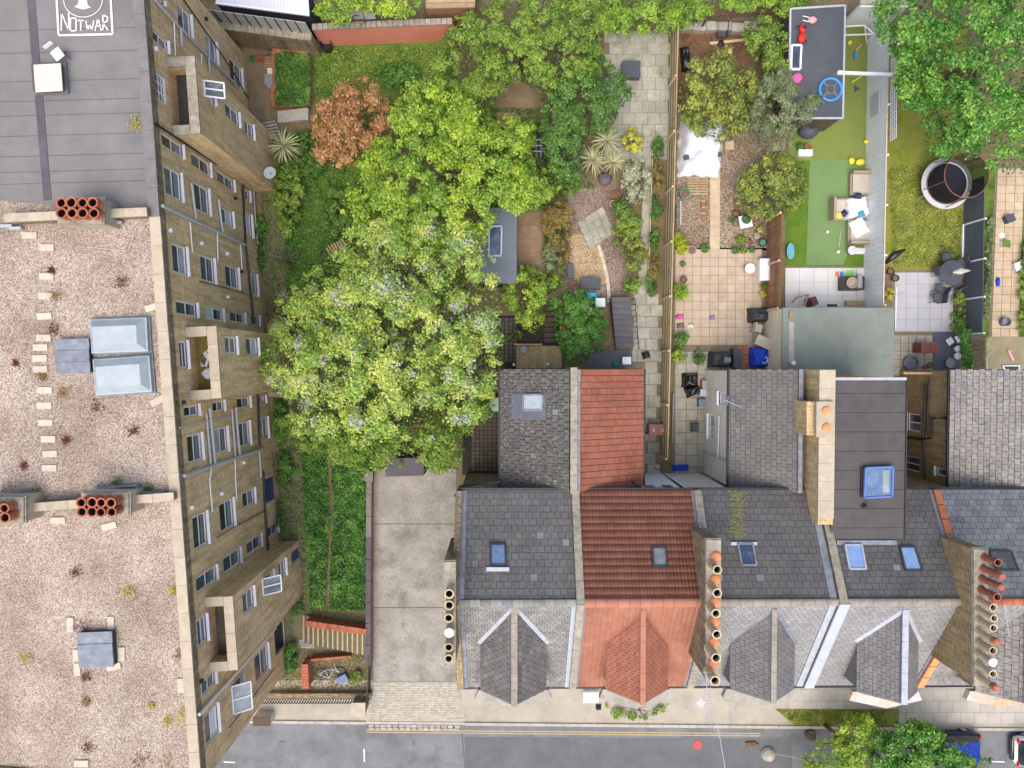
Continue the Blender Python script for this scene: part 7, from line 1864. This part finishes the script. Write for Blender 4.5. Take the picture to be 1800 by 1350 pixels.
t = thing('swing_beam', 'white beam spanning from garden room to whitewashed fence', 'beam', P(1520, 128, 2.3)); MB().bar(P(1476, 128, 2.5), P(1568, 131, 2.5), .16, .14).build('beam', m_wboard, t); MB().box(P(1476, 128, 2.55), (.28, .18, .2)).build('bracket', c_wht, t); pbox('post', m_wboard, t, G(1527, 160, 1.2), (.12, .12, 2.4))
t = thing('goal_frame', 'white football goal frame at the top of the older turf', 'goal', G(1505, 62)); 
for p, q in (((1483, 47, 1.2), (1520, 45, 1.2)), ((1483, 62, 1.2), (1535, 60, 1.2)), ((1520, 45, 1.2), (1524, 76, .05)), ((1520, 45, 1.2), (1536, 60, 1.2)), ((1535, 60, 1.2), (1524, 76, .05)), ((1483, 62, 1.2), (1483, 66, .05))): MB().bar(P(*p), P(*q), .06).build('bar', c_wht, t)
ball('yellow patterned ball on the older turf', 1492, 77, .13, c_yel); single(MB().blob(G(1502, 99, .12), (.1, .24, .12), 10, 6, .05), 'blue_toy', c_sky, 'slim blue toy lying on the older turf', 'toy'); single(MB().bar(G(1503, 90, .1), G(1512, 81, .1), .06), 'stick_toy', c_pink, 'pink stick toy beside the slim blue toy', 'toy')
single(MB().bar(G(1496, 146, .08), G(1514, 134, .08), .06, .04), 'yellow_bat', c_yel, 'yellow bat lying on the older turf', 'bat'); single(MB().lathe(G(1505, 156), [(.25, 0), (.25, .04), (.001, .05)], 3), 'grey_mat', c_dgrey, 'small dark triangular mat on the older turf', 'mat')
ball('pale yellow ball against the whitewashed fence', 1520, 250, .12, c_yel)
for i, (x, y, rx, tx) in enumerate(((1495, 284, .2, 'yellow pointed toy at the seam of the turf'), (1510, 286, .3, 'yellow cushion above the beige corner sofa'))): single(MB().blob(G(x, y, .12), (rx, .22, .14), 9, 5, .15), 'yellow_toy', c_yel, tx, 'toy', smooth=True)
def sofa(label, x0, y0, x1, y1, backs):
    cx, cy = (x0 + x1) / 2, (y0 + y1) / 2; w_, l_ = M2(x1 - x0), M2(y1 - y0); c = G(cx, cy); t = thing('garden_sofa', label, 'sofa', c, 'beige garden sofas')
    MB().box(c + Vector((0, 0, .17)), (w_, l_, .34)).build('base', c_beige, t); MB().box(c + Vector((0, 0, .4)), (w_ * .84, l_ * .84, .12)).build('cushion', c_cush, t)
    for bk in backs:
        o = {'l': (-w_ / 2 + .07, 0, .14, l_), 'r': (w_ / 2 - .07, 0, .14, l_), 't': (0, l_ / 2 - .07, w_, .14), 'b': (0, -l_ / 2 + .07, w_, .14)}[bk]
        MB().box(c + Vector((o[0], o[1], .55)), (o[2], o[3], .42)).build('backrest', c_beige, t)
sofa('beige garden sofa at the head of the cloth covered table', 1490, 306, 1526, 345, 'rt'); sofa('small beige armchair left of the cloth covered table', 1456, 351, 1482, 389, 'l'); sofa('long beige garden sofa below the cloth covered table', 1486, 388, 1524, 431, 'rb')
t = thing('cloth_table', 'garden table under a large white cloth between the beige sofas', 'table', G(1502, 366)); drape(MB(), G(1502, 366), 1.35, 1.3, .62, .15, 16, .08, .3, 71).build('cloth', mat('white_cloth', (236, 236, 240), fine=.03), t, smooth=True)
single(drape(MB(), G(1503, 402), .9, 1.0, .12, .5, 12, .08, .4, 75), 'white_throw', MATS['white_cloth'], 'white throw spread over the long beige sofa', 'throw', smooth=True).location.z += .47
for i, (x, y, z, m_, tx) in enumerate(((1499, 349, .66, c_navy, 'navy cloth on the white covered table'), (1505, 380, .62, cm('petrol', (60, 140, 170)), 'petrol blue cloth on the white covered table'), (1477, 378, .5, c_navy, 'navy cloth on the small beige armchair'), (1467, 381, .5, c_yel, 'yellow duster on the small beige armchair'))):
    single(drape(MB(), G(x, y, z), .38, .36, .1, .4 * i, 8, .1, .5, 80 + i), 'small_cloth', m_, tx, 'cloth', smooth=True)
ball('white ball on the bright turf below the armchair', 1453, 408, .1, c_wht); ball('white ball left of the round side table', 1472, 443, .11, c_wht); rtable('round grey side table below the long sofa', 1492, 442, .27, .45, cm('pale_metal', (184, 188, 190)))
single(MB().tube([G(1477, 406, .04), G(1476, 418, .04), G(1474, 434, .04)], .025), 'rope_toy', m_fpost, 'knotted pale rope toy on the bright turf', 'toy'); single(drape(MB(), G(1516, 441), .85, .4, .12, 0, 8, .08, .5, 90), 'pale_towel', cm('towel', (206, 212, 222)), 'pale towel by the whitewashed fence below the sofas', 'towel', smooth=True)
t = thing('barbecue_station', 'black barbecue cart with round grill on the pale patio', 'barbecue', G(1490, 500)); c = G(1490, 500)
MB().box(c + Vector((0, 0, .4)), (1.25, .8, .8)).build('cart', c_blk, t); MB().lathe(c + Vector((-.18, .0, .8)), [(.3, 0), (.34, .1), (.34, .14), (.27, .14), (.22, .05), (.001, .05)], 18).build('grill', c_beige, t); MB().box(c + Vector((.25, .1, .9)), (.28, .85, .2)).build('chimney', c_grey, t)
for i, (x, w_, m_, tx) in enumerate(((1471, .22, c_org, 'orange mat on the pale patio'), (1479, .2, c_sky, 'blue mat beside the orange mat'), (1492, .5, c_lime, 'lime green mat behind the black barbecue cart'))): single(MB().box(G(x, 482, .03), (w_, .32 if i < 2 else .5, .03)), 'play_mat', m_, tx, 'mat')
t = thing('wooden_frame', 'wooden frame and plum panel leaning against the sage roofed extension', 'frame', G(1412, 528)); 
for a, b_ in (((1384, 535), (1392, 525)), ((1392, 525), (1412, 520)), ((1412, 520), (1406, 538))): pbar('frame', m_brfence, t, G(*a, .7), G(*b_, .7), .08, .1)
MB().box(G(1420, 532, .5), (.35, .5, .9), rz=.4).build('panel', cm('plum', (96, 50, 70)), t)
boxthing('log_basket', 'basket of cut logs against the whitewashed fence', 'logs', 1498, 534, (1.0, .3, .3), m_wood); single(MB().box(G(1462, 537, .05), (.6, .15, .08)), 'door_mat', c_blk, 'black mat against the sage roofed extension', 'mat')
t = thing('closed_parasol', 'dark folded parasol below the charcoal garden room', 'parasol', G(1412, 236)); single_ = MB().blob(G(1414, 236, .55), (.6, .45, .5), 12, 7, .05); single_.build('canopy', c_dgrey, t, smooth=True); MB().tube([G(1414, 236), G(1414, 236, 1.3)], .03).build('pole', m_dark, t)
pot('square terracotta trough by the dark parasol', 1418, 261, .22, .3, c_terra); pot('green tub by the dark parasol', 1404, 259, .2, .3, c_green, LI); boxthing('white_trough', 'white box among the tubs below the charcoal room', 'box', 1412, 271, (.8, .35, .3), c_wht)
single(MB().lathe(G(1386, 443, .3), [(.5, 0), (.5, .03), (.001, .04)], 20, sx=.45), 'teal_disc', cm('teal_disc', (96, 156, 178)), 'teal paddling disc leaning on the brown fence', 'disc')
# -- garden E : trampoline
t = thing('trampoline', 'round trampoline with safety net leaning over the mossy lawn', 'trampoline', P(1665, 322, 0)); c = P(1665, 322, .8)
b = MB(); b.lathe(c, [(1.17, .0), (1.5, -.02), (1.52, -.07), (1.16, -.05)], 40); b.f = b.f[:-2]; b.build('pad', mat('trampoline_pad', (182, 184, 190), (194, 192, 196), scale=.6, fine=.06, c3=(206, 176, 170)), t)
MB().lathe(c - Vector((0, 0, .02)), [(1.2, 0), (1.2, -.01), (.001, .0)], 36).build('jumping_mat', mat('jump_mat', (40, 42, 56), fine=.08), t)
for k in range(4):
    a = .5 + k * math.pi / 2; e = c + Vector((math.cos(a) * 1.45, math.sin(a) * 1.45, -.05)); MB().tube([e, Vector((e.x, e.y, 0))], .03).build('leg', m_grey, t)
tp = Vector((c.x, c.y, 2.6)); rg = 1.28
b = MB(); b.tube([tp + Vector((math.cos(x) * rg, math.sin(x) * rg, 0)) for x in [2 * math.pi * k / 36 for k in range(37)]], .025, 6, cap=False); b.build('top_ring', m_rust, t)
for k in range(5):
    a = .9 + k * 2 * math.pi / 5; MB().tube([c + Vector((math.cos(a) * 1.45, math.sin(a) * 1.45, -.3)), tp + Vector((math.cos(a) * rg, math.sin(a) * rg, 0))], .025).build('pole', m_rust, t)
nb_ = NT('safety_net'); nb_.out((44, 38, 32), .9, .1); tr = nb_.n('ShaderNodeBsdfTransparent'); mx = nb_.n('ShaderNodeMixShader'); mx.inputs[0].default_value = .68; nb_.l(tr.outputs[0], mx.inputs[1]); nb_.l(nb_.b.outputs[0], mx.inputs[2]); nb_.l(mx.outputs[0], nb_.t.nodes['Material Output'].inputs[0])
b = MB(); N = 36
for zz_, rr_ in ((.8, 1.25), (2.6, 1.27)):
    for k in range(N): b.v.append((c.x + math.cos(2 * math.pi * k / N) * rr_, c.y + math.sin(2 * math.pi * k / N) * rr_, zz_))
b.f += [(k, (k + 1) % N, N + (k + 1) % N, N + k) for k in range(N)]; b.build('net', nb_.m, t)
rtable('dark glass round table on the grey patio', 1660, 482, .75, .74, c_dgrey)
for i, (x, y, rz, tx) in enumerate(((1655, 455, -1.6, 'dark chair at the top of the round glass table'), (1678, 465, 3.6, 'dark chair right of the round glass table'), (1642, 478, .2, 'dark chair left of the round glass table'), (1672, 502, 2.0, 'dark chair below the round glass table'), (1645, 510, 2.6, 'upper of two dark chairs pulled out on the grey patio'), (1640, 526, 3.0, 'lower of two dark chairs pulled out on the grey patio'))): chair(tx, x, y, rz, c_dgrey, s=1.15)
t = thing('folded_umbrella', 'slim white folded umbrella over the dark glass table', 'umbrella', G(1668, 488)); MB().tube([G(1668, 490), P(1683, 478, 2.1)], .025).build('pole', m_grey, t); c = P(1690, 477, 2.1); MB().tube([c + Vector((-.5, -.06, 0)), c + Vector((-.1, 0, .05)), c + Vector((.5, .05, 0))], [.05, .2, .03], 8).build('canopy', c_cush, t)
t = thing('black_parasol', 'black closed parasol leaning over the whitewashed fence', 'parasol', G(1540, 470)); b = MB(); b.tube([P(1556, 463, 2.2), P(1572, 448, 2.4), P(1592, 438, 2.5)], [.1, .22, .05], 8); b.build('canopy', MATS['sack_black'], t, smooth=True); MB().tube([G(1535, 478), P(1556, 463, 2.2)], .03).build('pole', m_dark, t)
for i, (x, y, tx) in enumerate(((1562, 478, 'upper black bucket by the whitewashed fence'), (1570, 490, 'lower black bucket by the whitewashed fence'))): pot(tx, x, y, .2, .3, c_blk)
single(MB().bar(G(1575, 505, .05), G(1573, 578, .05), .06, .05), 'white_batten', c_wht, 'long white batten at the edge of the grey patio', 'batten')
single(MB().lathe(G(1597, 638), [(.34, 0), (.42, .3), (.46, .3), (.46, .36), (.4, .36), (.36, .2), (.001, .2)], 22), 'fire_bowl', cm('bowl', (112, 112, 120)), 'large round dark bowl with pale rim on the old patio', 'bowl')
for i, x in enumerate((1610, 1625)):
    t = thing('wheelie_bin', ['left of the two maroon bins on the old patio', 'right of the two maroon bins on the old patio'][i], 'bin', G(x, 612)); c = G(x, 612); m_ = cm('maroon', (112, 66, 58)); MB().prism([c + Vector((a * .24, b_ * .28, 0)) for a, b_ in ((-1, -1), (1, -1), (1, 1), (-1, 1))], .05, .95).build('body', m_, t); MB().box(c + Vector((0, 0, .98)), (.54, .64, .07)).build('lid', m_, t)
pot('green glazed tub below the maroon bins', 1634, 641, .2, .25, c_green); pot('red pot beside the green tub', 1625, 645, .14, .2, c_red)
pot('upper tan pot at the edge of the grey patio', 1673, 557, .2, .3, m_potbuff, LI); pot('lower tan pot at the edge of the grey patio', 1673, 575, .2, .3, m_potbuff, LM)
for i, (x, y, r_, tx) in enumerate(((1667, 638, .3, 'largest round grey tub on the blue grey deck'), (1679, 626, .2, 'middle white tub on the blue grey deck'), (1679, 613, .18, 'upper white tub on the blue grey deck'))): pot(tx, x, y, r_, .25, c_grpot if i == 0 else c_wht, None, soil=False)
for i, (x, y, rz, tx) in enumerate(((1667, 600, .6, 'larger white sheet tile leaning on the deck'), (1680, 596, .6, 'narrow white sheet leaning on the deck'))): single(MB().box(G(x, y, .15), (.4 if i == 0 else .2, .4, .05), rz=rz), 'white_tile', c_wht, tx, 'tile')
single(drape(MB(), G(1709, 527), .5, .5, .3, 0, 8, .15, .5, 95), 'black_bundle', MATS['sack_black'], 'black bundle hooked on the anthracite fence', 'bundle', smooth=True)
# -- garden F
boxthing('black_stool', 'small dark stool on the slab path', 'stool', 1769, 386, (.5, .45, .35), c_dgrey, rz=.4)
single(MB().lathe(G(1760, 414), [(.2, 0), (.2, .04), (.001, .05)], 18), 'white_plate', c_wht, 'round white lid on the slab path', 'lid'); t = boxthing('square_planter', 'square white planter of greenery on the slab path', 'planter', 1763, 430, (.42, .42, .3), c_wht, lid_m=LM)
t = thing('sun_lounger', 'white slatted lounger at the right edge', 'lounger', G(1792, 466)); MB().box(G(1792, 467, .3), (1.0, .5, .05), rz=.3).build('seat', c_wht, t)
for s_ in (-.4, .4): MB().box(G(1792, 467, .14) + Vector((s_, s_ * .3, 0)), (.06, .45, .28), rz=.3).build('leg', c_wht, t)
single(MB().blob(G(1752, 496, .12), (.12, .3, .14), 9, 5, .1), 'blue_bag', c_blue, 'slim blue bag beside the slab path', 'bag'); single(MB().lathe(G(1762, 566), [(.26, 0), (.28, .4), (.25, .4), (.22, .15), (.001, .15)], 18), 'metal_drum', m_lead, 'grey metal drum at the bottom of the slab path', 'drum')
single(MB().bar(G(1771, 616, .06), G(1779, 634, .06), .14, .1), 'pink_roll', c_pink, 'pink roll lying on the damp concrete yard', 'roll'); t = thing('old_window', 'white framed window lying on the damp concrete', 'window', G(1780, 647)); 
for p, q in (((1760, 643), (1790, 643)), ((1760, 643), (1766, 652)), ((1790, 643), (1788, 652)), ((1766, 652), (1788, 652))): MB().bar(G(*p, .1), G(*q, .1), .06).build('frame', c_wht, t)
MB().box(G(1777, 648, .08), (.85, .28, .02)).build('pane', m_glass, t)
t = MB(); t.tube([G(1722, 590, 1.2), G(1716, 605, 1.0), G(1726, 615, 1.1), G(1718, 630, .8), G(1724, 650, .6)], .035); single(t, 'white_hose', m_fpost, 'pale hose looping down beside the dark boarded strip', 'hose')
# -- beside the flats
single(MB().lathe(G(577, 86), [(.3, 0), (.34, .75), (.3, .75), (.28, .3), (.001, .3)], 16), 'black_water_butt', m_blackpl, 'round black water butt below the salmon wall', 'butt')
w = thing('raised_bed', 'raised planting bed edged with red brick beside the flats', 'planting bed', G(515, 140)); MB().prism([G(484, 92), G(546, 98), G(546, 192), G(484, 192)], -.02, .58).build('bed', m_brick_red, w); brick_run(w, G(484, 190, .6), G(548, 188, .6), .62, .3, 14); brick_run(w, G(485, 160, .6), G(485, 188, .6), .62, .22, 6)
t = thing('stone_steps', 'grey stone steps below the raised ivy bed', 'steps', G(520, 206))
for i in range(6): pbox('step', m_stone, t, G(494 + i * 9.5, 206, .05 + i * .045), (.33, .7, .12 + i * .09))
t = thing('slatted_bench', 'brown slatted bench on the little yard by the flats', 'bench', G(476, 118))
for i in range(5): pbox('slat', m_brfence, t, G(476, 107 + i * 4.6, .42), (.45, .13, .03))
for y in (107, 126): pbox('leg', m_brfence, t, G(476, y, .2), (.4, .06, .4))
boxthing('white_cabinet', 'white cabinet with grey top below the slatted bench', 'cabinet', 478, 146, (.45, .55, .6), c_wht, lid_m=c_grey); boxthing('cream_box', 'cream box between slatted bench and white cabinet', 'box', 479, 131, (.3, .35, .45), m_creamb)
for i, (x, y, m_, tx) in enumerate(((446, 106, c_green, 'green pot in the row beside the old brick wall'), (455, 105, c_red, 'dark red pot in the row beside the old brick wall'), (464, 106, c_terra, 'terracotta pot in the row beside the old brick wall'), (473, 103, c_blk, 'black pot in the row beside the old brick wall'))): pot(tx, x, y, .15, .25, m_, LI if i == 0 else None)
t = thing('timber_pile', 'grey timbers stacked beside the striped yucca', 'timber', G(470, 225))
for i in range(6): pbar('timber', m_oldfl, t, G(448 + i * 3, 222 + i * 5, .1 + .04 * i), G(485 + i * 3, 214 + i * 6, .1 + .04 * i), .12, .06)
t = thing('plank_screen', 'weathered planks standing on edge beside the climber tree', 'planks', G(598, 440))
for i in range(7): pbox('plank', m_wood, t, G(583 + i * 4.5, 446 - i * 2.4, .35), (.12, .6, .7), rz=.5)
# bicycle and crate in the yard
t = thing('bicycle', 'silver bicycle lying in the yard behind the street railing', 'bicycle', G(578, 1182)); zb = .12
def wheel(px, py, r_):
    c = G(px, py, zb); pts = [c + Vector((math.cos(a) * r_, math.sin(a) * r_ * .8, .02 * math.sin(a))) for a in [2 * math.pi * k / 22 for k in range(23)]]
    wo = MB().tube(pts, .032, 6, cap=False).build('wheel', c_blk, t); b = MB()
    for k in range(8): a = math.pi * k / 4; b.tube([c, c + Vector((math.cos(a) * r_, math.sin(a) * r_ * .8, 0))], .005, 4)
    b.build('spoke', m_grey, wo)
wheel(563, 1183, .32); wheel(598, 1180, .32); b = MB()
for p, q in (((563, 1183), (573, 1176)), ((573, 1176), (588, 1174)), ((573, 1176), (580, 1190)), ((588, 1174), (580, 1190)), ((598, 1180), (588, 1174)), ((563, 1183), (580, 1190)), ((598, 1180), (590, 1170))): b.tube([G(*p, zb + .08), G(*q, zb + .08)], .025)
b.build('frame', m_leadlt, t); MB().blob(G(571, 1173, .25), (.12, .06, .05), 8, 5, 0).build('saddle', c_blk, t); MB().tube([G(590, 1164, .2), G(589, 1169, .25), G(592, 1174, .2)], .018).build('handlebar', m_grey, t)
boxthing('blue_box', 'blue grey plastic crate behind the silver bicycle', 'crate', 604, 1190, (.62, .45, .35), cm('blue_crate', (96, 112, 146)), rz=.5)
# street things
t = thing('stone_bollard', 'pale round stone bollard on the road beside the verge', 'bollard', G(1350, 1326, -.11)); MB().lathe(G(1350, 1326, -.11), [(.42, 0), (.44, .1), (.36, .3), (.2, .42), (.001, .46)], 18).build('stone', m_stone, t); MB().lathe(G(1350, 1326, .3), [(.16, 0), (.12, .06), (.001, .1)], 12).build('cap', m_slabc, t)
single(MB().blob(G(1322, 1310, -.05), (.45, .2, .1), 10, 5, .3), 'leaf_pile', MATS['brown_mulch'], 'dark pile of swept leaves beside the stone bollard', 'leaves')
single(MB().blob(G(1424, 1292, .1), (.3, .34, .22), 10, 6, .2), 'tree_stump', m_bark, 'greyish tree stump in the grass verge', 'stump')
single(MB().tube([P(1258, 1262, 6.2), P(1266, 1300, 6.1), P(1276, 1360, 6.2)], .02), 'phone_cable', m_leadlt, 'pale cable running down over the road from the long aerial', 'cable'); single(MB().tube([G(1352, 1318, .4), P(1400, 1332, 2.0), P(1460, 1352, 3.4), P(1500, 1372, 4.2)], .02), 'stay_wire', m_leadlt, 'thin pale wire from the bollard across the light street tree', 'wire')
single(MB().lathe(G(1232, 1236), [(.3, 0), (.3, .006), (.001, .008)], 4), 'kerb_cover', m_grey, 'square grey cover in the pavement below the red house', 'cover'); single(drape(MB(), G(1052, 1242), .35, .3, .25, 0, 8, .15, .5, 99), 'dark_bag', MATS['sack_black'], 'small dark bag on the pavement beside the red bay', 'bag', smooth=True); boxthing('white_meter_box', 'white box on the forecourt between the first two bays', 'box', 1038, 1222, (.9, .6, .3), c_wht)
def car(label, px, py, m, L=4.2, W=1.76, face=1, roof_m=None, tail=True):
    c = G(px, py, -.11); t = thing('parked_car', label, 'car', c)
    f = face
    st_ = [(-2.1, .62, .45, .62), (-2.02, .80, .30, .78), (-1.6, .88, .2, .92), (-.8, .88, .2, .95), (.4, .88, .2, .93), (1.2, .86, .2, .86), (1.75, .80, .2, .76), (2.0, .66, .28, .66), (2.08, .5, .4, .58)]
    def ring(x, w_, z0, z1): return [(x * f, -w_ * .9, z0), (x * f, -w_, (z0 + z1) * .45), (x * f, -w_ * .97, z1 - .08), (x * f, -w_ * .86, z1), (x * f, w_ * .86, z1), (x * f, w_ * .97, z1 - .08), (x * f, w_, (z0 + z1) * .45), (x * f, w_ * .9, z0)]
    def loft(rings, name, mm, parent=None, sm=True):
        b = MB(); n_ = len(rings[0])
        for r_ in rings: b.v += [tuple(c + Vector(v)) for v in r_]
        for i in range(len(rings) - 1):
            for k in range(n_): b.f.append((i * n_ + k, i * n_ + (k + 1) % n_, (i + 1) * n_ + (k + 1) % n_, (i + 1) * n_ + k))
        b.f += [tuple(range(n_)), tuple(range(len(rings) * n_ - 1, (len(rings) - 1) * n_ - 1, -1))]
        return b.build(name, mm, parent or t, smooth=sm)
    loft([ring(*s_) for s_ in st_], 'body', m)
    def gl(x, w0, z0, w1, z1): return [(x * f, -w0, z0), (x * f, -w1, z1), (x * f, w1, z1), (x * f, w0, z0)]
    gh = [(-2.0, .72, .80, .70, .84), (-1.55, .80, .9, .66, 1.36), (-.9, .82, .93, .66, 1.45), (.1, .82, .93, .66, 1.44), (.55, .81, .92, .64, 1.3), (1.15, .74, .86, .70, .88)]
    loft([gl(*g_) for g_ in gh], 'windows', m_glass, sm=False)
    rf = [(-1.62, .62, 1.36), (-.9, .65, 1.465), (.0, .65, 1.46), (.3, .62, 1.41)]; b = MB(); n_ = 0
    for x, w_, z in rf: b.v += [tuple(c + Vector((x * f, y * w_, z + (.012 if abs(y) < .9 else -.02)))) for y in (-1, -.8, 0, .8, 1)]
    for i in range(3):
        for k in range(4): b.f.append((i * 5 + k, i * 5 + k + 1, (i + 1) * 5 + k + 1, (i + 1) * 5 + k))
    b.build('roof', roof_m or m, t, smooth=True)
    for sx in (-1.3, 1.25):
        for sy in (-.8, .8):
            w_ = MB(); cc = c + Vector((sx * f, sy, .31)); n2 = 16
            for rr_, yy in ((.31, -.1), (.31, .1), (.19, .1), (.19, -.1)): w_.v += [tuple(cc + Vector((math.cos(2 * math.pi * k / n2) * rr_, yy, math.sin(2 * math.pi * k / n2) * rr_))) for k in range(n2)]
            for i in range(4):
                for k in range(n2): w_.f.append((i * n2 + k, i * n2 + (k + 1) % n2, ((i + 1) % 4) * n2 + (k + 1) % n2, ((i + 1) % 4) * n2 + k))
            wo = w_.build('wheel', c_blk, t); MB().bar(cc + Vector((0, -.08, 0)), cc + Vector((0, .08, 0)), .3, .3).build('rim', m_grey, wo)
    for sy in (-1, 1):
        MB().blob(c + Vector((-1.98 * f, sy * .68, .78)), (.07, .2, .13), 8, 5, 0).build('tail_light', c_red, t, smooth=True); MB().blob(c + Vector((1.9 * f, sy * .58, .64)), (.16, .14, .08), 8, 5, 0).build('headlight', m_leadlt, t, smooth=True); MB().box(c + Vector((.75 * f, sy * .95, .95)), (.14, .16, .12)).build('mirror', m, t)
    MB().box(c + Vector((-2.1 * f, 0, .35)), (.1, 1.3, .2)).build('bumper', c_dgrey, t)
    return t
car('dark blue hatchback half hidden under the street tree', 1653, 1304, cm('car_navy', (26, 30, 62), .2), face=-1, roof_m=cm('car_blue', (32, 64, 178), .25))
car('white car with red trim cut by the right edge', 1832, 1312, cm('car_white', (222, 222, 226), .25), face=1, roof_m=cm('car_roof', (214, 214, 220), .25))
